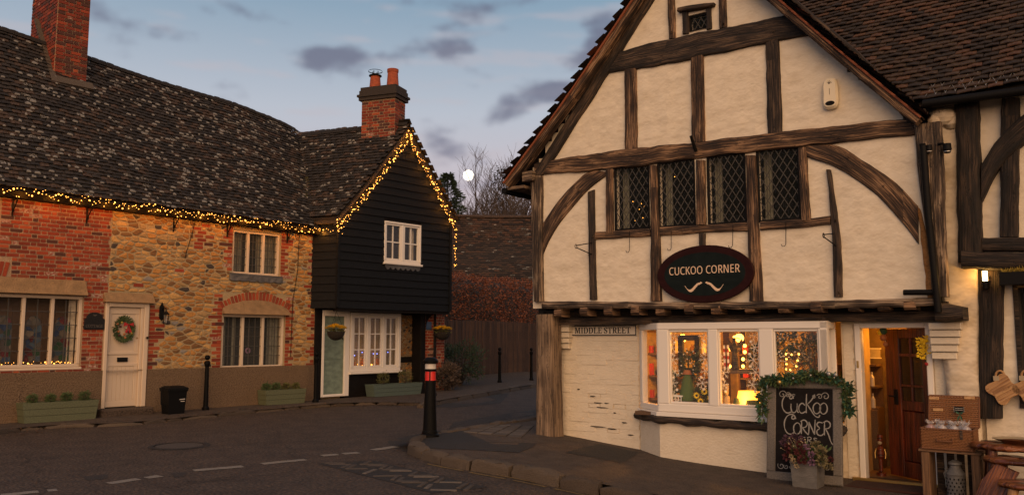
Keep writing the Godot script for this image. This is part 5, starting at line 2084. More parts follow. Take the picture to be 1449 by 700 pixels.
func build_shop() -> void:
	var sh := thing("timber_framed_shop", "cream plastered timber-framed shop with jettied gable, leaded windows and white bay window", "shop", SHOP)
	var up := holder("gable_wall", sh)
	var z := 0.40
	var wins := []
	for q in [[Vector2(-3.907, 4.346), Vector2(-3.295, 3.345)], [Vector2(-3.170, 4.326), Vector2(-2.560, 3.334)], [Vector2(-2.383, 4.320), Vector2(-1.799, 3.312)], [Vector2(-1.651, 4.320), Vector2(-1.054, 3.293)]]:
		wins.append(Rect2(q[0].x, q[1].y, q[1].x - q[0].x, q[0].y - q[1].y))
	var attic := Rect2(Vector2(-2.611, 6.213), Vector2(-2.304, 6.465) - Vector2(-2.611, 6.213))
	var holes := wins.duplicate()
	holes.append(attic)
	var b := MB.new()
	pierced(b, steps(-5.45, 0.52, 0.13), steps(2.2, 7.9, 0.13), holes, z, 0.16, func(q: Vector2) -> bool: return q.x > shop_left(q.y) and q.x < shop_right(q.y), 0.014, 31)
	part(b, "plaster", "plaster", up)

	# rooms behind: floor between the storeys, side and rear walls
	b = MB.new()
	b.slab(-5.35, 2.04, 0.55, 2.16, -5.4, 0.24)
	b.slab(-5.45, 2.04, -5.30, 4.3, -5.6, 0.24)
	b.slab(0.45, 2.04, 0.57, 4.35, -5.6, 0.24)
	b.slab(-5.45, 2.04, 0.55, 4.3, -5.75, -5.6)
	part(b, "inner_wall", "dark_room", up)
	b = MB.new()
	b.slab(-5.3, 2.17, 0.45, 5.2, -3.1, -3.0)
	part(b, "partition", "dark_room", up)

	# the frame
	var fr := holder("timber_frame", sh)
	var t0 := z - 0.03
	var t1 := z + 0.045
	timber(fr, "tie_beam", "oak", [Vector2(-5.374, 4.398), Vector2(-3.884, 4.313), Vector2(-2.483, 4.309), Vector2(-1.059, 4.270), Vector2(0.425, 4.228)], [Vector2(-5.373, 4.588), Vector2(-3.880, 4.601), Vector2(-2.532, 4.545), Vector2(-1.051, 4.502), Vector2(0.387, 4.440)], t0, t1 + 0.015, 0.012)
	timber(fr, "collar_beam", "oak_dark", [Vector2(-4.090, 5.866), Vector2(-3.071, 5.803), Vector2(-1.699, 5.799), Vector2(-0.852, 5.778)], [Vector2(-3.781, 6.147), Vector2(-3.063, 6.175), Vector2(-1.688, 6.137), Vector2(-1.108, 6.134)], t0, t1 + 0.01, 0.012)
	timber(fr, "bressumer", "oak_grey", [Vector2(-5.216, 2.190), Vector2(-2.949, 2.136), Vector2(-1.118, 2.098), Vector2(0.531, 2.096)], [Vector2(-5.215, 2.309), Vector2(-2.946, 2.238), Vector2(-1.115, 2.200), Vector2(0.536, 2.198)], t0, t1 + 0.05, 0.008)
	timber(fr, "sill_rail", "oak", [Vector2(-4.239, 3.240), Vector2(-3.777, 3.234), Vector2(-3.287, 3.226)], [Vector2(-4.237, 3.361), Vector2(-3.775, 3.348), Vector2(-3.285, 3.337)], t0, t1, 0.006)
	timber(fr, "sill_rail", "oak", [Vector2(-3.125, 3.214), Vector2(-2.403, 3.212), Vector2(-1.780, 3.185)], [Vector2(-3.122, 3.351), Vector2(-2.400, 3.324), Vector2(-1.776, 3.313)], t0, t1, 0.006)
	timber(fr, "sill_rail", "oak", [Vector2(-1.610, 3.182), Vector2(-1.193, 3.179), Vector2(-0.676, 3.185)], [Vector2(-1.606, 3.309), Vector2(-1.189, 3.293), Vector2(-0.671, 3.305)], t0, t1, 0.006)
	# posts and studs: [left edge, right edge] from the foot up
	for st in [
		["corner_post", "oak_grey", [Vector2(-5.389, 2.303), Vector2(-5.420, 3.308), Vector2(-5.453, 4.391)], [Vector2(-5.222, 2.299), Vector2(-5.231, 3.295), Vector2(-5.226, 4.364)], 0.04],
		["stud", "oak_dark", [Vector2(-4.352, 2.310), Vector2(-4.367, 3.237), Vector2(-4.365, 3.998)], [Vector2(-4.231, 2.307), Vector2(-4.245, 3.229), Vector2(-4.248, 4.031)], 0.0],
		["stud", "oak", [Vector2(-4.042, 3.325), Vector2(-4.034, 4.331)], [Vector2(-3.917, 3.315), Vector2(-3.909, 4.316)], 0.01],
		["stud", "oak", [Vector2(-3.300, 2.260), Vector2(-3.277, 3.162), Vector2(-3.272, 4.292)], [Vector2(-3.122, 2.255), Vector2(-3.132, 3.152), Vector2(-3.167, 4.279)], 0.015],
		["stud", "oak", [Vector2(-2.546, 3.336), Vector2(-2.528, 4.273)], [Vector2(-2.405, 3.324), Vector2(-2.397, 4.257)], 0.02],
		["stud", "oak_dark", [Vector2(-2.516, 3.007), Vector2(-2.511, 3.210)], [Vector2(-2.419, 3.001), Vector2(-2.414, 3.203)], 0.0],
		["stud", "oak", [Vector2(-1.790, 2.220), Vector2(-1.789, 3.058), Vector2(-1.782, 4.249)], [Vector2(-1.602, 2.215), Vector2(-1.629, 3.047), Vector2(-1.646, 4.231)], 0.015],
		["stud", "oak", [Vector2(-1.048, 3.272), Vector2(-1.060, 4.251)], [Vector2(-0.928, 3.262), Vector2(-0.947, 4.255)], 0.01],
		["stud", "oak_dark", [Vector2(-0.668, 2.245), Vector2(-0.662, 3.072), Vector2(-0.697, 3.918)], [Vector2(-0.563, 2.241), Vector2(-0.565, 3.065), Vector2(-0.647, 3.912)], 0.0],
		["stud", "oak", [Vector2(-3.694, 4.576), Vector2(-3.685, 5.868)], [Vector2(-3.487, 4.570), Vector2(-3.477, 5.861)], 0.0],
		["stud", "oak", [Vector2(-2.593, 4.533), Vector2(-2.578, 5.834)], [Vector2(-2.385, 4.535), Vector2(-2.378, 5.836)], 0.0],
		["stud", "oak_dark", [Vector2(-1.468, 4.485), Vector2(-1.455, 5.808)], [Vector2(-1.262, 4.494), Vector2(-1.266, 5.808)], 0.0],
		["stud", "oak", [Vector2(-2.923, 6.178), Vector2(-2.934, 7.286)], [Vector2(-2.814, 6.165), Vector2(-2.828, 7.335)], 0.0],
		["stud", "oak", [Vector2(-2.119, 6.161), Vector2(-2.122, 7.227)], [Vector2(-2.007, 6.157), Vector2(-2.016, 7.155)], 0.0],
		["stud", "oak_dark", [Vector2(-2.693, 6.203), Vector2(-2.694, 6.617)], [Vector2(-2.603, 6.194), Vector2(-2.604, 6.606)], 0.0],
		["stud", "oak_dark", [Vector2(-2.314, 6.184), Vector2(-2.321, 6.549)], [Vector2(-2.237, 6.188), Vector2(-2.244, 6.541)], 0.0],
		["corner_post", "oak_grey", [Vector2(0.508, 2.209), Vector2(0.467, 2.985), Vector2(0.410, 3.780), Vector2(0.396, 4.334)], [Vector2(0.669, 2.204), Vector2(0.677, 2.969), Vector2(0.692, 3.746), Vector2(0.698, 4.341)], 0.06],
		]:
		timber(fr, st[0], st[1], st[3], st[2], t0, t1 + st[4], 0.007)
	# oak pegs at the joints
	var pegs := 0
	for q in [Vector2(-4.253, 4.392), Vector2(-4.150, 4.424), Vector2(-3.188, 4.336), Vector2(-2.454, 4.398), Vector2(-1.679, 4.384), Vector2(-0.980, 4.364), Vector2(-0.849, 4.383), Vector2(0.280, 4.327), Vector2(-5.305, 4.205), Vector2(-5.308, 3.413), Vector2(-3.566, 4.450), Vector2(-3.615, 4.412), Vector2(-2.474, 4.453), Vector2(-1.361, 4.418), Vector2(-3.553, 5.916), Vector2(-2.447, 5.940), Vector2(-1.329, 5.925), Vector2(0.486, 3.590), Vector2(0.516, 3.238), Vector2(-3.175, 3.254), Vector2(-1.675, 3.239), Vector2(-0.603, 3.228), Vector2(-4.266, 3.291), Vector2(-3.216, 2.328), Vector2(-1.676, 2.272), Vector2(-0.597, 2.294), Vector2(-2.857, 6.255), Vector2(-2.050, 6.201), Vector2(-4.757, 3.825), Vector2(-4.517, 4.051), Vector2(-0.411, 4.040), Vector2(-0.000, 3.625)]:
		var pg := MB.new()
		pg.lathe([Vector2(0.015, 0.0), Vector2(0.014, 0.016), Vector2(0.0, 0.02)], Vector3.ZERO, 7)
		inst(pg.mesh(m.oak_pale if pegs % 3 else m.oak_dark), "peg", fr, Transform3D(Basis(Vector3.RIGHT, PI / 2), Vector3(q.x, q.y, t1 + 0.0)))
		pegs += 1
	timber(fr, "window_head", "oak_dark", [Vector2(-2.753, 6.544), Vector2(-2.482, 6.512), Vector2(-2.185, 6.505)], [Vector2(-2.740, 6.606), Vector2(-2.481, 6.587), Vector2(-2.173, 6.545)], t0, t1 + 0.05, 0.006)
	# curved braces
	timber(fr, "brace", "oak", [Vector2(-5.281, 2.978), Vector2(-4.975, 3.486), Vector2(-4.384, 4.023), Vector2(-3.960, 4.266)], [Vector2(-5.293, 3.511), Vector2(-4.931, 3.919), Vector2(-4.526, 4.242), Vector2(-4.290, 4.350)], t0, t1 - 0.01, 0.006)
	timber(fr, "brace", "oak", [Vector2(-0.951, 4.131), Vector2(-0.522, 3.897), Vector2(-0.087, 3.508), Vector2(0.195, 3.132), Vector2(0.368, 2.864)], [Vector2(-0.946, 4.274), Vector2(-0.554, 4.220), Vector2(-0.212, 3.961), Vector2(0.153, 3.636), Vector2(0.382, 3.328)], t0, t1 - 0.01, 0.008)
	# weathered patch where the post has lost its plaster
	timber(fr, "bare_daub", "ochre_patch", [Vector2(0.426, 2.177), Vector2(0.406, 2.730), Vector2(0.363, 3.345)], [Vector2(0.504, 2.175), Vector2(0.486, 2.768), Vector2(0.408, 3.288)], t0, t1 - 0.02, 0.012)
	# rafters against the gable, under the verge
	timber(fr, "rafter", "oak_dark", [Vector2(-5.212, 4.375), Vector2(-4.364, 5.380), Vector2(-3.399, 6.552), Vector2(-2.732, 7.364)], [Vector2(-5.410, 4.398), Vector2(-4.548, 5.446), Vector2(-3.582, 6.617), Vector2(-2.869, 7.424)], t0, t1 + 0.03, 0.008)
	timber(fr, "rafter", "oak_dark", [Vector2(0.356, 4.358), Vector2(-0.367, 5.318), Vector2(-1.170, 6.281), Vector2(-1.855, 7.141)], [Vector2(0.475, 4.482), Vector2(-0.222, 5.403), Vector2(-1.050, 6.372), Vector2(-1.726, 7.232)], t0, t1 + 0.03, 0.008)
	# outer bressumer end on the right and joist ends under the jetty
	timber(fr, "beam_end", "oak_dark", [Vector2(0.525, 1.902), Vector2(0.677, 1.900), Vector2(0.829, 1.931)], [Vector2(0.536, 2.130), Vector2(0.688, 2.109), Vector2(0.828, 2.072)], 0.05, 0.55, 0.014)
	b = MB.new()
	b.slab(-5.1, 1.93, 0.62, 2.16, 0.05, 0.24)
	part(b, "jetty_plate", "oak_dark", fr)
	for px in [Vector2(-4.910, 2.134), Vector2(-4.413, 2.125), Vector2(-3.986, 2.106), Vector2(-3.516, 2.086), Vector2(-3.134, 2.079), Vector2(-2.656, 2.071), Vector2(-2.262, 2.063), Vector2(-1.774, 2.055), Vector2(-1.318, 2.037), Vector2(-0.874, 2.029), Vector2(-0.416, 2.012), Vector2(-0.063, 2.006), Vector2(0.246, 2.001)]:
		var x: float = px.x
		timber(fr, "joist", "oak", [Vector2(x - 0.07, 2.055 + rf(-0.01, 0.0)), Vector2(x + 0.07, 2.055)], [Vector2(x - 0.065, 2.195), Vector2(x + 0.065, 2.195)], 0.1, 0.50 + rf(-0.03, 0.03), 0.012)

	for r in wins: leaded(sh, r.grow(-0.004), z + 0.0, 0.113, 0.176)
	leaded(sh, attic.grow(-0.004), z - 0.03, 0.10, 0.16)
	# curtains and a few things seen upstairs
	for i in 4:
		b = MB.new()
		var rr: Rect2 = wins[i]
		var rows := [[], []]
		var uvs := [[], []]
		for k in 12:
			var x := rr.position.x + 0.03 + k * 0.011
			for s in 2:
				rows[s].append(Vector3(x, lerpf(rr.position.y, rr.end.y, s), z - 0.22 + 0.015 * sin(k * 1.9)))
				uvs[s].append(Vector2(x, s))
		b.grid(rows, uvs)
		part(b, "curtain", "curtain", sh)

	# ground floor: painted brick wall, its courses showing through the paint
	var gw := holder("ground_wall", sh)
	var door := Rect2(-0.545, -0.3, 0.93, 2.215)
	var bay0 := Vector2(-3.736, 1.917).x
	var bayhole := Rect2(bay0, 0.60, -0.72 - bay0, 1.33)
	b = MB.new()
	pierced(b, [-5.25, 0.95], [-0.5, 2.06], [door, bayhole], -0.012, 0.22)
	part(b, "wall_core", "wall_stained", gw)
	var bm := []
	for k in 3:
		var q := MB.new()
		q.prism(PackedVector2Array([Vector2(-0.49, -0.46), Vector2(-0.44, -0.5), Vector2(0.45, -0.49), Vector2(0.5, -0.43), Vector2(0.49, 0.45), Vector2(0.44, 0.5), Vector2(-0.46, 0.49), Vector2(-0.5, 0.44 - 0.05 * k)]), -0.03, 0.0)
		bm.append(q.mesh(m.wall_paint))
	var items := []
	var v := -0.35
	var c := 0
	while v < 2.0:
		for s in minus(-5.22, 0.62, [door.grow(0.01), Rect2(bay0 - 0.01, -0.5, -0.68 - bay0, 2.6)], v + 0.03):
			var x: float = s[0] - (0.11 if c % 2 else 0.0)
			while x < s[1] - 0.03:
				var xa := maxf(x, s[0])
				var xb := minf(x + 0.225, s[1])
				if xb - xa > 0.04:
					var worn := x < -4.0 and x > -4.75 and ((absf(v - 0.75) < 0.14 and rng.randf() < 0.22) or (absf(v - 0.33) < 0.1 and rng.randf() < 0.25))
					items.append({"t": Transform3D(Basis(Vector3.BACK, rf(-0.01, 0.01)) * Basis.from_scale(Vector3(xb - xa + (0.002 if not worn else -0.03), 0.0765 if not worn else 0.062, 1)), Vector3((xa + xb) / 2, v + 0.0375, rf(-0.007, 0.007))), "m": bm[rng.randi() % 3]})
				x += 0.225
		v += 0.075
		c += 1
	pieces(items, "brick", "brickwork", gw)
	# lost paint in some joints, low on the street side
	for q in [[-4.62, 0.80, 0.10], [-4.55, 0.70, 0.16], [-4.36, 0.70, 0.09], [-4.50, 0.63, 0.22], [-4.62, 0.33, 0.3], [-4.3, 0.31, 0.16], [-4.05, 0.42, 0.09], [-4.2, 0.56, 0.05], [-3.95, 0.24, 0.1], [-4.86, 0.90, 0.05]]:
		b = MB.new()
		b.prism(PackedVector2Array([Vector2(q[0], q[1]), Vector2(q[0] + q[2] * 0.4, q[1] - 0.008), Vector2(q[0] + q[2], q[1] + 0.002), Vector2(q[0] + q[2] * 0.7, q[1] + 0.011), Vector2(q[0] + 0.01, q[1] + 0.012)]), -0.005, 0.0095)
		part(b, "bare_patch", "wall_worn", gw)
	# corbelled brick courses under the jetty at both ends
	for q in [[-5.20, 5, 0.30, 1.55], [0.40, 5, 0.36, 1.46]]:
		for k in q[1]:
			b = MB.new()
			var wd: float = q[2] - (0.02 * k if q[0] > 0 else 0.015 * k)
			b.cbox(Vector3(q[0] + q[2] / 2 - (0.01 * k), q[3] + 0.09 * (q[1] - 1 - k) + 0.04, 0.03 if q[0] < 0 else 0.12), Vector3(wd, 0.082, 0.10 + 0.055 * (q[1] - 1 - k)), 0.008)
			part(b, "corbel_course", "wall_paint", gw)
	# inside walls of the shop room
	b = MB.new()
	b.slab(-5.25, -0.5, -5.1, 2.04, -5.4, -0.24)
	b.slab(0.75, -0.5, 0.9, 2.04, -5.4, -0.24)
	b.slab(-5.25, -0.5, 0.9, 2.04, -3.4, -3.25)
	b.slab(-0.70, -0.3, -0.62, 2.0, -1.05, -0.235)
	part(b, "room_wall", "inner_wall", gw)
	b = MB.new()
	b.slab(-5.1, -0.3, 0.75, -0.10, -3.25, 0.02)
	part(b, "floor", "inner_floor", gw)
	b = MB.new()
	b.slab(-5.1, 2.0, 0.75, 2.035, -3.25, -0.23)
	part(b, "ceiling", "inner_wall", gw)

	# the great post that carries the jettied corner
	var pc: Array = [Vector2(-5.375, 0.223), Vector2(-5.023, 0.278), Vector2(-5.375, 2.177), Vector2(-5.045, 2.170)]
	b = MB.new()
	for k in 2:
		var rows := []
		var uvs := []
		for j in 25:
			var f := j / 24.0
			var row := []
			var uv := []
			var x0: float = lerpf(pc[0].x, pc[2].x, f)
			var x1: float = lerpf(pc[1].x, pc[3].x, f)
			var mid := (x0 + x1) / 2
			var hw := (x1 - x0) / 2 * (1.0 + 0.10 * pow(1.0 - f, 4.0) + 0.015 * sin(f * 21.0))
			for i in 21:
				var a := TAU * i / 20.0
				var sq := pow(pow(absf(cos(a)), 6.0) + pow(absf(sin(a)), 6.0), -1.0 / 6.0)
				row.append(Vector3(mid + cos(a) * sq * hw, lerpf(-0.1, 2.10, f), 0.30 - sin(a) * sq * hw))
				uv.append(Vector2(f * 2.2 + 0.3, i / 20.0 * 0.35 * 2.0))
			row.reverse()
			uv.reverse()
			rows.append(row)
			uvs.append(uv)
		if k == 0: b.grid(rows, uvs)
	part(b, "great_post", "oak_pale", fr)

	build_bay(sh, bay0)
	build_shop_door(sh, door)
	build_shop_roof(sh)

	# downpipe, rainwater pipe and hooks
	b = MB.new()
	b.tube([Vector3(0.50, 4.05, 0.56), Vector3(0.515, 3.2, 0.55), Vector3(0.56, 2.3, 0.56), Vector3(0.57, 2.02, 0.56)], [0.042], 8)
	b.tube([Vector3(0.19, 2.27, 0.52), Vector3(0.54, 2.26, 0.54)], [0.035], 8)
	part(b, "downpipe", "iron", sh)
	for q in [[Vector2(-3.614, 3.321), Vector2(-3.619, 3.032)], [Vector2(-2.927, 3.279), Vector2(-2.933, 3.020)], [Vector2(-1.985, 3.286), Vector2(-1.999, 3.000)], [Vector2(-1.243, 3.264), Vector2(-1.254, 2.969)]]:
		b = MB.new()
		b.tube([Vector3(q[0].x, q[0].y, 0.47), Vector3(q[1].x, q[1].y, 0.47), Vector3(q[1].x - 0.015, q[1].y - 0.03, 0.475), Vector3(q[1].x - 0.05, q[1].y - 0.03, 0.475), Vector3(q[1].x - 0.055, q[1].y, 0.475)], [0.005], 4)
		part(b, "hanging_hook", "iron", sh)
	for q in [[Vector2(-4.313, 2.988), Vector2(-4.285, 3.196), -1.0], [Vector2(-0.634, 2.883), Vector2(-0.636, 3.067), -0.5]]:
		b = MB.new()
		var a := Vector3(q[0].x, q[0].y, 0.43)
		b.tube([a, a + Vector3(0.02, 0.02, 0.0), a + Vector3(0.08 * q[2], 0.11, 0.3)], [0.009], 4)
		b.tube([Vector3(q[1].x, q[1].y, 0.43), a + Vector3(0.08 * q[2], 0.14, 0.32)], [0.007], 4)
		var sc := []
		for i in 12: sc.append(a + Vector3(0.08 * q[2], 0.13 + 0.03 * sin(i * 0.6), 0.32 + 0.03 * cos(i * 0.6)))
		b.tube(sc, [0.006], 4)
		part(b, "wall_bracket", "iron", sh)
	b = MB.new()
	b.tube([Vector3(Vector2(-2.511, 4.401).x, Vector2(-2.511, 4.401).y, 0.47), Vector3(Vector2(-2.525, 4.603).x, Vector2(-2.525, 4.603).y, 0.60)], [0.026, 0.022], 8)
	part(b, "pipe_stub", "iron", sh)


func build_bay(sh: Node3D, bay0: float) -> void:
	var bay := holder("bay_window", sh)
	var z := 0.40
	var x0 := Vector2(-3.221, 1.290).x
	var x1 := Vector2(-0.781, 1.337).x
	var y0 := 0.66
	var y1 := 1.938
	var cuts: Array = [Vector2(-3.045, 1.823), Vector2(-2.434, 0.776), Vector2(-2.290, 1.818), Vector2(-1.695, 0.782), Vector2(-1.501, 1.814), Vector2(-0.901, 0.793)]
	var b := MB.new()
	# front frame
	b.slab(x0, y1 - 0.10, x1, y1, z - 0.10, z, 0.012)
	b.slab(x0, y0, x1, cuts[1].y, z - 0.10, z, 0.012)
	b.slab(x0, cuts[1].y, cuts[0].x, y1 - 0.10, z - 0.10, z, 0.012)
	b.slab(cuts[1].x, cuts[1].y, cuts[2].x, y1 - 0.10, z - 0.10, z, 0.010)
	b.slab(cuts[3].x, cuts[1].y, cuts[4].x, y1 - 0.10, z - 0.10, z, 0.010)
	b.slab(cuts[5].x, cuts[1].y, x1, y1 - 0.10, z - 0.10, z, 0.012)
	part(b, "frame", "white_paint", bay)
	for k in 3:
		var a: Vector2 = cuts[k * 2]
		var e: Vector2 = cuts[k * 2 + 1]
		b = MB.new()
		var t := 0.035
		var ya: float = cuts[1].y
		var yb := y1 - 0.10
		b.slab(a.x, yb - t, e.x, yb, z - 0.075, z - 0.022, 0.010)
		b.slab(a.x, ya, e.x, ya + t, z - 0.075, z - 0.022, 0.010)
		b.slab(a.x, ya + t, a.x + t * 0.6, yb - t, z - 0.075, z - 0.022, 0.008)
		b.slab(e.x - t * 0.6, ya + t, e.x, yb - t, z - 0.075, z - 0.022, 0.008)
		part(b, "sash", "white_paint", bay)
		b = MB.new()
		b.quad(Vector3(a.x, ya, z - 0.05), Vector3(e.x, ya, z - 0.05), Vector3(e.x, yb, z - 0.05), Vector3(a.x, yb, z - 0.05))
		part(b, "pane", "glass", bay)
	# splayed side light
	var p := Vector3(bay0, 0, 0.0)
	var q := Vector3(x0, 0, z)
	var xd := (q - p).normalized()
	var l := (q - p).length()
	for sd in 2:
		var tr := Transform3D(Basis(xd, Vector3.UP, xd.cross(Vector3.UP)), p)
		var l2 := l
		if sd == 1:
			tr = Transform3D(Basis(Vector3.FORWARD, Vector3.UP, Vector3.RIGHT), Vector3(x1, 0, z))
			l2 = z
		b = MB.new()
		b.xf = tr
		b.slab(0, y1 - 0.10, l2, y1, -0.09, -0.002, 0.01)
		b.slab(0, y0, l2, y0 + 0.09, -0.09, -0.002, 0.01)
		b.slab(0, y0 + 0.09, 0.10, y1 - 0.10, -0.09, -0.002, 0.01)
		b.slab(l2 - 0.04, y0 + 0.09, l2, y1 - 0.10, -0.09, -0.002, 0.01)
		part(b, "side_frame", "white_paint", bay)
		b = MB.new()
		b.xf = tr
		b.quad(Vector3(0.1, y0 + 0.09, -0.05), Vector3(l2 - 0.04, y0 + 0.09, -0.05), Vector3(l2 - 0.04, y1 - 0.1, -0.05), Vector3(0.1, y1 - 0.1, -0.05))
		part(b, "pane", "glass", bay)
	# outline of the bay in plan, used for sill, dark timber, wall and roof
	var plan := func(g: float) -> PackedVector2Array:
		return PackedVector2Array([Vector2(bay0 - g, -0.02), Vector2(x0 - g * 0.5, -z - g), Vector2(x1 + g, -z - g), Vector2(x1 + g, -0.02)])
	var flat := Basis(Vector3.RIGHT, -PI / 2)
	b = MB.new()
	b.prism(plan.call(0.035), 0.60, 0.658, 0.01)
	inst(b.mesh(m.white_paint), "sill", bay, Transform3D(flat, Vector3.ZERO))
	b = MB.new()
	b.prism(plan.call(-0.03), 1.88, 1.985)
	inst(b.mesh(m.oak_dark), "bay_roof", bay, Transform3D(flat, Vector3.ZERO))
	b = MB.new()
	b.prism(plan.call(-0.015), -0.5, 0.54)
	inst(b.mesh(m.wall_paint), "bay_wall", bay, Transform3D(flat, Vector3.ZERO))
	# tarred timber under the sill, bent round the splay
	var pts := [Vector3(bay0 - 0.06, 0.545, 0.0), Vector3(x0 - 0.01, 0.55, z + 0.02), Vector3(lerpf(x0, x1, 0.33), 0.535, z + 0.035), Vector3(lerpf(x0, x1, 0.66), 0.53, z + 0.03), Vector3(x1 + 0.03, 0.525, z + 0.03), Vector3(x1 + 0.10, 0.52, z - 0.04), Vector3(x1 + 0.05, 0.52, 0.0)]
	b = MB.new()
	var ln := resample(pts, 60)
	for i in ln.size(): ln[i] += Vector3(0, 0.008 * sin(i * 0.9), 0.006 * sin(i * 1.7))
	var rad := []
	for i in 60: rad.append(0.052 + 0.007 * sin(i * 0.7) + 0.004 * sin(i * 2.1))
	b.tube(ln, rad, 8)
	part(b, "tarred_sill_beam", "oak_dark", bay)


func build_shop_door(sh: Node3D, door: Rect2) -> void:
	var d := holder("door", sh)
	var b := MB.new()
	var x0 := door.position.x
	var x1 := door.end.x
	var top := door.end.y
	b.slab(x0, -0.16, x0 + 0.075, top, -0.13, 0.03, 0.010)
	b.slab(x1 - 0.075, -0.16, x1, top, -0.13, 0.03, 0.010)
	b.slab(x0 + 0.075, top - 0.07, x1 - 0.075, top, -0.13, 0.03, 0.010)
	part(b, "frame", "white_paint", d)
	b = MB.new()
	b.slab(x0 + 0.02, 1.33, x0 + 0.045, 1.42, 0.03, 0.038)
	part(b, "bell_push", "brass", d)
	b = MB.new()
	b.slab(x0 + 0.02, -0.2, x1 - 0.02, -0.085, -0.2, 0.06, 0.01)
	part(b, "threshold", "oak_dark", d)
	# leaf, hung on the right and standing ajar into the shop
	var w := 0.775
	var lf := holder("leaf", d, Vector3(x1 - 0.078, -0.075, -0.06))
	lf.rotation.y = deg_to_rad(-38)
	var h := 1.91
	b = MB.new()
	var pts := []
	for q in [[-w, 0.0, -w + 0.27, h], [-0.10, 0.0, 0.0, h], [-w + 0.27, h - 0.12, -0.10, h], [-w + 0.27, 0.0, -0.10, 0.2], [-w + 0.27, 0.86, -0.10, 0.98], [-0.32, 0.98, -0.29, h - 0.12], [-w + 0.27, h - 0.36, -0.10, h - 0.32], [-w + 0.27, 1.16, -0.10, 1.19]]:
		b.slab(q[0], q[1], q[2], q[3], -0.045, 0.0, 0.006)
	for i in b.uv.size(): b.uv[i] = Vector2(b.v[i].y + 0.4, b.v[i].x + 1.0)
	part(b, "stile", "door_wood", lf)
	b = MB.new()
	b.slab(-w + 0.27, 0.2, -0.10, 0.86, -0.032, -0.015, 0.02)
	for i in b.uv.size(): b.uv[i] = Vector2(b.v[i].y + 0.4, b.v[i].x * 0.7)
	part(b, "panel", "door_wood", lf)
	for k in 2:
		for j in 3:
			var ya: float = [0.98, 1.19, h - 0.32][j]
			var yb: float = [1.16, h - 0.36, h - 0.12][j]
			var xa := -w + 0.27 if k == 0 else -0.29
			var xb := -0.32 if k == 0 else -0.10
			b = MB.new()
			b.quad(Vector3(xa, ya, -0.022), Vector3(xb, ya, -0.022), Vector3(xb, yb, -0.022), Vector3(xa, yb, -0.022))
			part(b, "pane", "glass_dark", lf)
	b = MB.new()
	b.slab(-w + 0.15, 0.92, -w + 0.22, 1.12, 0.0, 0.012, 0.004)
	b.tube([Vector3(-w + 0.18, 1.03, 0.01), Vector3(-w + 0.18, 1.03, 0.05), Vector3(-w + 0.10, 1.03, 0.05)], [0.011], 6)
	part(b, "handle", "iron", lf)


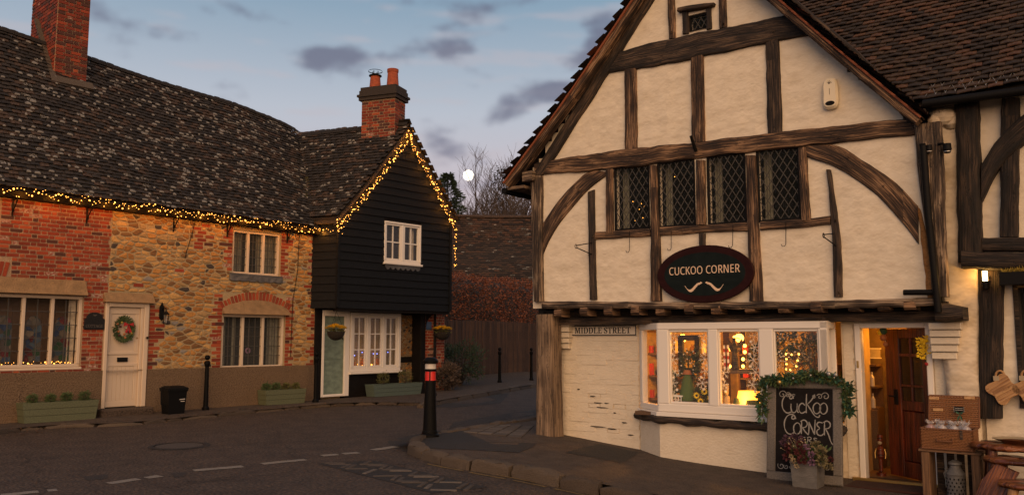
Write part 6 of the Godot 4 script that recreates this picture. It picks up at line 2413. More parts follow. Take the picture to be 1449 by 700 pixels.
func build_shop_roof(sh: Node3D) -> void:
	var roof := holder("roof", sh)
	var apex := Vector2(-2.50, 7.93)
	var fl := func(a: float, t: float) -> Vector3:      # a runs towards the street
		return Vector3(lerpf(-5.88, apex.x, t), lerpf(4.26, apex.y, t) - 0.08 * sin(PI * t) + 0.06 * pow(1.0 - t, 4.0), -5.6 + a)
	var fr_ := func(a: float, t: float) -> Vector3:
		return Vector3(lerpf(0.52, apex.x, t), lerpf(4.42, apex.y, t) - 0.05 * sin(PI * t), 0.66 - a)
	var b := MB.new()
	for k in 2:
		var rows := []
		var uvs := []
		var f: Variant = fl if k == 0 else fr_
		for i in 15:
			var row := []
			var uv := []
			for j in 3:
				row.append(f.call(j * 3.13, i / 14.0) + Vector3(0, -0.05, 0))
				uv.append(Vector2(i, j))
			rows.append(row)
			uvs.append(uv)
		b.grid(rows, uvs)
	part(b, "deck", "deck", roof)
	var yes := func(_p, _a, _t): return true
	var near := tile_items(fl, 5.65, 6.30, 5.0, yes, ["shoptile0", "shoptile1", "shoptile2", "tile_red"], [0.4, 0.7, 0.9, 9.0])
	near.append_array(tile_items(fr_, 0.0, 0.9, 4.65, yes, ["shoptile0", "shoptile1", "shoptile2", "tile_red"], [0.4, 0.7, 0.92, 9.0]))
	pieces(near, "tile", "tiling", roof)
	var back := tile_items(fl, 0.0, 5.6, 5.0, yes, ["shoptile0", "shoptile1", "shoptile2"], [0.35, 0.7, 9.0])
	pieces(back, "tile", "tiling", roof, 0)
	ridge_row(roof, [Vector3(apex.x, apex.y + 0.04, 0.68), Vector3(apex.x, apex.y + 0.04, -5.6)], "shoptile0")
	# verge: undercloak boards and barge
	for k in 2:
		var f: Variant = fl if k == 0 else fr_
		var a0 := 6.22 if k == 0 else 0.03
		var lo := []
		var hi := []
		for i in 13:
			var q: Vector3 = f.call(a0, i / 12.0)
			var off := Vector2(0.07, -0.065) if k == 0 else Vector2(-0.07, -0.065)
			hi.append(Vector2(q.x, q.y - 0.03))
			lo.append(Vector2(q.x, q.y - 0.03) + off * 1.25)
		timber(roof, "barge_board", "oak", lo, hi, 0.48, 0.645, 0.006)
		var red := []
		for i in 13: red.append(hi[i] * 0.72 + lo[i] * 0.28)
		timber(roof, "verge_tile_strip", "tile_red", red, hi, 0.6, 0.668, 0.004)
		b = MB.new()
		for i in 12:
			var p0: Vector3 = f.call(a0, i / 12.0) + Vector3(0, -0.028, 0)
			var p1: Vector3 = f.call(a0, (i + 1) / 12.0) + Vector3(0, -0.028, 0)
			var bk := Vector3(0, 0, -0.35)
			if k == 0: b.quad(p0 + bk, p1 + bk, p1, p0)
			else: b.quad(p0, p1, p1 + bk, p0 + bk)
		part(b, "undercloak", "tile_red", roof)
	# eaves on the street corner: wall plate end, gutter, rafter feet
	b = MB.new()
	b.box(Vector3(-5.44, 4.36, 0.47), Vector3(0.20, 0.16, 0.2))
	part(b, "plate_end", "oak_grey", roof)
	b = MB.new()
	b.box(Vector3(-5.70, 4.20, -2.4), Vector3(0.36, 0.05, 5.9))
	part(b, "soffit", "oak_pale", roof)
	b = MB.new()
	b.tube([Vector3(-5.90, 4.16, 0.6), Vector3(-5.90, 4.18, -5.5)], [0.055], 8)
	part(b, "gutter", "iron", roof)


# ---------------------------------------------------------------- the range beside the shop
func build_range() -> void:
	var rg := thing("timbered_range", "dark timbered house joined to the shop, steep mossy tile roof above white panels", "house", SHOP)
	var wall := holder("wall", rg)
	var b := MB.new()
	pierced(b, steps(0.62, 4.6, 0.16), steps(-0.4, 4.7, 0.16), [Rect2(1.30, 0.95, 1.2, 1.40)], 0.06, 0.2, func(q: Vector2) -> bool: return q.y > 2.06 or q.x > 0.96, 0.02, 51)
	part(b, "plaster", "plaster", wall)
	# rendered pier between shop and range, its arris rounded
	var rows := []
	var uvs := []
	for j in 36:
		var y := lerpf(-0.3, 4.62, j / 35.0)
		var row := []
		var uv := []
		var r := lerpf(0.86, 1.05, j / 35.0)
		for q in [[0.50, -0.1], [0.52, 0.10], [0.60, 0.14], [0.72, 0.145], [r - 0.05, 0.14], [r - 0.015, 0.11], [r, 0.05], [r, -0.1]]:
			row.append(Vector3(q[0] + 0.006 * sin(y * 7.0), y, q[1] + 0.010 * sin(y * 5.0 + q[0] * 9.0)))
			uv.append(Vector2(q[0], y))
		rows.append(row)
		uvs.append(uv)
	b = MB.new()
	b.grid(rows, uvs)
	part(b, "pier", "wall_stained", wall)
	# corner lump of old render at the pier head
	b = MB.new()
	b.ball(Vector3(0.66, 4.47, 0.17), 0.14, 10, 7, Vector3(1.2, 0.9, 0.7))
	b.ball(Vector3(0.76, 4.42, 0.14), 0.12, 9, 6, Vector3(1.0, 1.1, 0.6))
	b.ball(Vector3(0.58, 4.42, 0.2), 0.09, 8, 6)
	part(b, "render_lump", "wall_stained", wall)
	var fr := holder("timber_frame", rg)
	for st in [
		["corner_post", [Vector2(0.753, 2.630), Vector2(0.787, 3.610), Vector2(0.823, 4.633)], [Vector2(1.012, 2.616), Vector2(1.048, 3.581), Vector2(1.072, 4.618)], 0.24],
		["stud", [Vector2(1.207, 2.920), Vector2(1.259, 3.731), Vector2(1.313, 4.594)], [Vector2(1.397, 2.906), Vector2(1.449, 3.708), Vector2(1.504, 4.578)], 0.16],
		["stud", [Vector2(1.301, 3.554), Vector2(1.372, 4.584)], [Vector2(1.345, 3.549), Vector2(1.423, 4.575)], 0.15]]:
		timber(fr, st[0], "range_oak", st[2], st[1], 0.02, st[3], 0.01)
	timber(fr, "brace", "range_oak", [Vector2(1.044, 3.364), Vector2(1.244, 3.733), Vector2(1.508, 3.991), Vector2(1.880, 4.158)], [Vector2(1.068, 3.824), Vector2(1.240, 4.081), Vector2(1.529, 4.358), Vector2(1.902, 4.535)], 0.03, 0.20, 0.012)
	timber(fr, "stud", "range_oak", [Vector2(2.95, 2.7), Vector2(2.97, 4.6)], [Vector2(2.72, 2.7), Vector2(2.75, 4.6)], 0.02, 0.16, 0.01)
	timber(fr, "rail", "range_oak", [Vector2(1.019, 2.753), Vector2(1.437, 2.727), Vector2(1.795, 2.713)] + [Vector2(4.6, Vector2(1.437, 2.727).y)], [Vector2(1.028, 2.924), Vector2(1.447, 2.894), Vector2(1.804, 2.877)] + [Vector2(4.6, Vector2(1.447, 2.894).y)], 0.03, 0.20, 0.008)
	timber(fr, "jetty_beam", "range_oak", [Vector2(0.807, 2.553), Vector2(1.115, 2.529), Vector2(1.787, 2.496)] + [Vector2(4.6, Vector2(1.115, 2.529).y)], [Vector2(0.817, 2.750), Vector2(1.126, 2.731), Vector2(1.799, 2.698)] + [Vector2(4.6, Vector2(1.126, 2.731).y)], 0.03, 0.36, 0.014)
	timber(fr, "door_post", "range_oak", [Vector2(1.124, 0.774), Vector2(1.169, 1.534), Vector2(1.222, 2.512)], [Vector2(0.884, 0.761), Vector2(0.917, 1.531), Vector2(0.962, 2.524)], 0.02, 0.17, 0.01)
	var wd := holder("window", rg)
	b = MB.new()
	b.slab(1.30, 0.95, 1.36, 2.35, -0.1, 0.09, 0.006)
	b.slab(1.30, 0.90, 2.5, 0.96, -0.1, 0.11, 0.006)
	b.slab(1.30, 2.30, 2.5, 2.36, -0.1, 0.09, 0.006)
	part(b, "frame", "range_oak", wd)
	b = MB.new()
	b.quad(Vector3(1.36, 0.96, 0.0), Vector3(2.5, 0.96, 0.0), Vector3(2.5, 2.3, 0.0), Vector3(1.36, 2.3, 0.0))
	part(b, "pane", "glass_old", wd)
	b = MB.new()
	b.quad(Vector3(1.2, 0.8, -0.6), Vector3(2.6, 0.8, -0.6), Vector3(2.6, 2.5, -0.6), Vector3(1.2, 2.5, -0.6))
	b.slab(1.2, 0.8, 2.6, 0.85, -0.6, -0.14)
	b.slab(1.2, 2.45, 2.6, 2.5, -0.6, -0.14)
	part(b, "room", "dark_room", wd)
	# roof
	var roof := holder("roof", rg)
	var f := func(a: float, t: float) -> Vector3:
		return Vector3(-1.9 + a, lerpf(4.66, 8.9, t) - 0.09 * sin(PI * t) + 0.025 * sin(a * 1.9) * (1.0 - t), 0.36 - 3.9 * t)
	b = MB.new()
	rows = []
	uvs = []
	for i in 15:
		var row := []
		var uv := []
		for j in 13:
			row.append(f.call(j * 0.6, i / 14.0) + Vector3(0, -0.04, -0.02))
			uv.append(Vector2(i, j))
		rows.append(row)
		uvs.append(uv)
	b.grid(rows, uvs)
	b.quad(Vector3(5.3, 8.85, -3.54), Vector3(-1.9, 8.85, -3.54), Vector3(-1.9, 4.6, -7.4), Vector3(5.3, 4.6, -7.4))
	part(b, "deck", "deck", roof)
	var keep := func(p: Vector3, _a: float, t: float) -> bool:
		# above the slope of the gable roof
		var g := lerpf(4.42, 7.93, clampf((0.52 - p.x) / 3.02, 0, 1)) if p.x < 0.52 else 0.0
		return p.y > g - 0.08
	pieces(tile_items(f, 0.0, 6.2, 5.75, keep, ["shoptile0", "shoptile1", "shoptile2", "tile_red"], [0.46, 0.84, 2.0, 9.0], 0.168, 0.112), "tile", "tiling", roof)
	b = MB.new()
	b.tube([Vector3(0.50, 4.60, 0.42), Vector3(1.5, 4.58, 0.42), Vector3(4.5, 4.55, 0.42)], [0.055], 8)
	part(b, "gutter", "iron", roof)
	# wire mesh guard over the eaves
	b = MB.new()
	for i in 26:
		var a := 2.42 + i * 0.11
		b.tube([f.call(a, 0.005) + Vector3(0, 0.06, 0.02), f.call(a + 0.12, 0.075) + Vector3(0, 0.06, 0)], [0.004], 3, false)
		b.tube([f.call(a + 0.12, 0.005) + Vector3(0, 0.06, 0.02), f.call(a, 0.075) + Vector3(0, 0.06, 0)], [0.004], 3, false)
	b.tube([f.call(2.4, 0.078) + Vector3(0, 0.06, 0), f.call(5.4, 0.078) + Vector3(0, 0.06, 0)], [0.005], 3, false)
	part(b, "wire_guard", "steel", roof)
	b = MB.new()
	b.slab(0.6, -0.3, 4.7, 4.6, -6.5, -6.3)
	b.slab(4.6, -0.3, 4.75, 4.6, -6.3, -0.15)
	part(b, "back_wall", "mortar", wall)


# ---------------------------------------------------------------- inside the shop
func put_thing(called: String, label: String, cat: String, at: Vector3, group := "") -> Node3D:
	return thing(called, label, cat, SHOP, at, group)


func bulb_row(t: Node3D, pts: Array, r: float, mat_ := "warm_bulb") -> void:
	var b := MB.new()
	b.ball(Vector3.ZERO, r, 8, 6)
	var mesh := b.mesh(m[mat_])
	for p in pts: inst(mesh, "light_bulb", t, Transform3D(Basis(), p))


func snowflake(b: MB, o: Vector3, r: float) -> void:
	for k in 6:
		var a := TAU * k / 6.0 + 0.2
		var d := Vector3(cos(a), sin(a), 0)
		b.tube([o, o + d * r], [0.005, 0.0035], 4)
		for s in [-1, 1]:
			var e := Vector3(cos(a + 0.8 * s), sin(a + 0.8 * s), 0)
			b.tube([o + d * r * 0.55, o + d * r * 0.55 + e * r * 0.35], [0.0035], 3, false)


func build_interior() -> void:
	var warm := Color(1.0, 0.64, 0.20)
	var b := MB.new()
	# window board behind the bay
	var board := put_thing("display_shelf", "wooden display board running behind the lit bay window", "shelf", Vector3(-2.3, 0.62, 0.0))
	b.slab(-1.35, -0.03, 1.52, 0.02, -0.55, 0.32)
	part(b, "board", "shelf_wood", board)
	b = MB.new()
	b.slab(-1.3, -0.7, -1.24, -0.03, -0.5, -0.44)
	part(b, "leg", "shelf_wood", board)
	b = MB.new()
	b.slab(1.4, -0.7, 1.46, -0.03, -0.5, -0.44)
	part(b, "leg", "shelf_wood", board)
	# room lamps: globes hanging from the ceiling
	for q in [[-2.6, -1.2, 2.0], [-0.1, -1.0, 0.5], [-3.9, -1.9, 2.0]]:
		var t := put_thing("ceiling_lamp", "warm globe lamp hanging from the shop ceiling, " + {-2.6: "over the bay display", -0.1: "nearest the open door", -3.9: "deepest behind the corner wall"}[q[0]], "lamp", Vector3(q[0], 1.72, q[1]), "ceiling lamps in the shop")
		b = MB.new()
		b.tube([Vector3(0, 0.06, 0), Vector3(0, 0.28, 0)], [0.008], 5)
		part(b, "cord", "iron", t)
		b = MB.new()
		b.ball(Vector3.ZERO, 0.07, 12, 8)
		part(b, "light_globe", "warm_bulb", t)
		lamp("globe_light", t, Vector3.ZERO, q[2], warm, 0.07)

	# shelving against the back wall, loaded with small goods
	var hues := [["red", Color(0.4, 0.03, 0.02)], ["amber", Color(0.5, 0.2, 0.02)], ["dark green", Color(0.02, 0.08, 0.03)], ["cream", Color(0.6, 0.5, 0.35)], ["brown", Color(0.14, 0.06, 0.02)], ["white", Color(0.7, 0.66, 0.6)], ["black", Color(0.015, 0.012, 0.01)], ["gold", Color(0.5, 0.32, 0.08)]]
	for k in 3:
		var ux: float = [-4.4, -2.5, -0.75][k]
		var where: String = ["behind the street corner wall", "facing the bay window", "glimpsed through the open door"][k]
		var t := put_thing("shelf_unit", "dark wooden shelf unit of small goods " + where, "shelf unit", Vector3(ux, -0.1, -3.05))
		for j in 5:
			b = MB.new()
			b.slab(-0.8, 0.25 + j * 0.42, 0.8, 0.28 + j * 0.42, -0.15, 0.15)
			part(b, "shelf", "shelf_wood", t)
		for s in [-1, 1]:
			b = MB.new()
			b.slab(s * 0.8 - 0.015, 0.0, s * 0.8 + 0.015, 2.0, -0.15, 0.15)
			part(b, "side_panel", "shelf_wood", t)
		for j in 4:
			var x := -0.7
			var n := 0
			while x < 0.7:
				var hue: Array = hues[n % 8]
				b = MB.new()
				b.col = hue[1]
				var h := rf(0.10, 0.26)
				var round_ := rng.randf() < 0.5
				if round_: b.lathe([Vector2(0.0, 0), Vector2(0.045, 0), Vector2(0.05, h * 0.6), Vector2(0.02, h * 0.75), Vector2(0.022, h), Vector2(0, h)], Vector3.ZERO, 8)
				else: b.slab(-0.05, 0, 0.05, h, -0.05, 0.05, 0.006)
				var g := put_thing("shop_good", "%s %s on the %s shelf of the unit %s" % [hue[0], "bottle" if round_ else "box", ["lowest", "second", "third", "top"][j], where], "merchandise", Vector3(ux + x, 0.182 + j * 0.42, -3.0), "goods on the back shelves")
				part(b, "body", "tinted_gloss", g)
				x += rf(0.17, 0.3)
				n += 1

	# things in the window, left light
	for q in [[Vector2(-3.036, 1.741), 6, "string of white snowflake ornaments hanging at the window's street side"], [Vector2(-2.559, 1.760), 5, "string of white snowflake ornaments hanging beside the first white mullion"], [Vector2(-1.829, 1.758), 5, "string of white snowflake ornaments hanging by the glowing lampshade"], [Vector2(-2.292, 1.403), 3, "short string of white snowflakes by the striped candy poles"]]:
		var o := Vector3(q[0].x, q[0].y, 0.25)
		var t := put_thing("ornament_string", q[2], "ornament", o)
		b = MB.new()
		b.tube([Vector3(0, 0.1, 0), Vector3(0, -0.17 * (q[1] - 1) - 0.05, 0)], [0.002], 3)
		part(b, "thread", "snow_white", t)
		for k in q[1]:
			b = MB.new()
			snowflake(b, Vector3(rf(-0.03, 0.03), -0.17 * k, rf(-0.03, 0.03)), rf(0.07, 0.10))
			part(b, "snowflake", "snow_white", t)
			b = MB.new()
			var tw := Vector3(rf(-0.06, 0.06), -0.17 * k - 0.09, 0)
			b.ball(tw, 0.022, 8, 5)
			part(b, "bauble", "snow_white", t)
	var gp := Vector2(-2.888, 1.074)
	var gn := put_thing("gnome_ornament", "little green felt cone figure with a ginger cap behind the first pane", "ornament", Vector3(gp.x, 0.642, 0.12))
	b = MB.new()
	b.lathe([Vector2(0, 0), Vector2(0.12, 0), Vector2(0.125, 0.06), Vector2(0.07, 0.30), Vector2(0.035, 0.42)], Vector3(0, 0.17, 0), 14)
	part(b, "body", "felt_green", gn)
	b = MB.new()
	b.lathe([Vector2(0.07, 0.38), Vector2(0.045, 0.44), Vector2(0.0, 0.58)], Vector3(0, 0.17, 0), 12)
	part(b, "cap", "ginger", gn)
	b = MB.new()
	b.box(Vector3(0, 0.085, 0), Vector3(0.30, 0.17, 0.24))
	part(b, "plinth", "shelf_wood", gn)
	var sp_ := put_thing("sunflower_pot", "pot of yellow sunflowers beside the green cone figure", "flowers", Vector3(gp.x + 0.30, 0.642, 0.14))
	b = MB.new()
	b.lathe([Vector2(0, 0), Vector2(0.07, 0), Vector2(0.09, 0.15), Vector2(0.08, 0.15), Vector2(0, 0.13)], Vector3.ZERO, 12)
	part(b, "pot", "shelf_wood", sp_)
	b = MB.new()
	clump(b, Vector3(0, 0.22, 0), Vector3(0.14, 0.12, 0.1), 140, 0.07)
	part(b, "leaves", "leaf_green", sp_, "stuff")
	for q in [[-0.1, 0.26], [0.02, 0.32], [0.11, 0.23], [-0.04, 0.18]]:
		b = MB.new()
		for k in 12:
			var a := TAU * k / 12.0
			b.leaf(Vector3(q[0], q[1], 0.1), Vector3(cos(a), sin(a), 0.25).normalized(), Vector3.BACK, 0.055, 0.025)
		var fl := part(b, "flower", "petal_yellow", sp_)
		b = MB.new()
		b.ball(Vector3(q[0], q[1], 0.105), 0.02, 8, 4)
		part(b, "flower_centre", "sooty", fl)
	var mf: Array = [Vector2(-3.123, 1.764), Vector2(-2.774, 1.203)]
	var fr := put_thing("mirror_frame", "dark carved mirror frame standing behind the green cone figure", "mirror", Vector3((mf[0].x + mf[1].x) / 2, mf[1].y, -0.1))
	var fw: float = (mf[1].x - mf[0].x) / 2
	var fh: float = mf[0].y - mf[1].y
	b = MB.new()
	b.slab(-fw, 0, -fw + 0.08, fh, -0.03, 0.03, 0.01)
	b.slab(fw - 0.08, 0, fw, fh, -0.03, 0.03, 0.01)
	b.slab(-fw + 0.08, fh - 0.08, fw - 0.08, fh, -0.03, 0.03, 0.01)
	b.slab(-fw + 0.08, 0, fw - 0.08, 0.08, -0.03, 0.03, 0.01)
	part(b, "frame", "oak_dark", fr)
	b = MB.new()
	b.slab(-fw * 0.25, -0.9, fw * 0.25, 0.0, -0.04, -0.01)
	part(b, "stand", "oak_dark", fr)
	var ln := put_thing("lattice_lantern", "white lattice lantern with an amber candle low in the first pane", "lantern", Vector3(Vector2(-3.026, 0.727).x, 0.642, 0.2))
	b = MB.new()
	for i in 6:
		b.box(Vector3(-0.11 + i * 0.044, 0.13, 0.08), Vector3(0.008, 0.22, 0.008))
		b.box(Vector3(0, 0.03 + i * 0.04, 0.08), Vector3(0.23, 0.008, 0.008))
	b.slab(-0.12, 0.23, 0.12, 0.25, -0.08, 0.09)
	b.slab(-0.12, 0.0, 0.12, 0.02, -0.08, 0.09)
	part(b, "lattice", "snow_white", ln)
	bulb_row(ln, [Vector3(0.0, 0.09, 0.0)], 0.025)
	# green tinsel lying along the window board
	var ti := put_thing("tinsel", "green and white tinsel lying along the foot of the bay window", "tinsel", Vector3(-2.4, 0.642, 0.29))
	b = MB.new()
	for i in 900:
		var x := rf(-0.75, 1.4)
		b.leaf(Vector3(x, 0.03 + 0.02 * sin(x * 9.0) + rf(-0.02, 0.02), rf(-0.02, 0.02)), Vector3(rf(-1, 1), rf(-0.3, 1), rf(-1, 1)).normalized(), Vector3.UP, 0.05, 0.008)
	part(b, "strands", "leaf_teal", ti, "stuff")

	# middle light: arch of bulbs with an angel, striped poles, a shining lampshade with figures before it
	var ap: Array = [Vector2(-2.274, 1.318), Vector2(-2.267, 1.559), Vector2(-2.188, 1.730), Vector2(-2.084, 1.700), Vector2(-2.040, 1.610), Vector2(-2.043, 1.521), Vector2(-2.071, 1.421), Vector2(-2.075, 1.322)]
	var ar := put_thing("light_arch", "arch of round warm bulbs glowing in the middle pane of the bay", "lights", Vector3(ap[0].x, ap[0].y - 0.03, 0.02))
	var ps := []
	for q in ap: ps.append(Vector3(q.x - ap[0].x, q.y - ap[0].y + 0.03, 0))
	b = MB.new()
	b.tube(ps, [0.008], 5)
	b.box(Vector3(0.1, -0.02, -0.01), Vector3(0.42, 0.03, 0.12))
	part(b, "frame", "shelf_wood", ar)
	bulb_row(ar, ps, 0.026)
	lamp("arch_light", ar, Vector3(0.11, 0.25, 0.06), 0.07, warm, 0.05)
	var an := put_thing("angel_figure", "carved brown angel figure standing inside the arch of bulbs", "figurine", Vector3(ap[0].x + 0.10, ap[0].y - 0.035, 0.07))
	b = MB.new()
	b.lathe([Vector2(0, 0), Vector2(0.055, 0), Vector2(0.045, 0.15), Vector2(0.03, 0.28), Vector2(0.04, 0.33), Vector2(0.015, 0.37), Vector2(0.012, 0.385), Vector2(0.026, 0.41), Vector2(0.02, 0.44), Vector2(0, 0.45)], Vector3.ZERO, 10)
	part(b, "body", "oak_dark", an)
	for s in [-1, 1]:
		b = MB.new()
		b.prism(PackedVector2Array([Vector2(0.01 * s, 0.22), Vector2(0.03 * s, 0.33), Vector2(0.10 * s, 0.43), Vector2(0.115 * s, 0.36), Vector2(0.08 * s, 0.26)]), -0.03, -0.022)
		part(b, "wing", "oak_dark", an)
	for q in [[1026, "striped red and white pole nearest the first mullion"], [1031, "striped red and white pole touching the arch of bulbs"]]:
		var u: float = Vector2(-2.315, 1.299).x + (0.055 if q[0] == 1031 else 0.0)
		var t := put_thing("candy_pole", q[1], "ornament", Vector3(u, ap[0].y - 0.05, 0.1))
		for k in 7:
			b = MB.new()
			b.lathe([Vector2(0.016, 0), Vector2(0.016, 0.05)], Vector3(0, 0.05 * k, 0), 8)
			part(b, "stripe", "felt_red" if k % 2 else "snow_white", t)
	var shelf := put_thing("display_shelf", "small raised shelf across the middle pane carrying the bulb arch", "shelf", Vector3(ap[0].x + 0.1, ap[0].y - 0.075, 0.03))
	b = MB.new()
	b.slab(-0.38, -0.02, 0.42, 0.018, -0.15, 0.15)
	part(b, "board", "shelf_wood", shelf)
	for s in [-0.36, 0.38]:
		b = MB.new()
		b.slab(s, -0.42, s + 0.02, -0.02, -0.12, 0.12)
		part(b, "bracket", "shelf_wood", shelf)
	var lp := Vector2(-2.023, 0.846)
	var ls := put_thing("table_lamp", "table lamp with a broad glowing amber shade in the middle pane", "lamp", Vector3(lp.x, 0.642, -0.05))
	b = MB.new()
	b.lathe([Vector2(0, 0), Vector2(0.07, 0), Vector2(0.07, 0.02), Vector2(0.025, 0.06), Vector2(0.02, 0.14)], Vector3.ZERO, 12)
	part(b, "base", "brass", ls)
	b = MB.new()
	b.lathe([Vector2(0.20, 0.08), Vector2(0.15, 0.33)], Vector3.ZERO, 20)
	part(b, "lamp_shade", "lamp_shade", ls)
	lamp("shade_light", ls, Vector3(0, 0.2, 0.26), 0.14, warm, 0.12)
	for q in [[1043, 0.30, "dark cone tree silhouetted left of the glowing lampshade"], [1066, 0.27, "dark round-headed ornament silhouetted before the glowing lampshade"], [1029, 0.34, "pale soldier doll standing under the striped poles"]]:
		var u: float = {1043: Vector2(-2.113, 0.769).x, 1066: Vector2(-1.879, 0.780).x, 1029: Vector2(-2.258, 0.762).x}[q[0]]
		var t := put_thing("window_ornament", q[2], "ornament", Vector3(u, 0.642, 0.2))
		b = MB.new()
		if q[0] == 1043: b.lathe([Vector2(0, 0), Vector2(0.085, 0.0), Vector2(0.06, 0.12), Vector2(0.065, 0.12), Vector2(0.03, 0.24), Vector2(0.0, 0.33)], Vector3.ZERO, 9)
		elif q[0] == 1066: b.lathe([Vector2(0, 0), Vector2(0.09, 0.0), Vector2(0.07, 0.08), Vector2(0.10, 0.15), Vector2(0.085, 0.22), Vector2(0.0, 0.26)], Vector3.ZERO, 11)
		else: b.lathe([Vector2(0, 0), Vector2(0.04, 0), Vector2(0.035, 0.14), Vector2(0.05, 0.16), Vector2(0.045, 0.26), Vector2(0.02, 0.27), Vector2(0.03, 0.30), Vector2(0.03, 0.35), Vector2(0.035, 0.36), Vector2(0.035, 0.43), Vector2(0, 0.44)], Vector3.ZERO, 10)
		part(b, "body", "leaf_dark" if q[0] != 1029 else "petal_cream", t)
		b = MB.new()
		b.lathe([Vector2(0.05, 0), Vector2(0.05, 0.012), Vector2(0, 0.014)], Vector3(0, 0.0, 0), 10)
		part(b, "base", "snow_white", t)
	# right light: snowy twig trees, a marquee frame of bulbs, red berries
	for q in [[1102, 21, "frosted twig tree crowding the right-hand pane's inner edge"], [1148, 22, "frosted twig tree near the right jamb of the bay"], [1132, 23, "frosted twig tree standing behind the lit frame"]]:
		var u: float = {1102: Vector2(-1.554, 0.931).x, 1148: Vector2(-1.099, 0.952).x, 1132: Vector2(-1.330, 0.930).x}[q[0]]
		var t := put_thing("twig_tree", q[2], "ornament", Vector3(u, 0.642, 0.15 if q[0] != 1132 else -0.1))
		var r := RandomNumberGenerator.new()
		r.seed = q[1]
		b = MB.new()
		var sn := MB.new()
		for i in 46:
			var y := r.randf_range(0.1, 1.0)
			var a := r.randf_range(0, TAU)
			var l := r.randf_range(0.12, 0.32)
			var p := Vector3(0, y, 0)
			var e := p + Vector3(cos(a) * l, r.randf_range(0.0, 0.25), sin(a) * l * 0.6)
			b.tube([p, e], [0.005, 0.002], 3, false)
			for k in 5:
				var s := p.lerp(e, r.randf_range(0.3, 1.0)) + Vector3(r.randf_range(-0.03, 0.03), r.randf_range(-0.03, 0.03), r.randf_range(-0.03, 0.03))
				sn.ball(s, r.randf_range(0.006, 0.014), 5, 3)
		b.tube([Vector3.ZERO, Vector3(0, 1.05, 0)], [0.015, 0.005], 5)
		part(b, "twigs", "twig", t, "stuff")
		part(sn, "snow", "snow_white" if q[0] != 1148 else "petal_cream", t, "stuff")
	var mq: Array = [Vector2(-1.396, 1.301), Vector2(-1.393, 1.367), Vector2(-1.391, 1.434), Vector2(-1.393, 1.500), Vector2(-1.317, 1.496), Vector2(-1.222, 1.502), Vector2(-1.239, 1.417), Vector2(-1.261, 1.342), Vector2(-1.343, 1.293)]
	var mt := put_thing("marquee_frame", "small standing frame outlined in yellow bulbs in the right pane", "lights", Vector3(mq[0].x, mq[0].y - 0.02, 0.2))
	ps = []
	for q in mq: ps.append(Vector3(q.x - mq[0].x, q.y - mq[0].y + 0.02, 0))
	b = MB.new()
	b.tube(ps + [ps[0]], [0.012], 5)
	b.slab(-0.02, -0.27, 0.0, 0.0, -0.01, 0.01)
	b.slab(0.08, -0.27, 0.10, 0.0, -0.01, 0.01)
	part(b, "frame", "brass", mt)
	bulb_row(mt, ps, 0.014)
	var bt := put_thing("berry_branch", "sprays of dark red berries at the right edge of the bay display", "ornament", Vector3(Vector2(-1.070, 1.137).x, 0.642, 0.05))
	b = MB.new()
	for i in 90:
		var a := rf(-0.25, 0.2)
		b.ball(Vector3(a, rf(0.25, 0.75), rf(-0.15, 0.1)), rf(0.010, 0.02), 6, 4)
	part(b, "berries", "petal_red", bt, "stuff")
	b = MB.new()
	for i in 12: b.tube([Vector3(0, 0, 0), Vector3(rf(-0.25, 0.2), rf(0.4, 0.8), rf(-0.15, 0.1))], [0.006, 0.003], 4)
	part(b, "stems", "twig", bt, "stuff")

	# dark spruce sprays among the ornaments
	for q in [[Vector2(-2.916, 1.285), 0.20, 0.30, "dark spruce spray behind the green cone figure"], [Vector2(-2.649, 0.884), 0.16, 0.16, "low dark spruce spray by the first mullion"], [Vector2(-1.876, 1.405), 0.13, 0.28, "dark spruce spray at the right of the bulb arch"], [Vector2(-1.449, 1.652), 0.24, 0.22, "dark spruce spray above the lit frame"], [Vector2(-1.074, 1.512), 0.22, 0.34, "dark spruce spray filling the last pane's outer half"], [Vector2(-3.159, 1.024), 0.10, 0.2, "dark spruce spray in the street-side corner of the display"]]:
		var t := put_thing("spruce_spray", q[3], "greenery", Vector3(q[0].x, 0.642, 0.0 if q[2] > 0.25 else 0.1))
		b = MB.new()
		b.tube([Vector3.ZERO, Vector3(0, q[0].y - 0.642 + q[2] * 0.5, 0)], [0.012, 0.006], 5)
		part(b, "stem", "bark", t)
		b = MB.new()
		clump(b, Vector3(0, q[0].y - 0.642, 0), Vector3(q[1], q[2], 0.08), 220, 0.085)
		part(b, "needles", "leaf_dark", t, "stuff")
		b = MB.new()
		for i in 40: b.ball(Vector3(rf(-1, 1) * q[1], q[0].y - 0.642 + rf(-1, 1) * q[2], rf(0.03, 0.1)), rf(0.006, 0.014), 5, 4)
		part(b, "berries", ["snow_white", "petal_red", "leaf_gold"][rng.randi() % 3], t, "stuff")

	# seen through the doorway
	var pl := put_thing("display_dresser", "brown dresser with bottles just inside the shop door", "dresser", Vector3(-0.95, -0.1, -1.15))
	b = MB.new()
	b.slab(-0.42, 0.0, 0.42, 0.82, -0.2, 0.2, 0.01)
	part(b, "cupboard", "shelf_wood", pl)
	for j in 3:
		b = MB.new()
		b.slab(-0.42, 0.82 + j * 0.30, 0.42, 0.845 + j * 0.30, -0.2, 0.16)
		part(b, "shelf", "shelf_wood", pl)
	b = MB.new()
	b.slab(-0.42, 0.82, 0.42, 1.45, -0.2, -0.18)
	part(b, "back_panel", "shelf_wood", pl)
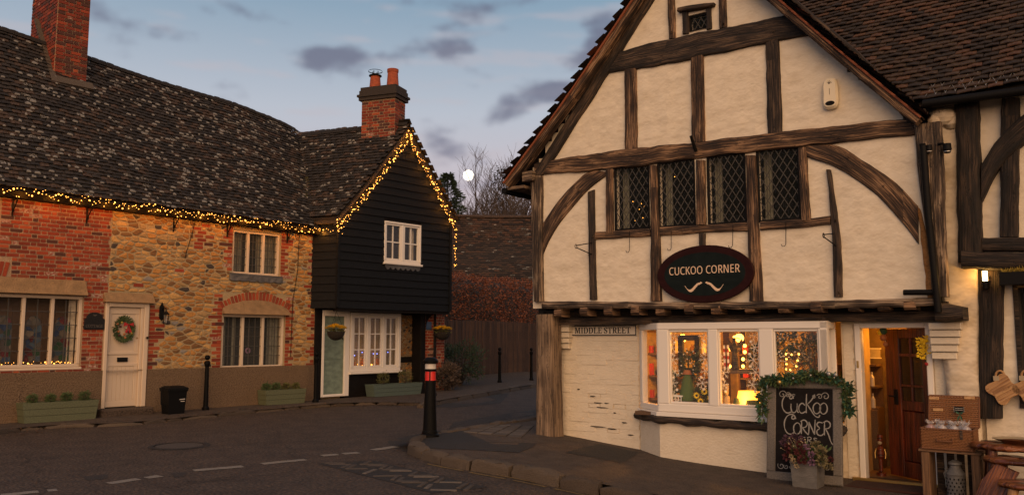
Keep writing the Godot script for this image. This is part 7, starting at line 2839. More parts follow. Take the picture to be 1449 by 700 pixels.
	for k in 12:
		var g := put_thing("glass_bottle", "%s bottle on the dresser inside the door, %s shelf" % [hues[k % 6][0], ["lower", "upper"][k / 6]], "bottle", Vector3(-1.3 + 0.14 * (k % 6), 0.745 + 0.30 * (k / 6), -1.02), "bottles on the dresser")
		b = MB.new()
		b.col = hues[k % 6][1] * 0.6
		b.lathe([Vector2(0, 0), Vector2(0.032, 0), Vector2(0.032, 0.12), Vector2(0.012, 0.16), Vector2(0.012, 0.2), Vector2(0, 0.2)], Vector3.ZERO, 10)
		part(b, "body", "tinted_gloss", g)
	for q in [[-0.86, 1.52, 0.15, "petal_cream", "pale framed card on the wall above the dresser"], [-0.62, 1.5, 0.16, "curtain_pale", "cream framed card nearer the door leaf"]]:
		var t := put_thing("framed_card", q[4], "picture", Vector3(q[0], q[1], -1.30))
		b = MB.new()
		b.slab(-q[2] / 2, -0.06, q[2] / 2, 0.06, 0.0, 0.012)
		part(b, "card", q[3], t)
		b = MB.new()
		b.slab(-q[2] / 2 - 0.015, -0.075, q[2] / 2 + 0.015, -0.06, 0.0, 0.02)
		b.slab(-q[2] / 2 - 0.015, 0.06, q[2] / 2 + 0.015, 0.075, 0.0, 0.02)
		part(b, "frame", "snow_white", t)
	var sc := put_thing("room_screen", "cream painted partition behind the dresser in the shop", "partition", Vector3(-0.95, -0.1, -1.42))
	b = MB.new()
	b.slab(-0.6, 0.0, 0.75, 2.08, -0.03, 0.03)
	part(b, "panel", "screen_cloth", sc)
	for s in [-0.6, 0.75]:
		b = MB.new()
		b.slab(s - 0.03, 0.0, s + 0.03, 2.08, -0.04, 0.04)
		part(b, "edge_post", "shelf_wood", sc)
	for q in [[Vector2(-0.242, 1.811), "leaf_teal", 0.05, "bright green ball hanging in the doorway head"], [Vector2(-0.246, 1.719), "ginger", 0.045, "orange paper ball hanging below the green one"], [Vector2(-0.286, 1.793), "petal_yellow", 0.04, "yellow paper flower hanging beside the green ball"], [Vector2(-0.223, 1.635), "ginger", 0.035, "lowest orange bell hanging by the door leaf"]]:
		var t := put_thing("hanging_ball", q[3], "ornament", Vector3(q[0].x, q[0].y, -0.25))
		b = MB.new()
		b.ball(Vector3.ZERO, q[2], 10, 7)
		part(b, "ball", q[1], t)
		b = MB.new()
		b.tube([Vector3.ZERO, Vector3(0, 2.0 - q[0].y, 0)], [0.002], 3)
		part(b, "thread", "snow_white", t)
	var dp := Vector2(-0.358, 0.026)
	var dl := put_thing("wooden_doll", "tall dark painted doll standing inside the doorway", "doll", Vector3(dp.x - 0.05, -0.1, -0.5))
	dl.scale = Vector3.ONE * 0.62
	b = MB.new()
	b.lathe([Vector2(0, 0), Vector2(0.10, 0), Vector2(0.10, 0.06), Vector2(0.04, 0.08), Vector2(0.045, 0.35), Vector2(0.08, 0.40), Vector2(0.075, 0.58), Vector2(0.03, 0.62), Vector2(0.055, 0.66), Vector2(0.05, 0.72), Vector2(0.06, 0.74), Vector2(0.055, 0.86), Vector2(0, 0.88)], Vector3.ZERO, 12)
	part(b, "body", "door_wood", dl)
	for s in [-1, 1]:
		b = MB.new()
		b.tube([Vector3(0.085 * s, 0.56, 0), Vector3(0.11 * s, 0.46, 0.01), Vector3(0.10 * s, 0.36, 0.03)], [0.022, 0.02, 0.018], 6)
		part(b, "arm", "brass", dl)
	b = MB.new()
	b.ball(Vector3(0, 0.69, 0.02), 0.05, 10, 6)
	part(b, "face", "petal_cream", dl)
	# a little upstairs glow of tree lights behind the leaded panes
	var ul: Array = [Vector2(-4.163, 4.049), Vector2(-4.125, 3.962), Vector2(-3.969, 3.912), Vector2(-3.918, 3.860), Vector2(-4.009, 3.822), Vector2(-3.414, 4.341), Vector2(-3.366, 4.290), Vector2(-3.454, 4.253), Vector2(-4.091, 3.642), Vector2(-3.947, 3.676)]
	var tr := put_thing("tree_lights", "faint gold fairy lights upstairs behind the first leaded window", "lights", Vector3(ul[0].x, 2.17, -0.6))
	ps = []
	for q in ul: ps.append(Vector3(q.x - ul[0].x, q.y - 2.17, 0))
	bulb_row(tr, ps, 0.006, "fairy_bulb")
	b = MB.new()
	b.tube([Vector3(0, 0, 0)] + ps, [0.003], 3)
	part(b, "cable", "iron", tr)


# ---------------------------------------------------------------- things along the street
func bulbs(t: Node3D, pts: Array, r: float) -> void:
	var b := MB.new()
	b.ball(Vector3.ZERO, r, 6, 4)
	var mesh := b.mesh(m.fairy_bulb)
	var items := []
	for p in pts: items.append({"t": Transform3D(Basis().scaled(Vector3.ONE * (rf(0.6, 1.05) if rng.randf() < 0.85 else 1.6)), p), "m": mesh})
	pieces(items, "bulb", "bulb_mass", t)


func fairy_lights() -> void:
	var warm := Color(1.0, 0.62, 0.22)
	# along the eaves
	var t := thing("fairy_light_string", "warm white fairy lights bunched along the cottage eaves", "fairy lights", ROW, Vector3(0, 4.28, 0.3), "fairy light strings")
	var line := []
	var pts := []
	for i in 300:
		var u := lerpf(-4.9, 4.60, i / 299.0)
		var base := cottage_roof(u, 0.0).y - 4.28 - 0.03
		var p := Vector3(u, base + rf(-0.10, 0.055) + 0.03 * sin(u * 6.0), rf(0.0, 0.05))
		if u > 4.4: p.z += (u - 4.4) * 1.6
		if i % 4 == 0: line.append(p)
		pts.append(p + Vector3(rf(-0.02, 0.02), rf(-0.03, 0.03), rf(0, 0.02)))
	var b := MB.new()
	b.tube(line, [0.004], 4)
	part(b, "cable", "iron", t)
	bulbs(t, pts, 0.0092)
	for i in 19: lamp("string_light", t, Vector3(-4.6 + i * 0.5, -0.06, 0.02), 0.06, warm, 0.03)
	# round the black gable
	var g := thing("fairy_light_string", "warm fairy lights wound thickly up the verge of the black gable", "fairy lights", ROW, Vector3(6.62, 4.5, 0.76), "fairy light strings")
	pts = []
	line = []
	for i in 300:
		var s := i / 299.0
		var p: Vector3
		if s < 0.06: p = Vector3(4.56, lerpf(4.25, 4.5, s / 0.06), 0.76)
		elif s < 0.46: p = wing_left(-0.1, (s - 0.06) / 0.40) + Vector3(0.10, -0.17, 0.05)
		elif s < 0.84: p = wing_right(-0.1, 1.0 - (s - 0.46) / 0.38) + Vector3(-0.09, -0.18, 0.05)
		else: p = Vector3(8.36 + 0.02 * sin(s * 60.0), lerpf(4.72, 3.65, (s - 0.84) / 0.16), 0.78)
		p -= Vector3(6.62, 4.5, 0.76)
		var sp1 := 0.085 if s < 0.84 else 0.045
		if i % 4 == 0: line.append(p + Vector3(rf(-1, 1), rf(-1, 1), 0) * sp1 * 0.6)
		if s < 0.84 or rng.randf() < 0.5: pts.append(p + Vector3(rf(-1, 1), rf(-1, 1), rf(0, 0.3)) * sp1)
	b = MB.new()
	b.tube(line, [0.004], 4)
	part(b, "cable", "iron", g)
	bulbs(g, pts, 0.010)
	for k in 7:
		var f := (k + 0.5) / 7.0
		lamp("string_light", g, wing_left(-0.1, f) + Vector3(0.12, -0.2, 0.03) - Vector3(6.62, 4.5, 0.76), 0.028, warm, 0.03)
		lamp("string_light", g, wing_right(-0.1, f) + Vector3(-0.12, -0.2, 0.03) - Vector3(6.62, 4.5, 0.76), 0.028, warm, 0.03)


func bollard(at: Vector3, label: String, h := 1.12) -> void:
	var t := thing("bollard", label, "bollard", Transform3D(), at, "slim black bollards")
	var b := MB.new()
	b.lathe([Vector2(0.0, 0), Vector2(0.075, 0), Vector2(0.075, 0.04), Vector2(0.052, 0.08), Vector2(0.048, 0.3), Vector2(0.040, 0.78 * h), Vector2(0.052, 0.80 * h), Vector2(0.062, 0.835 * h), Vector2(0.062, 0.86 * h), Vector2(0.04, 0.89 * h)], Vector3.ZERO, 14)
	part(b, "shaft", "bollard_black", t)
	b = MB.new()
	b.ball(Vector3(0, 0.945 * h, 0), 0.056, 12, 8)
	part(b, "finial", "bollard_black", t)


func planter(frame: Transform3D, at: Vector3, w: float, d: float, h: float, mat_: String, label: String) -> void:
	var t := thing("planter", label, "planter", frame, at, "wooden plant troughs")
	for k in 3:
		var y0 := h * k / 3.0
		var y1 := h * (k + 1) / 3.0 - 0.006
		var e0 := 0.93 + 0.07 * k / 3.0
		var e1 := 0.93 + 0.07 * (k + 1) / 3.0
		for s in 4:
			var b := MB.new()
			var c0 := [Vector3(-w * e0, y0, d * e0), Vector3(w * e0, y0, d * e0), Vector3(w * e0, y0, -d * e0), Vector3(-w * e0, y0, -d * e0)]
			var c1 := [Vector3(-w * e1, y1, d * e1), Vector3(w * e1, y1, d * e1), Vector3(w * e1, y1, -d * e1), Vector3(-w * e1, y1, -d * e1)]
			var a: Vector3 = c0[s] * Vector3(0.5, 1, 0.5)
			var e: Vector3 = c0[(s + 1) % 4] * Vector3(0.5, 1, 0.5)
			var f: Vector3 = c1[(s + 1) % 4] * Vector3(0.5, 1, 0.5)
			var g: Vector3 = c1[s] * Vector3(0.5, 1, 0.5)
			var inn := (e - a).cross(g - a).normalized() * -0.022
			b.quad(a, e, f, g)
			b.quad(e + inn, a + inn, g + inn, f + inn)
			b.quad(g, f, f + inn, g + inn)
			b.quad(a + inn, e + inn, e, a)
			b.quad(e, e + inn, f + inn, f)
			b.quad(a + inn, a, g, g + inn)
			part(b, "board", mat_, t)
	var b2 := MB.new()
	b2.box(Vector3(0, h * 0.86, 0), Vector3(w * 0.94, 0.02, d * 0.92))
	part(b2, "soil", "soil", t)


func small_shrub(frame: Transform3D, at: Vector3, r: float, mat_: String, label: String) -> void:
	var t := thing("clipped_shrub", label, "shrub", frame, at, "shrubs in the plant troughs")
	var b := MB.new()
	for i in 5: b.tube([Vector3.ZERO, Vector3(rf(-0.4, 0.4) * r, r, rf(-0.4, 0.4) * r)], [0.008, 0.004], 4)
	part(b, "stem", "bark", t)
	b = MB.new()
	clump(b, Vector3(0, r * 0.95, 0), Vector3(r, r * 0.95, r), 420, 0.04)
	part(b, "crown", mat_, t, "stuff")


func hanging_basket(at: Vector3, top: float, label: String) -> void:
	var t := thing("hanging_basket", label, "hanging basket", ROW, at, "hanging baskets of yellow flowers")
	var b := MB.new()
	var prof := []
	for i in 7:
		var a := -PI / 2 + PI / 2 * i / 6.0
		prof.append(Vector2(maxf(cos(a) * 0.21, 0.001), sin(a) * 0.21))
	b.lathe(prof, Vector3.ZERO, 16)
	part(b, "bowl", "soil", t)
	b = MB.new()
	for k in 3:
		var a := TAU * k / 3.0 + 0.4
		b.tube([Vector3(cos(a) * 0.2, 0, sin(a) * 0.2), Vector3(0, top - at.y, 0)], [0.004], 3)
	part(b, "chain", "iron", t)
	b = MB.new()
	clump(b, Vector3(0, 0.0, 0), Vector3(0.22, 0.07, 0.22), 200, 0.06)
	part(b, "foliage", "leaf_olive", t, "stuff")
	b = MB.new()
	for i in 150:
		var a := rf(0, TAU)
		var r := 0.24 * sqrt(rng.randf())
		var o := Vector3(cos(a) * r, 0.13 + rf(0, 0.05) - r * 0.3, sin(a) * r)
		for k in 5: b.leaf(o, Vector3(cos(k * 1.257), 0.4, sin(k * 1.257)).normalized(), Vector3.UP, 0.05, 0.034)
	part(b, "flowers", "petal_yellow", t, "stuff")


func build_street_things() -> void:
	fairy_lights()
	var b: MB
	# plaque
	var pq := thing("house_plaque", "dark slate plaque with an arched top between window and cottage door", "plaque", ROW, Vector3(-0.625, 1.89, 0.014))
	b = MB.new()
	var poly := PackedVector2Array([Vector2(-0.19, 0.0), Vector2(0.19, 0.0), Vector2(0.19, 0.20)])
	for i in 13:
		var a := PI * i / 12.0
		poly.append(Vector2(cos(a) * 0.155, 0.215 + sin(a) * 0.115))
	poly.append(Vector2(-0.19, 0.20))
	b.prism(poly, 0.0, 0.022, 0.005)
	part(b, "slab", "slate_grey", pq)
	letters(pq, "COTTAGE", Vector3(0, 0.065, 0.0225), 0.052, "sett_pale", "Droid Serif")
	b = MB.new()
	for s in [-1, 1]: b.leaf(Vector3(0, 0.255, 0.0235), Vector3(0.7 * s, 0.7, 0).normalized(), Vector3.BACK * 0.01, 0.05, 0.02)
	part(b, "emblem", "sett_pale", pq)

	# wreath on the door
	var wr := thing("door_wreath", "evergreen wreath with red bow hanging on the cream cottage door", "wreath", ROW, Vector3(-0.045, 1.90, -0.02))
	b = MB.new()
	for i in 700:
		var a := rf(0, TAU)
		var rr := 0.155 + rf(-0.045, 0.05)
		var o := Vector3(cos(a) * rr * 0.92, sin(a) * rr * 1.18, rf(0.0, 0.06))
		b.leaf(o, Vector3(cos(a + rf(-1.2, 1.2)), sin(a + rf(-1.2, 1.2)), rf(0, 0.8)).normalized(), Vector3.BACK, rf(0.04, 0.075), 0.02)
	part(b, "foliage", "leaf_green", wr, "stuff")
	b = MB.new()
	for s in [-1, 1]:
		b.prism(PackedVector2Array([Vector2(0, 0), Vector2(0.085 * s, 0.045), Vector2(0.095 * s, -0.035)]), 0.05, 0.085)
		b.prism(PackedVector2Array([Vector2(0, 0), Vector2(0.02 * s, -0.17), Vector2(0.065 * s, -0.15)]), 0.05, 0.075)
	for i in b.v.size(): b.v[i] += Vector3(0.075, 0.09, 0.0)
	part(b, "bow", "ribbon_red", wr)
	for q in [[-0.12, -0.05, "ginger"], [0.02, -0.17, "ginger"], [-0.06, 0.13, "leaf_gold"], [0.14, -0.08, "leaf_gold"], [-0.1, -0.12, "petal_red"], [0.0, -0.1, "ginger"], [-0.08, 0.05, "petal_red"], [0.03, 0.02, "petal_cream"], [0.06, -0.05, "petal_red"], [-0.14, 0.1, "ginger"]]:
		b = MB.new()
		b.ball(Vector3(q[0], q[1], 0.06), 0.026, 8, 5)
		part(b, "bauble", q[2], wr)

	# wall lantern by the door
	var wl := thing("wall_lantern", "black carriage lantern on the stone wall beside the cream door", "lantern", ROW, Vector3(0.70, 2.30, 0.02))
	b = MB.new()
	b.prism(PackedVector2Array([Vector2(-0.05, -0.16), Vector2(0.0, -0.22), Vector2(0.05, -0.16), Vector2(0.05, 0.05), Vector2(0.0, 0.16), Vector2(-0.05, 0.05)]), 0.0, 0.02, 0.004)
	b.tube([Vector3(0, 0.0, 0.02), Vector3(0, 0.05, 0.10), Vector3(0, 0.03, 0.19), Vector3(0, -0.03, 0.2)], [0.011], 6)
	part(b, "bracket", "iron", wl)
	b = MB.new()
	b.lathe([Vector2(0.0, -0.02), Vector2(0.02, -0.03), Vector2(0.075, -0.09), Vector2(0.07, -0.10)], Vector3(0, 0, 0.2), 6)
	for k in 6: b.tube([Vector3(cos(k * TAU / 6) * 0.062, -0.1, 0.2 + sin(k * TAU / 6) * 0.062), Vector3(cos(k * TAU / 6) * 0.042, -0.27, 0.2 + sin(k * TAU / 6) * 0.042)], [0.006], 4)
	b.lathe([Vector2(0.05, -0.27), Vector2(0.055, -0.29), Vector2(0.0, -0.30)], Vector3(0, 0, 0.2), 6)
	part(b, "lantern_cage", "iron", wl)
	b = MB.new()
	b.lathe([Vector2(0.054, -0.1), Vector2(0.036, -0.27)], Vector3(0, 0, 0.2), 6)
	part(b, "lantern_glass", "glass", wl)
	b = MB.new()
	b.lathe([Vector2(0.015, -0.27), Vector2(0.015, -0.17), Vector2(0, -0.165)], Vector3(0, 0, 0.2), 8)
	part(b, "candle", "reflect_white", wl)

	# black bin
	var bp: Vector3 = Vector3(-6.743, 0.235, -17.096)
	var bn := thing("refuse_bin", "small black plastic bin with hinged lid on the cottage verge", "bin", ROW, ROW.affine_inverse() * Vector3(bp.x, gh(bp.x, bp.z) + 0.06, bp.z))
	b = MB.new()
	b.frustum(Vector3.ZERO, 0.32, 0.29, 0.38, 0.345, 0.44)
	b.frustum(Vector3(0, 0.44, 0), 0.41, 0.375, 0.41, 0.375, 0.035)
	part(b, "body", "bin_plastic", bn)
	b = MB.new()
	b.frustum(Vector3(0, 0.478, 0), 0.43, 0.39, 0.42, 0.38, 0.025)
	b.frustum(Vector3(0, 0.503, 0), 0.42, 0.38, 0.28, 0.25, 0.04)
	part(b, "lid", "bin_plastic", bn)
	b = MB.new()
	b.tube([Vector3(-0.2, 0.50, 0.02), Vector3(-0.26, 0.53, 0.02), Vector3(-0.27, 0.42, 0.02), Vector3(-0.28, 0.2, 0.06), Vector3(-0.2, 0.16, 0.08)], [0.014], 6)
	part(b, "handle", "bin_plastic", bn)
	b = MB.new()
	b.box(Vector3(0.09, 0.285, 0.178), Vector3(0.11, 0.014, 0.004), Basis(Vector3.BACK, 0.05))
	b.box(Vector3(0.10, 0.245, 0.176), Vector3(0.08, 0.012, 0.004))
	part(b, "print", "reflect_white", bn)

	# slim bollards
	for q in [[Vector3(-6.363, 0.244, -17.835), "slim black ball-topped bollard between the bin and the lower stone window", 1.14], [Vector3(-4.512, 0.267, -19.710), "slim black ball-topped bollard at the corner of stone cottage and black house", 1.16], [Vector3(-0.382, 0.375, -26.510), "slim black ball-topped bollard alone before the wooden fence", 1.08], [Vector3(0.646, 0.344, -28.521), "slim black ball-topped bollard half hidden by the shop's great post", 1.08]]:
		var p: Vector3 = q[0]
		bollard(Vector3(p.x, gh(p.x, p.z) + 0.06 + (0.04 if p.z < -22.0 else 0.0), p.z), q[1], q[2])

	# planters with clipped shrubs
	var inv := ROW.affine_inverse()
	var defs := [
		[Vector3(-8.891, 0.215, -15.437), Vector3(-8.036, 0.226, -16.352), 0.36, "planter_green", "sage green wooden trough under the big cottage window", "leaf_green"],
		[Vector3(-5.553, 0.258, -18.984), Vector3(-4.748, 0.265, -19.616), 0.33, "planter_green", "sage green wooden trough under the lower stone-wall window", "leaf_green"],
		[Vector3(-3.661, 0.286, -21.345), Vector3(-2.373, 0.297, -22.273), 0.30, "planter_teal", "weathered teal wooden trough before the black house", "leaf_olive"]]
	for k in 3:
		var q: Array = defs[k]
		var a: Vector3 = inv * q[0]
		var e: Vector3 = inv * q[1]
		var w := e.x - a.x
		var dp := 0.34
		var zc := maxf(a.z - dp / 2, 0.24)
		var at := Vector3((a.x + e.x) / 2, 0, zc)
		var g := ROW * at
		at.y = gh(g.x, g.z) + 0.06
		planter(ROW, at, w * 1.05, dp, q[2], q[3], q[4])
		var n: int = [4, 4, 2][k]
		for i in n:
			var f: float = [[0.14, 0.38, 0.62, 0.86], [0.10, 0.36, 0.60, 0.84], [0.28, 0.72]][k][i]
			var r: float = [0.10, 0.095, 0.19][k] * rf(0.9, 1.12)
			var lb: String = ["clipped round shrub in the trough under the big cottage window, " + ["leftmost", "second from the left", "third from the left", "nearest the cream door"][i % 4],
				"clipped shrub in the trough under the lower stone-wall window, " + ["leftmost", "second from the left", "third from the left", "nearest the black house"][i % 4],
				"bushy olive plant in the teal trough, " + ["by the white window", "by the flint panel"][i % 2]][k]
			small_shrub(ROW, at + Vector3((f - 0.5) * w, q[2] * 0.86 + 0.005, rf(-0.03, 0.03)), r, q[5] if not (k == 1 and i > 1) else "leaf_olive", lb)

	# hanging baskets
	var h1 := Vector2(4.630, 1.881)
	hanging_basket(Vector3(h1.x, h1.y, 0.62), 2.36, "hanging basket of yellow flowers before the sage green door")
	var h2 := Vector2(8.162, 1.887)
	hanging_basket(Vector3(h2.x - 0.02, h2.y, 0.55), 2.6, "hanging basket of yellow flowers at the corner by the fence")

	# foreground bollard with reflective bands
	var fp: Vector3 = Vector3(-1.245, 0.244, -13.058)
	var fb := thing("street_bollard", "stout black bollard with red and white bands on the pavement corner", "bollard", Transform3D(), Vector3(fp.x, gh(fp.x, fp.z) + 0.115, fp.z))
	b = MB.new()
	b.lathe([Vector2(0, 0), Vector2(0.145, 0), Vector2(0.145, 0.03), Vector2(0.122, 0.05), Vector2(0.122, 0.075), Vector2(0.106, 0.10), Vector2(0.078, 0.84)], Vector3.ZERO, 20)
	part(b, "shaft", "bollard_black", fb)
	b = MB.new()
	b.lathe([Vector2(0.0825, 0.84), Vector2(0.080, 0.98)], Vector3.ZERO, 20)
	part(b, "red_band", "reflect_red", fb)
	b = MB.new()
	b.lathe([Vector2(0.08, 0.975), Vector2(0.094, 0.98), Vector2(0.094, 1.01), Vector2(0.08, 1.015)], Vector3.ZERO, 20)
	part(b, "collar", "bollard_black", fb)
	b = MB.new()
	b.lathe([Vector2(0.084, 1.01), Vector2(0.084, 1.09)], Vector3.ZERO, 20)
	part(b, "white_band", "reflect_white", fb)
	b = MB.new()
	b.lathe([Vector2(0.086, 1.09), Vector2(0.115, 1.10), Vector2(0.118, 1.135), Vector2(0.085, 1.175), Vector2(0.05, 1.19), Vector2(0.0, 1.195)], Vector3.ZERO, 20)
	part(b, "cap", "bollard_black", fb)
	b = MB.new()
	b.box(Vector3(0.0, 0.91, 0.0835), Vector3(0.018, 0.14, 0.006))
	part(b, "seam", "bollard_black", fb)

	# inside the big cottage window: stained panels and a string of lights on the sill
	for k in 4:
		var x := -2.63 + k * 0.506
		var sg := thing("stained_panel", "stained glass panel hung in the big cottage window, " + ["hidden leftmost light", "second light from its left end", "third light, with the opening top", "light nearest the plaque"][k], "stained glass", ROW, Vector3(x, 1.28, -0.24))
		var out := PackedVector2Array([Vector2(-0.15, 0), Vector2(0.15, 0), Vector2(0.15, 0.62)])
		for i in 9:
			var a := PI * i / 8.0
			out.append(Vector2(cos(a) * 0.15, 0.62 + sin(a) * 0.24))
		out.append(Vector2(-0.15, 0.62))
		b = MB.new()
		b.prism(out, -0.006, 0.0)
		part(b, "lead_backing", "came", sg)
		var cols := [Color(0.05, 0.09, 0.20), Color(0.22, 0.03, 0.03), Color(0.05, 0.14, 0.06), Color(0.28, 0.22, 0.16), Color(0.10, 0.16, 0.22), Color(0.20, 0.17, 0.14)]
		for pl in rubble(Rect2(-0.145, 0.01, 0.29, 0.84), [], 0.10, 0.10, 0.003):
			for cp in Geometry2D.intersect_polygons(pl, out):
				if absf(area(cp)) < 0.0006 or cp.size() < 3: continue
				var g := MB.new()
				g.col = cols[rng.randi() % 6] * rf(0.2, 0.5)
				g.prism(cp, 0.0, 0.005)
				part(g, "glass_piece", "tinted_gloss", sg)
		b = MB.new()
		b.tube([Vector3(-0.14, 0.62, 0.0), Vector3(-0.14, 1.05, 0.0)], [0.003], 3)
		b.tube([Vector3(0.14, 0.62, 0.0), Vector3(0.14, 1.05, 0.0)], [0.003], 3)
		part(b, "hanging_wire", "iron", sg)
	var sl := thing("window_light_string", "little gold lights lying on the sill of the big cottage window", "fairy lights", ROW, Vector3(-1.86, 1.245, -0.16))
	var ps := []
	var ln := []
	for i in 60:
		var p := Vector3(-1.0 + i * 0.033, rf(0.0, 0.05) * (0.4 + 0.6 * absf(sin(i * 0.7))), rf(-0.03, 0.03))
		ln.append(p)
		if rng.randf() < 0.8: ps.append(p)
	b = MB.new()
	b.tube(ln, [0.003], 3)
	part(b, "cable", "iron", sl)
	bulbs(sl, ps, 0.009)
	var rg := thing("ring_ornament", "small pink ring ornament hanging in the lower stone-wall window", "ornament", ROW, Vector3(Vector2(2.784, 1.449).x, Vector2(2.784, 1.449).y, -0.115))
	b = MB.new()
	var rp := []
	for i in 17: rp.append(Vector3(cos(TAU * i / 16.0) * 0.05, sin(TAU * i / 16.0) * 0.05, 0))
	b.tube(rp, [0.017], 6)
	part(b, "ring", "petal_mauve", rg)
	b = MB.new()
	b.tube([Vector3(0, 0.05, 0), Vector3(0, 0.6, 0)], [0.002], 3)
	part(b, "thread", "snow_white", rg)
	# candle arch and bowls in the black house window
	var cw := thing("window_display", "amber-lit bowl with blue lights in the white window of the black house", "ornament", ROW, Vector3(6.1, 0.98, -0.18))
	b = MB.new()
	for k in 3: b.lathe([Vector2(0, 0), Vector2(0.15, 0.0), Vector2(0.17, 0.12), Vector2(0.12, 0.24), Vector2(0.0, 0.28)], Vector3(-0.4 + k * 0.45, 0, -0.1), 14)
	part(b, "bowl", "ginger", cw)
	b = MB.new()
	b.ball(Vector3.ZERO, 0.016, 6, 4)
	var bm := b.mesh(m.blue_bulb)
	for k in 12: inst(bm, "blue_bulb", cw, Transform3D(Basis(), Vector3(-0.55 + k * 0.12, 0.38 + 0.06 * sin(k * 2.3), 0.02)))
	bulb_row(cw, [Vector3(-0.25, 0.10, 0.09), Vector3(0.05, 0.10, 0.09), Vector3(0.18, 0.08, 0.09), Vector3(-0.12, 0.06, 0.1)], 0.018, "fairy_bulb")
	lamp("bowl_light", cw, Vector3(0, 0.16, 0.14), 0.012, Color(1.0, 0.6, 0.25), 0.04)


func letters(parent: Node3D, text: String, at: Vector3, h: float, mat_: String, face: String, squeeze := 1.0, weight := 400, spin := 0.0) -> void:
	var f := SystemFont.new()
	f.font_names = PackedStringArray([face])
	f.font_weight = weight
	var tm := TextMesh.new()
	tm.text = text
	tm.font = f
	tm.font_size = 64
	tm.pixel_size = h / 46.0
	tm.depth = 0.004
	tm.material = m[mat_]
	inst(tm, "lettering", parent, Transform3D(Basis(Vector3.BACK, spin) * Basis.from_scale(Vector3(squeeze, 1, 1)), at))


# ---------------------------------------------------------------- things on and before the shop
# chalk stroke through points on a board
func stroke(b: MB, pts: Array, o: Vector2, s: Vector2, r: float) -> void:
	var c := Curve2D.new()
	c.bake_interval = 0.01
	for i in pts.size():
		var p: Vector2 = o + pts[i] * s
		var t: Vector2 = (pts[mini(i + 1, pts.size() - 1)] - pts[maxi(i - 1, 0)]) * s / 5.0
		c.add_point(p, -t, t)
	var l := c.get_baked_length()
	var n := maxi(3, int(l / 0.012))
	var left := []
	for i in n + 1:
		var p := c.sample_baked(l * i / n)
		var q := c.sample_baked(minf(l * i / n + 0.004, l)) - c.sample_baked(maxf(l * i / n - 0.004, 0))
		var nn := Vector2(-q.y, q.x).normalized() * r * (0.75 + 0.45 * absf(sin(i * 0.21 + pts[0].x))) * rf(0.88, 1.1)
		left.append([Vector3(p.x + nn.x, p.y + nn.y, 0.002), Vector3(p.x - nn.x, p.y - nn.y, 0.002)])
	for i in n: b.quad(left[i][1], left[i + 1][1], left[i + 1][0], left[i][0])


func V(a: Array) -> Array:
	var out := []
	for i in range(0, a.size(), 2): out.append(Vector2(a[i], a[i + 1]))
	return out


func scroll(b: MB, o: Vector2, s: float, flip: float, turn: float) -> void:
	for k in 3:
		var pts := []
		for i in 14:
			var a := i * 0.62 + turn
			var r := 0.9 - i * 0.062
			pts.append(Vector2(cos(a) * r * flip, sin(a) * r) * (1.0 - 0.28 * k) + Vector2(flip * k * 1.25, -0.1 * k))
		stroke(b, pts, o, Vector2(s, s), 0.0045)


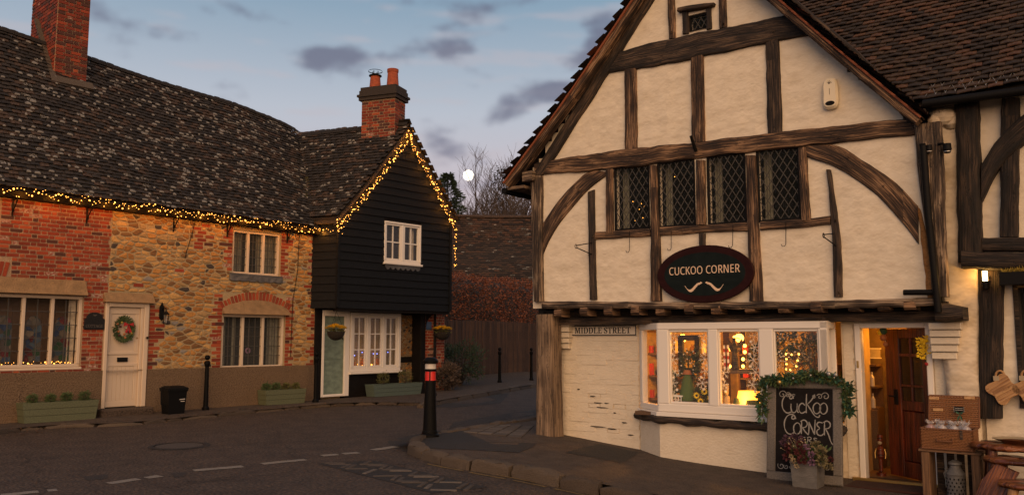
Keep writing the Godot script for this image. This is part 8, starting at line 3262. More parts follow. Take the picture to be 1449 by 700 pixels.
func build_shop_things() -> void:
	var b: MB
	# oval shop sign
	var so: Array = [Vector2(-2.394, 2.611), Vector2(-3.148, 2.646), Vector2(-1.693, 2.599), Vector2(-2.383, 3.026), Vector2(-2.405, 2.208)]
	var sc: Vector2 = (so[1] + so[2]) / 2
	sc.y = (so[3].y + so[4].y) / 2
	var rx: float = (so[2].x - so[1].x) / 2
	var ry: float = (so[3].y - so[4].y) / 2
	var sg := thing("shop_sign", "oval maroon and green sign reading cuckoo corner in cream letters", "sign", SHOP, Vector3(sc.x, sc.y - ry, 0.47))
	for k in 2:
		var poly := PackedVector2Array()
		var f: float = [1.0, 0.84][k]
		var fy: float = [1.0, 0.755][k]
		for i in 48: poly.append(Vector2(cos(TAU * i / 48.0) * rx * f, ry + sin(TAU * i / 48.0) * ry * fy))
		b = MB.new()
		b.prism(poly, 0.0 if k == 0 else 0.02, 0.04 if k == 0 else 0.0415, 0.008 if k == 0 else 0.001)
		part(b, ["frame", "panel"][k], ["sign_maroon", "sign_green"][k], sg)
	letters(sg, "CUCKOO CORNER", Vector3(0.0, ry * 1.14, 0.042), 0.112, "sign_letter", "Droid Sans", 0.86, 400)
	b = MB.new()
	for s in [-1, 1]:
		var up := []
		var lo := []
		for i in 9:
			var t := i / 8.0
			var x: float = (0.045 + 0.245 * t) * s
			var y := 0.10 * cos(t * 4.6 + 0.15) * (0.35 + 0.5 * t) - 0.02
			var w := 0.006 + 0.026 * sin(PI * minf(t * 1.15, 1.0))
			up.append(Vector2(x, y + w * 0.5))
			lo.append(Vector2(x, y - w))
		lo.reverse()
		var poly := PackedVector2Array(up + lo)
		for i in poly.size(): poly[i] += Vector2(0, ry * 0.66)
		b.prism(poly, 0.041, 0.045)
		b.prism(PackedVector2Array([Vector2(0.02 * s, ry * 0.70), Vector2(0.05 * s, ry * 0.74), Vector2(0.075 * s, ry * 0.62)]), 0.041, 0.0445)
	part(b, "flourish", "sign_letter", sg)

	# street name plate
	var st: Array = [Vector2(-4.997, 1.923), Vector2(-3.756, 1.927), Vector2(-4.998, 1.751), Vector2(-3.760, 1.743)]
	var w: float = st[1].x - st[0].x
	var h: float = (st[0].y + st[1].y - st[2].y - st[3].y) / 2
	var sp1 := thing("street_sign", "white street name plate with black border reading middle street", "sign", SHOP, Vector3((st[0].x + st[1].x) / 2, st[2].y, 0.012))
	b = MB.new()
	b.slab(-w / 2, 0, w / 2, h, 0.0, 0.012, 0.004)
	part(b, "plate", "street_plate", sp1)
	b = MB.new()
	for q in [[-w / 2 + 0.008, 0.008, w / 2 - 0.008, 0.026], [-w / 2 + 0.008, h - 0.026, w / 2 - 0.008, h - 0.008], [-w / 2 + 0.008, 0.026, -w / 2 + 0.026, h - 0.026], [w / 2 - 0.026, 0.026, w / 2 - 0.008, h - 0.026]]: b.slab(q[0], q[1], q[2], q[3], 0.0125, 0.0145)
	part(b, "border", "street_letter", sp1)
	letters(sp1, "MIDDLE STREET", Vector3(0, h / 2, 0.0135), 0.098, "street_letter", "Droid Serif", 0.9, 700)

	# alarm box
	var al: Array = [Vector2(-0.697, 5.128), Vector2(-0.504, 4.712)]
	var aw: float = (al[1].x - al[0].x) / 1.75
	var ah: float = al[0].y - al[1].y
	var ab := thing("alarm_box", "cream plastic alarm box with dark oval on the upper gable plaster", "alarm box", SHOP, Vector3((al[0].x + al[1].x) / 2, al[1].y, 0.405))
	b = MB.new()
	var poly := PackedVector2Array()
	for i in 24:
		var a := TAU * i / 24.0
		poly.append(Vector2(signf(cos(a)) * pow(absf(cos(a)), 0.55) * aw * 0.92 * (1.0 - 0.06 * sin(a)), ah / 2 + signf(sin(a)) * pow(absf(sin(a)), 0.6) * ah / 2))
	b.prism(poly, 0.0, 0.085, 0.03)
	part(b, "case", "alarm_plastic", ab)
	b = MB.new()
	poly = PackedVector2Array()
	for i in 16: poly.append(Vector2(cos(TAU * i / 16.0) * aw * 0.55, ah * 0.17 + sin(TAU * i / 16.0) * ah * 0.075))
	b.prism(poly, 0.08, 0.0875)
	part(b, "badge", "slate", ab)
	b = MB.new()
	for k in 5: b.box(Vector3(cos(k * 0.63 + 0.2) * 0.012, ah * 0.82 + sin(k * 0.63 + 0.2) * 0.012, 0.086), Vector3(0.05, 0.004, 0.003), Basis(Vector3.BACK, k * 0.63))
	b.box(Vector3(0, ah * 0.55, 0.086), Vector3(0.005, ah * 0.2, 0.003))
	part(b, "mark", "sett", ab)
	# security cameras by the corner post
	for q in [[Vector2(0.761, 3.997), "black dome camera at the right of the leaning corner post", 0.9], [Vector2(0.561, 4.015), "black white-rimmed camera fixed on the leaning corner post", 0.7]]:
		var t := thing("security_camera", q[1], "camera", SHOP, Vector3(q[0].x, q[0].y, 0.54))
		b = MB.new()
		b.lathe([Vector2(0, 0.06), Vector2(0.05, 0.05), Vector2(0.055, -0.03), Vector2(0.04, -0.075), Vector2(0, -0.085)], Vector3.ZERO, 12, Vector3.ONE * q[2])
		b.tube([Vector3(-0.04, 0.05, 0), Vector3(-0.10, 0.06, -0.03)], [0.016], 6)
		part(b, "housing", "iron", t)
		b = MB.new()
		b.lathe([Vector2(0.046, -0.05), Vector2(0.048, -0.062), Vector2(0.03, -0.08)], Vector3.ZERO, 12, Vector3.ONE * q[2])
		part(b, "rim", "reflect_white" if q[2] < 0.8 else "steel", t)

	# chalkboard leaning on the bay
	var cb: Array = [Vector2(-1.511, 1.160), Vector2(-0.584, 1.243), Vector2(-1.488, -0.149), Vector2(-0.516, -0.096)]
	var bw: float = ((cb[1].x - cb[0].x) + (cb[3].x - cb[2].x)) / 2
	var bx: float = (cb[0].x + cb[1].x + cb[2].x + cb[3].x) / 4
	var fp := SHOP * Vector3(bx, 0, 0.78)
	var by := gh(fp.x, fp.z) + 0.115
	var bh := 1.29
	var cf := SHOP * Transform3D(Basis(Vector3.BACK, 0.012) * Basis(Vector3.RIGHT, -0.155), Vector3(bx, by, 0.80))
	var ck := thing("chalkboard", "tall grey framed chalkboard lettered cuckoo corner, leaning below the bay window", "chalkboard", cf)
	b = MB.new()
	var fw := 0.115
	b.slab(-bw / 2, bh - fw, bw / 2, bh, -0.03, 0.012, 0.012)
	b.slab(-bw / 2, 0, bw / 2, fw, -0.03, 0.012, 0.012)
	b.slab(-bw / 2, fw, -bw / 2 + fw, bh - fw, -0.03, 0.012, 0.012)
	b.slab(bw / 2 - fw, fw, bw / 2, bh - fw, -0.03, 0.012, 0.012)
	part(b, "frame", "grey_frame", ck)
	b = MB.new()
	b.slab(-bw / 2 + fw, fw, bw / 2 - fw, bh - fw, -0.02, 0.0)
	part(b, "board", "slate", ck)
	var ch := MB.new()
	var C := V([0.78, 0.78, 0.66, 0.98, 0.38, 1.0, 0.14, 0.78, 0.06, 0.45, 0.16, 0.12, 0.42, -0.04, 0.72, 0.08])
	var curl := V([0.66, 0.98, 0.52, 0.86, 0.62, 0.76, 0.72, 0.84])
	var U := V([0.02, 0.5, 0.02, 0.2, 0.14, 0.0, 0.32, 0.06, 0.4, 0.3, 0.4, 0.52])
	var U2 := V([0.4, 0.5, 0.4, 0.12, 0.5, 0.0])
	var c2 := V([0.42, 0.42, 0.26, 0.54, 0.08, 0.4, 0.06, 0.14, 0.22, -0.02, 0.46, 0.08])
	var K1 := V([0.12, 1.02, 0.1, 0.5, 0.1, 0.0])
	var K2 := V([0.62, 1.0, 0.4, 0.68, 0.12, 0.44])
	var K3 := V([0.14, 0.48, 0.36, 0.2, 0.62, -0.12, 0.85, -0.2, 0.92, -0.08])
	var O := V([0.26, 0.54, 0.08, 0.42, 0.04, 0.2, 0.16, 0.0, 0.36, 0.02, 0.48, 0.22, 0.42, 0.46, 0.26, 0.54])
	var R1 := V([0.1, 0.62, 0.09, 0.3, 0.08, 0.0])
	var R2 := V([0.02, 0.6, 0.26, 0.68, 0.44, 0.54, 0.36, 0.36, 0.1, 0.3])
	var R3 := V([0.16, 0.3, 0.34, 0.1, 0.52, -0.02])
	var N1 := V([0.06, 0.0, 0.08, 0.34, 0.08, 0.6])
	var N2 := V([0.08, 0.6, 0.26, 0.28, 0.42, 0.0])
	var N3 := V([0.42, 0.0, 0.44, 0.4, 0.46, 0.72])
	var E1 := V([0.42, 0.58, 0.18, 0.6, 0.08, 0.46, 0.24, 0.32, 0.08, 0.2, 0.12, 0.02, 0.34, -0.02, 0.48, 0.08])
	var R4 := V([0.16, 0.3, 0.34, 0.02, 0.5, -0.34, 0.72, -0.5])
	var sx := 0.205
	var sy := 0.225
	var x := -bw / 2 + 0.185
	var y := 0.865
	var rr := 0.0068
	for g in [[[C, curl], 0.125, 1.0], [[U, U2], 0.094, 1.0], [[c2], 0.084, 1.0], [[K1, K2, K3], 0.10, 1.05], [[O], 0.084, 1.1], [[O], 0.1, 1.1]]:
		for s in g[0]: stroke(ch, s, Vector2(x, y), Vector2(sx, sy * g[2]), rr)
		x += g[1]
	x = -bw / 2 + 0.215
	y = 0.60
	for g in [[[C, curl], 0.125, 1.05], [[O], 0.09, 1.15], [[R1, R2, R3], 0.096, 1.15], [[N1, N2, N3], 0.10, 1.15], [[E1], 0.09, 1.15], [[R1, R2, R4], 0.1, 1.15]]:
		for s in g[0]: stroke(ch, s, Vector2(x, y), Vector2(sx, sy * g[2]), rr)
		x += g[1]
	x = -0.03
	for g in [[[E1], 0.07, 1], [[R1, R2, R3], 0.075, 1], [[V([0.42, 0.5, 0.2, 0.6, 0.08, 0.46, 0.3, 0.3, 0.4, 0.14, 0.2, 0.0, 0.05, 0.08])], 0.06, 1]]:
		for s in g[0]: stroke(ch, s, Vector2(x, 0.50), Vector2(0.13, 0.10), 0.005)
		x += g[1]
	scroll(ch, Vector2(-bw / 2 + 0.20, bh - 0.20), 0.058, 1.0, 0.4)
	scroll(ch, Vector2(bw / 2 - 0.20, bh - 0.21), 0.058, -1.0, 0.4)
	scroll(ch, Vector2(-bw / 2 + 0.19, 0.19), 0.052, 1.0, 2.6)
	scroll(ch, Vector2(bw / 2 - 0.19, 0.22), 0.055, -1.0, 2.6)
	part(ch, "chalk_lettering", "chalk", ck)

	# garland draped over the chalkboard
	var ga := thing("leaf_garland", "evergreen and ivy garland draped over the chalkboard's top edge", "garland", cf, Vector3(0, bh, 0.02))
	var path := []
	for i in 31:
		var t := i / 30.0
		if t < 0.22: path.append(Vector3(-bw / 2 - 0.05, lerpf(-0.5, -0.02, t / 0.22), 0.0))
		elif t < 0.78: path.append(Vector3(lerpf(-bw / 2, bw / 2 - 0.03, (t - 0.22) / 0.56), 0.01 - 0.035 * sin((t - 0.22) / 0.56 * PI * 2.0 + 0.5), 0.03))
		else: path.append(Vector3(bw / 2 + 0.06 + 0.02 * sin(t * 40.0), lerpf(-0.02, -0.42, (t - 0.78) / 0.22), -0.05))
	b = MB.new()
	b.tube(path, [0.007], 5)
	part(b, "stem", "bark", ga)
	for k in 4:
		b = MB.new()
		var n: int = [520, 330, 200, 160][k]
		for i in n:
			var t := rng.randf()
			var p: Vector3 = path[int(t * 29.99)].lerp(path[mini(int(t * 29.99) + 1, 30)], rng.randf())
			var thick := 0.05 if t > 0.22 and t < 0.78 else 0.055
			var d := Vector3(rf(-1, 1), rf(-0.9, 0.9), rf(-0.2, 1)).normalized()
			var l: float = [0.075, 0.062, 0.085, 0.05][k]
			b.leaf(p + d * thick * rng.randf(), (d + Vector3(0, -0.3, 0)).normalized(), Vector3(rf(-1, 1), rf(-1, 1), 1).normalized(), l * rf(0.7, 1.3), l * [0.35, 0.75, 0.3, 0.6][k])
		part(b, "leaves", ["leaf_green", "leaf_teal", "leaf_dark", "leaf_olive"][k], ga, "stuff")
	for q in [[-0.28, -0.055, 0.034, "brass"], [0.35, 0.06, 0.03, "steel"], [0.43, 0.05, 0.027, "steel"], [-0.1, 0.0, 0.016, "steel"], [0.12, 0.04, 0.016, "steel"], [-0.4, 0.03, 0.02, "steel"]]:
		b = MB.new()
		b.ball(Vector3(q[0], q[1], 0.085), q[2], 12, 8)
		part(b, "bauble", q[3], ga)

	# zinc bucket of flowers
	var up := Vector2(-0.901, -0.131)
	var bp := SHOP * Vector3(up.x, 0, 1.0)
	var bk := thing("flower_bucket", "square zinc bucket standing before the chalkboard", "bucket", SHOP, Vector3(up.x, gh(bp.x, bp.z) + 0.115, 1.0))
	b = MB.new()
	b.frustum(Vector3.ZERO, 0.29, 0.29, 0.325, 0.325, 0.30)
	part(b, "body", "zinc", bk)
	b = MB.new()
	b.slab(-0.166, 0.285, 0.166, 0.303, 0.148, 0.172)
	part(b, "rim", "zinc", bk)
	var bq := thing("flower_arrangement", "big bunch of burgundy, mauve and cream dried flowers filling the zinc bucket", "flowers", SHOP, Vector3(up.x, gh(bp.x, bp.z) + 0.115 + 0.27, 1.0))
	bq.scale = Vector3(0.9, 0.85, 0.9)
	b = MB.new()
	clump(b, Vector3(0, 0.12, 0), Vector3(0.30, 0.16, 0.22), 420, 0.075)
	part(b, "foliage", "leaf_green", bq, "stuff")
	for q in [["petal_red", [[-0.16, 0.17, 0.16, 0.085], [-0.24, 0.22, 0.06, 0.075], [-0.03, 0.18, 0.2, 0.09], [0.0, 0.08, 0.22, 0.08], [-0.22, 0.1, 0.14, 0.08], [0.34, 0.10, 0.1, 0.05], [-0.06, 0.28, 0.1, 0.07]]], ["petal_mauve", [[0.12, 0.16, 0.21, 0.062], [0.13, 0.06, 0.22, 0.058], [0.05, 0.26, 0.16, 0.055]]], ["petal_sage", [[0.22, 0.2, 0.12, 0.10], [0.24, 0.07, 0.16, 0.10], [0.30, 0.0, 0.12, 0.08], [0.14, 0.28, 0.06, 0.08]]], ["petal_cream", [[-0.12, 0.06, 0.22, 0.045], [-0.08, -0.01, 0.22, 0.04], [-0.15, 0.12, 0.22, 0.035]]], ["petal_purple", [[-0.25, 0.34, 0.05, 0.07], [-0.15, 0.38, 0.04, 0.06], [-0.05, 0.36, 0.08, 0.05], [-0.3, 0.28, 0.08, 0.06]]]]:
		for f in q[1]:
			b = MB.new()
			var o := Vector3(f[0], f[1], f[2])
			for i in 46:
				var d := Vector3(rf(-1, 1), rf(-0.7, 1), rf(-0.4, 1)).normalized()
				b.leaf(o + d * f[3] * 0.35, (d + Vector3(rf(-0.5, 0.5), rf(-0.5, 0.5), rf(-0.5, 0.5))).normalized(), Vector3(rf(-1, 1), rf(-1, 1), rf(-1, 1)).normalized(), f[3] * rf(0.5, 0.85), f[3] * 0.45)
			part(b, "flower_head", q[0], bq)
	b = MB.new()
	for i in 40:
		var e := Vector3(rf(-0.35, 0.1), rf(0.2, 0.36), rf(-0.05, 0.15))
		b.tube([Vector3(0, 0.0, 0), e * Vector3(0.7, 0.7, 0.7), e], [0.003], 3, false)
		b.ball(e, 0.012, 5, 3)
	part(b, "dried_stems", "petal_cream", bq, "stuff")

	# doormat
	var mp := Vector2(-0.099, -0.130)
	var mw := SHOP * Vector3(mp.x, 0, 0.35)
	var dm := thing("doormat", "dark red-brown coir doormat before the shop door", "doormat", SHOP, Vector3(-0.08, gh(mw.x, mw.z) + 0.117, 0.36))
	b = MB.new()
	b.xf = Transform3D(Basis(Vector3.RIGHT, -PI / 2) , Vector3.ZERO)
	b.cbox(Vector3(0, 0, 0.012), Vector3(1.0, 0.52, 0.024), 0.006)
	part(b, "pile", "mat_coir", dm)
	b = MB.new()
	b.slab(-0.55, -0.02, 0.52, 0.05, -0.36, -0.28, 0.01)
	part(b, "sill_bar", "brass", dm)

	# sprig of gold flowers fixed to the door leaf
	var gs := Vector2(0.294, 1.595)
	var gf := thing("gold_spray", "spray of gold flowers with a red bauble hung at the shop door's hinge side", "decoration", SHOP, Vector3(gs.x, gs.y, 0.02))
	b = MB.new()
	for i in 130: b.leaf(Vector3(rf(-0.06, 0.05), rf(-0.12, 0.14), rf(0.0, 0.05)), Vector3(rf(-1, 1), rf(-1, 1), rf(0, 1)).normalized(), Vector3.BACK, 0.05, 0.02)
	part(b, "flowers", "petal_yellow", gf, "stuff")
	b = MB.new()
	b.ball(Vector3(0.02, -0.2, 0.03), 0.022, 8, 6)
	part(b, "bauble", "ribbon_red", gf)
	b = MB.new()
	b.tube([Vector3(0, 0.1, 0.01), Vector3(0.02, -0.2, 0.03)], [0.006], 4)
	part(b, "stem", "leaf_dark", gf)

	hamper()
	right_side()


# woven rods filling a rectangle in the xy plane
func weave(b: MB, x0: float, x1: float, y0: float, y1: float, rows: int, posts: int) -> void:
	for j in rows:
		var y := lerpf(y0, y1, (j + 0.5) / rows)
		var pts := []
		var n := posts * 2
		for i in n + 1: pts.append(Vector3(lerpf(x0, x1, float(i) / n), y + rf(-0.001, 0.001), 0.006 * (1.0 if (i + j) % 2 else -1.0)))
		b.tube(pts, [(y1 - y0) / rows * 0.52], 5, false)
	for i in posts + 1:
		var x := lerpf(x0, x1, float(i) / posts)
		b.tube([Vector3(x, y0, 0), Vector3(x, y1, 0)], [0.006], 4, false)


func hamper() -> void:
	var q: Array = [Vector2(0.352, 0.673), Vector2(0.887, 0.658), Vector2(0.356, 0.450), Vector2(0.868, 0.437)]
	var w: float = (q[1].x - q[0].x) * 1.0
	var cx: float = (q[0].x + q[1].x) / 2
	var y0: float = (q[2].y + q[3].y) / 2
	var y1: float = (q[0].y + q[1].y) / 2
	var h := y1 - y0
	var dp := 0.36
	var fr := SHOP * Transform3D(Basis(Vector3.UP, 0.0), Vector3(cx, y0, 0.75 - dp / 2))
	var hm := thing("wicker_hamper", "open wicker hamper of gift bags on a crate beside the shop door", "hamper", fr)
	var b := MB.new()
	for s in 4:
		b.xf = [Transform3D(Basis(), Vector3(0, 0, dp / 2)), Transform3D(Basis(Vector3.UP, PI / 2), Vector3(w / 2, 0, 0)), Transform3D(Basis(Vector3.UP, PI), Vector3(0, 0, -dp / 2)), Transform3D(Basis(Vector3.UP, -PI / 2), Vector3(-w / 2, 0, 0))][s]
		var l := w / 2 if s % 2 == 0 else dp / 2
		weave(b, -l, l, 0.0, h, 13, 16 if s % 2 == 0 else 9)
	part(b, "basket_weave", "wicker", hm)
	b = MB.new()
	for y in [0.0, h]:
		for s in [-1, 1]:
			b.tube([Vector3(-w / 2, y, s * dp / 2), Vector3(w / 2, y, s * dp / 2)], [0.014], 6)
			b.tube([Vector3(s * w / 2, y, -dp / 2), Vector3(s * w / 2, y, dp / 2)], [0.014], 6)
	part(b, "rim", "wicker_dark", hm)
	b = MB.new()
	b.slab(-w / 2, 0.0, w / 2, 0.02, -dp / 2, dp / 2)
	part(b, "base", "wicker_dark", hm)
	var lid := holder("lid", hm, Vector3(0.02, h + 0.01, -dp / 2))
	lid.rotation.x = -0.30
	b = MB.new()
	weave(b, -w / 2, w / 2, 0.0, 0.36, 15, 16)
	part(b, "lid_weave", "wicker", lid)
	b = MB.new()
	for y in [0.0, 0.36]: b.tube([Vector3(-w / 2, y, 0), Vector3(w / 2, y, 0)], [0.014], 6)
	for s in [-1, 1]: b.tube([Vector3(s * w / 2, 0, 0), Vector3(s * w / 2, 0.36, 0)], [0.014], 6)
	part(b, "lid_rim", "wicker_dark", lid)
	for p in [[-0.28, 0.31], [-0.22, 0.17], [0.22, 0.33]]:
		b = MB.new()
		b.slab(p[0] * w / 0.7 - 0.055, p[1], p[0] * w / 0.7 + 0.055, p[1] + 0.035, 0.012, 0.022, 0.005)
		part(b, "strap", "pale_wood", lid)
	b = MB.new()
	b.tube([Vector3(-0.10, h * 0.55, dp / 2 + 0.01), Vector3(-0.10, h * 0.42, dp / 2 + 0.04), Vector3(0.06, h * 0.42, dp / 2 + 0.04), Vector3(0.06, h * 0.55, dp / 2 + 0.01)], [0.01], 5)
	part(b, "handle", "wicker_dark", hm)
	b = MB.new()
	b.slab(0.14, h * 0.55, 0.17, h * 1.02, dp / 2 + 0.012, dp / 2 + 0.022, 0.003)
	part(b, "clasp", "oak_dark", hm)
	var cols := [Color(0.30, 0.12, 0.10), Color(0.42, 0.36, 0.33), Color(0.40, 0.36, 0.36), Color(0.16, 0.13, 0.14), Color(0.36, 0.33, 0.34), Color(0.28, 0.24, 0.24), Color(0.33, 0.28, 0.28)]
	var words := ["pink, at its left end", "pale, second from the left", "white, in the middle of the front", "dark, behind the white one", "silvery, right of the middle", "grey, second from the right", "plum grey, at its right end"]
	for k in 7:
		var x := lerpf(-w / 2 + 0.08, w / 2 - 0.08, k / 6.0)
		var t := thing("gift_bag", "cellophane gift bag in the wicker hamper, " + words[k], "gift bag", fr, Vector3(x, h * 0.62, (0.06 if k % 2 == 0 else -0.04)), "gift bags in the hamper")
		b = MB.new()
		b.col = cols[k]
		b.lathe([Vector2(0, 0), Vector2(0.055, 0.01), Vector2(0.062, 0.06), Vector2(0.04, 0.10), Vector2(0.014, 0.13)], Vector3.ZERO, 9, Vector3(1.1, 1, 0.9))
		part(b, "filling", "tinted_gloss", t)
		b = MB.new()
		for i in 26:
			var a := rf(0, TAU)
			b.leaf(Vector3(0, 0.125, 0), Vector3(cos(a), rf(0.5, 1.8), sin(a)).normalized(), Vector3(rf(-1, 1), 0.2, rf(-1, 1)).normalized(), rf(0.05, 0.085), 0.035)
		b.lathe([Vector2(0.066, 0.01), Vector2(0.070, 0.07), Vector2(0.045, 0.115), Vector2(0.012, 0.13)], Vector3.ZERO, 9)
		part(b, "wrapper", "cellophane", t)
	var lt := thing("price_tag", "small black price tag on a green bow clipped in the hamper lid", "tag", fr, Vector3(0.09, h + 0.16, -dp / 2 + 0.02))
	b = MB.new()
	b.slab(-0.055, 0.02, 0.055, 0.085, 0.0, 0.008, 0.004)
	part(b, "card", "slate", lt)
	b = MB.new()
	for y in [0.042, 0.062]: b.slab(-0.04, y, 0.04, y + 0.008, 0.008, 0.0095)
	b.slab(-0.055, 0.02, -0.05, 0.085, 0.008, 0.0095)
	b.slab(0.05, 0.02, 0.055, 0.085, 0.008, 0.0095)
	part(b, "writing", "chalk", lt)
	b = MB.new()
	for s in [-1, 1]:
		b.leaf(Vector3(0.01, 0.0, 0.02), Vector3(0.6 * s, 0.5, 0.3).normalized(), Vector3.BACK, 0.06, 0.03)
		b.leaf(Vector3(0.01, 0.0, 0.02), Vector3(0.3 * s, -0.9, 0.2).normalized(), Vector3.BACK, 0.10, 0.022)
	part(b, "bow", "leaf_teal", lt)
	# crate on end that carries the hamper
	var gp := SHOP * Vector3(cx, 0, 0.6)
	var gy := gh(gp.x, gp.z) + 0.115
	var ch := y0 - gy - 0.014
	var cr := thing("wooden_crate", "upright wooden crate stand under the wicker hamper", "crate", SHOP, Vector3(cx + 0.02, gy, 0.57))
	for s in [-1, 1]:
		b = MB.new()
		b.slab(s * 0.26 - 0.045, 0.0, s * 0.26 + 0.045, ch - 0.03, -0.17, 0.17, 0.008)
		for i in b.uv.size(): b.uv[i] = Vector2(b.v[i].y, b.v[i].x * 2.0 + b.v[i].z)
		part(b, "side_panel", "crate_wood", cr)
	b = MB.new()
	b.slab(-0.33, ch - 0.03, 0.33, ch, -0.18, 0.18, 0.004)
	part(b, "top", "crate_wood", cr)
	for k in 4:
		b = MB.new()
		b.slab(-0.20 + k * 0.11, 0.0, -0.12 + k * 0.11, ch - 0.03, -0.17, -0.155)
		part(b, "slat", "oak_dark", cr)
	var la := thing("metal_lantern", "pierced grey metal milk-can lantern inside the crate stand", "lantern", SHOP, Vector3(cx + 0.05, gy, 0.62))
	b = MB.new()
	b.lathe([Vector2(0, 0), Vector2(0.095, 0), Vector2(0.10, 0.02), Vector2(0.10, 0.28), Vector2(0.105, 0.30), Vector2(0.06, 0.37), Vector2(0.055, 0.40), Vector2(0.075, 0.41), Vector2(0.07, 0.43), Vector2(0.02, 0.46), Vector2(0.0, 0.47)], Vector3.ZERO, 18)
	part(b, "can", "zinc", la)
	b = MB.new()
	for j in 6:
		for i in 14:
			var a := TAU * (i + 0.5 * (j % 2)) / 14.0
			b.box(Vector3(cos(a) * 0.1, 0.05 + j * 0.04, sin(a) * 0.1), Vector3(0.014, 0.018, 0.006), Basis(Vector3.UP, -a + PI / 2))
	part(b, "piercing", "iron", la, "stuff")
	b = MB.new()
	b.tube([Vector3(-0.08, 0.36, 0), Vector3(-0.12, 0.30, 0.01), Vector3(-0.11, 0.24, 0.01)], [0.006], 5)
	part(b, "handle", "zinc", la)


# live-edge slab on legs
func slab_seat(called: String, label: String, at: Vector3, turn: float, rx: float, rz: float, h: float, thick: float, seed_: int, board := false) -> Node3D:
	var fr := SHOP * Transform3D(Basis(Vector3.UP, turn), at)
	var g := gh(fr.origin.x, fr.origin.z) + 0.115
	fr.origin.y = g
	var t := thing(called, label, called.split("_")[-1], fr)
	var n := noise(seed_, 0.9, 2)
	var rows := []
	var uvs := []
	for k in 5:
		var row := []
		var uv := []
		for i in 29:
			var a := TAU * i / 28.0
			var r: float = (1.0 + 0.28 * n.get_noise_2d(cos(a) * 1.6, sin(a) * 1.6)) * [0.0, 0.96, 1.02, 0.98, 0.0][k]
			row.append(Vector3(cos(a) * rx * r, h - [0.0, 0.0, thick * 0.5, thick, thick][k] + 0.008 * n.get_noise_2d(a * 3.0, k), -sin(a) * rz * r))
			uv.append(Vector2(cos(a) * rx * r + 1.0, sin(a) * rz * r * 0.6))
		rows.append(row)
		uvs.append(uv)
	rows.reverse()
	uvs.reverse()
	var b := MB.new()
	b.grid(rows, uvs)
	part(b, "top", "burl", t)
	for s in [[-1, -1], [1, -1], [-1, 1], [1, 1]]:
		b = MB.new()
		var p := Vector3(s[0] * rx * 0.55, h - thick * 0.6, s[1] * rz * 0.5)
		b.tube([p + Vector3(s[0] * 0.05, -h + thick * 0.6, s[1] * 0.04), p + Vector3(s[0] * 0.035, -h * 0.5, s[1] * 0.02), p], [0.042, 0.048, 0.05], 9)
		part(b, "leg", "burl" if not board else "pale_wood", t)
	return t


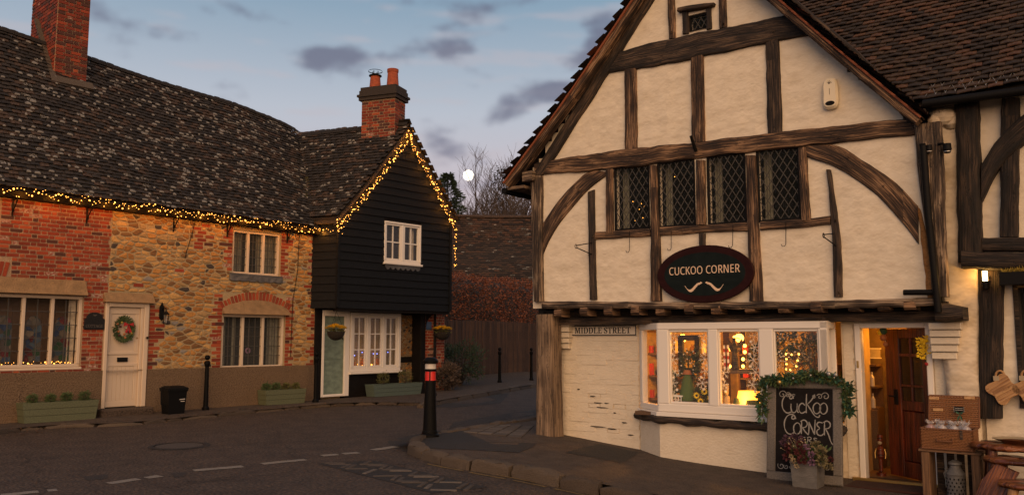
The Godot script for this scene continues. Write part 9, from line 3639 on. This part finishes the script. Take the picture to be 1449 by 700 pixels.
func right_side() -> void:
	# live-edge tables at the right end
	slab_seat("slab_table", "polished live-edge slab table standing highest at the right edge", Vector3(1.30, 0, 0.72), 0.2, 0.42, 0.30, 0.72, 0.07, 3)
	slab_seat("slab_stool", "polished live-edge stool in front of the slab table", Vector3(1.36, 0, 1.05), -0.2, 0.34, 0.22, 0.60, 0.06, 5)
	slab_seat("slab_bench", "low burl bench with pale round legs, nearest the camera", Vector3(1.52, 0, 1.32), 0.1, 0.34, 0.24, 0.40, 0.06, 8, true)
	# leaning slab of timber
	var lf := SHOP * Transform3D(Basis(Vector3.BACK, -0.42) * Basis(Vector3.RIGHT, -0.1), Vector3(1.02, 0, 1.22))
	lf.origin.y = gh(lf.origin.x, lf.origin.z) + 0.115
	var ls := thing("timber_slab", "waxed plank leaning against the low burl bench", "plank", lf)
	var b := MB.new()
	b.prism(PackedVector2Array([Vector2(-0.13, 0.06), Vector2(0.13, 0.0), Vector2(0.16, 0.2), Vector2(0.12, 0.42), Vector2(0.14, 0.56), Vector2(-0.09, 0.55), Vector2(-0.15, 0.3)]), -0.02, 0.025, 0.008)
	for i in b.uv.size(): b.uv[i] = Vector2(b.v[i].y, b.v[i].x)
	part(b, "plank_face", "burl", ls)
	# bowl on the table
	var tb := SHOP * Vector3(1.30, 0, 0.72)
	var bw := thing("wooden_bowl", "shallow cream-lined wooden bowl resting on the slab table", "bowl", SHOP, Vector3(1.30, gh(tb.x, tb.z) + 0.115 + 0.722, 0.72))
	b = MB.new()
	b.lathe([Vector2(0.0, 0.0), Vector2(0.10, 0.0), Vector2(0.22, 0.045), Vector2(0.225, 0.05)], Vector3.ZERO, 20)
	part(b, "body", "burl", bw)
	b = MB.new()
	b.lathe([Vector2(0.22, 0.051), Vector2(0.15, 0.03), Vector2(0.0, 0.02)], Vector3.ZERO, 20)
	part(b, "lining", "petal_cream", bw)
	# cutting boards hung on the post
	for q in [[Vector2(1.150, 1.117), "pale wavy-edged chopping board hanging on the dark door post", 1.0], [Vector2(1.413, 1.126), "second chopping board cut off at the right edge of view", 0.95]]:
		var t := thing("chopping_board", q[1], "chopping board", SHOP, Vector3(q[0].x, q[0].y - 0.19, 0.19))
		var poly := PackedVector2Array()
		for i in 40:
			var a := TAU * i / 40.0
			poly.append(Vector2(cos(a), sin(a)) * (0.155 + 0.030 * cos(a * 4.0 + 0.2)) * q[2] + Vector2(0, 0.19))
		b = MB.new()
		b.prism(poly, 0.0, 0.024, 0.006)
		for i in b.uv.size(): b.uv[i] = Vector2(b.v[i].x * 0.8 + b.v[i].y * 0.6, b.v[i].y * 0.8 - b.v[i].x * 0.5)
		part(b, "board", "pale_wood", t)
		b = MB.new()
		var hp := []
		for i in 13:
			var a := PI * i / 12.0
			hp.append(Vector3(cos(a) * 0.045 - 0.02, 0.345 + sin(a) * 0.06, 0.012))
		b.tube(hp, [0.014], 6)
		part(b, "handle", "pale_wood", t)
		b = MB.new()
		b.slab(-0.09, 0.29, -0.03, 0.345, 0.024, 0.027)
		part(b, "label_card", "petal_cream", t)
	# lit bulkhead lamp under the range's jetty
	var wp := Vector2(1.043, 2.439)
	var wl := thing("wall_lamp", "lit cylindrical lamp under the dark jetty beside the shop", "lamp", SHOP, Vector3(wp.x, wp.y - 0.08, 0.20))
	b = MB.new()
	b.lathe([Vector2(0.028, 0.03), Vector2(0.028, 0.15), Vector2(0.0, 0.155)], Vector3(0, 0, 0.06), 12)
	part(b, "lamp_glass", "wall_lamp_glass", wl)
	b = MB.new()
	b.lathe([Vector2(0, -0.06), Vector2(0.035, -0.06), Vector2(0.04, 0.03), Vector2(0.0, 0.032)], Vector3(0, 0, 0.06), 12)
	b.lathe([Vector2(0, 0.175), Vector2(0.04, 0.17), Vector2(0.035, 0.155), Vector2(0, 0.154)], Vector3(0, 0, 0.06), 12)
	b.slab(-0.03, -0.05, 0.03, 0.1, -0.06, 0.03)
	part(b, "bracket", "iron", wl)
	lamp("lamp_light", wl, Vector3(0, 0.09, 0.06), 0.09, Color(1.0, 0.72, 0.36), 0.03)
	# black box sign beside the lamp
	var bs: Array = [Vector2(1.206, 2.493), Vector2(1.648, 2.326)]
	var bx := thing("box_sign", "black hanging box with dried sprigs on top, cut by the right edge", "box", SHOP, Vector3(bs[0].x + 0.24, bs[1].y, 0.36))
	b = MB.new()
	b.slab(-0.24, 0, 0.26, 0.15, -0.12, 0.06, 0.005)
	part(b, "case", "iron", bx)
	b = MB.new()
	for i in 160: b.leaf(Vector3(rf(-0.22, 0.22), 0.15, rf(-0.1, 0.05)), Vector3(rf(-0.8, 0.8), rf(0.3, 1), rf(-0.5, 0.6)).normalized(), Vector3.BACK, rf(0.04, 0.09), 0.012)
	part(b, "sprigs", "leaf_gold", bx, "stuff")
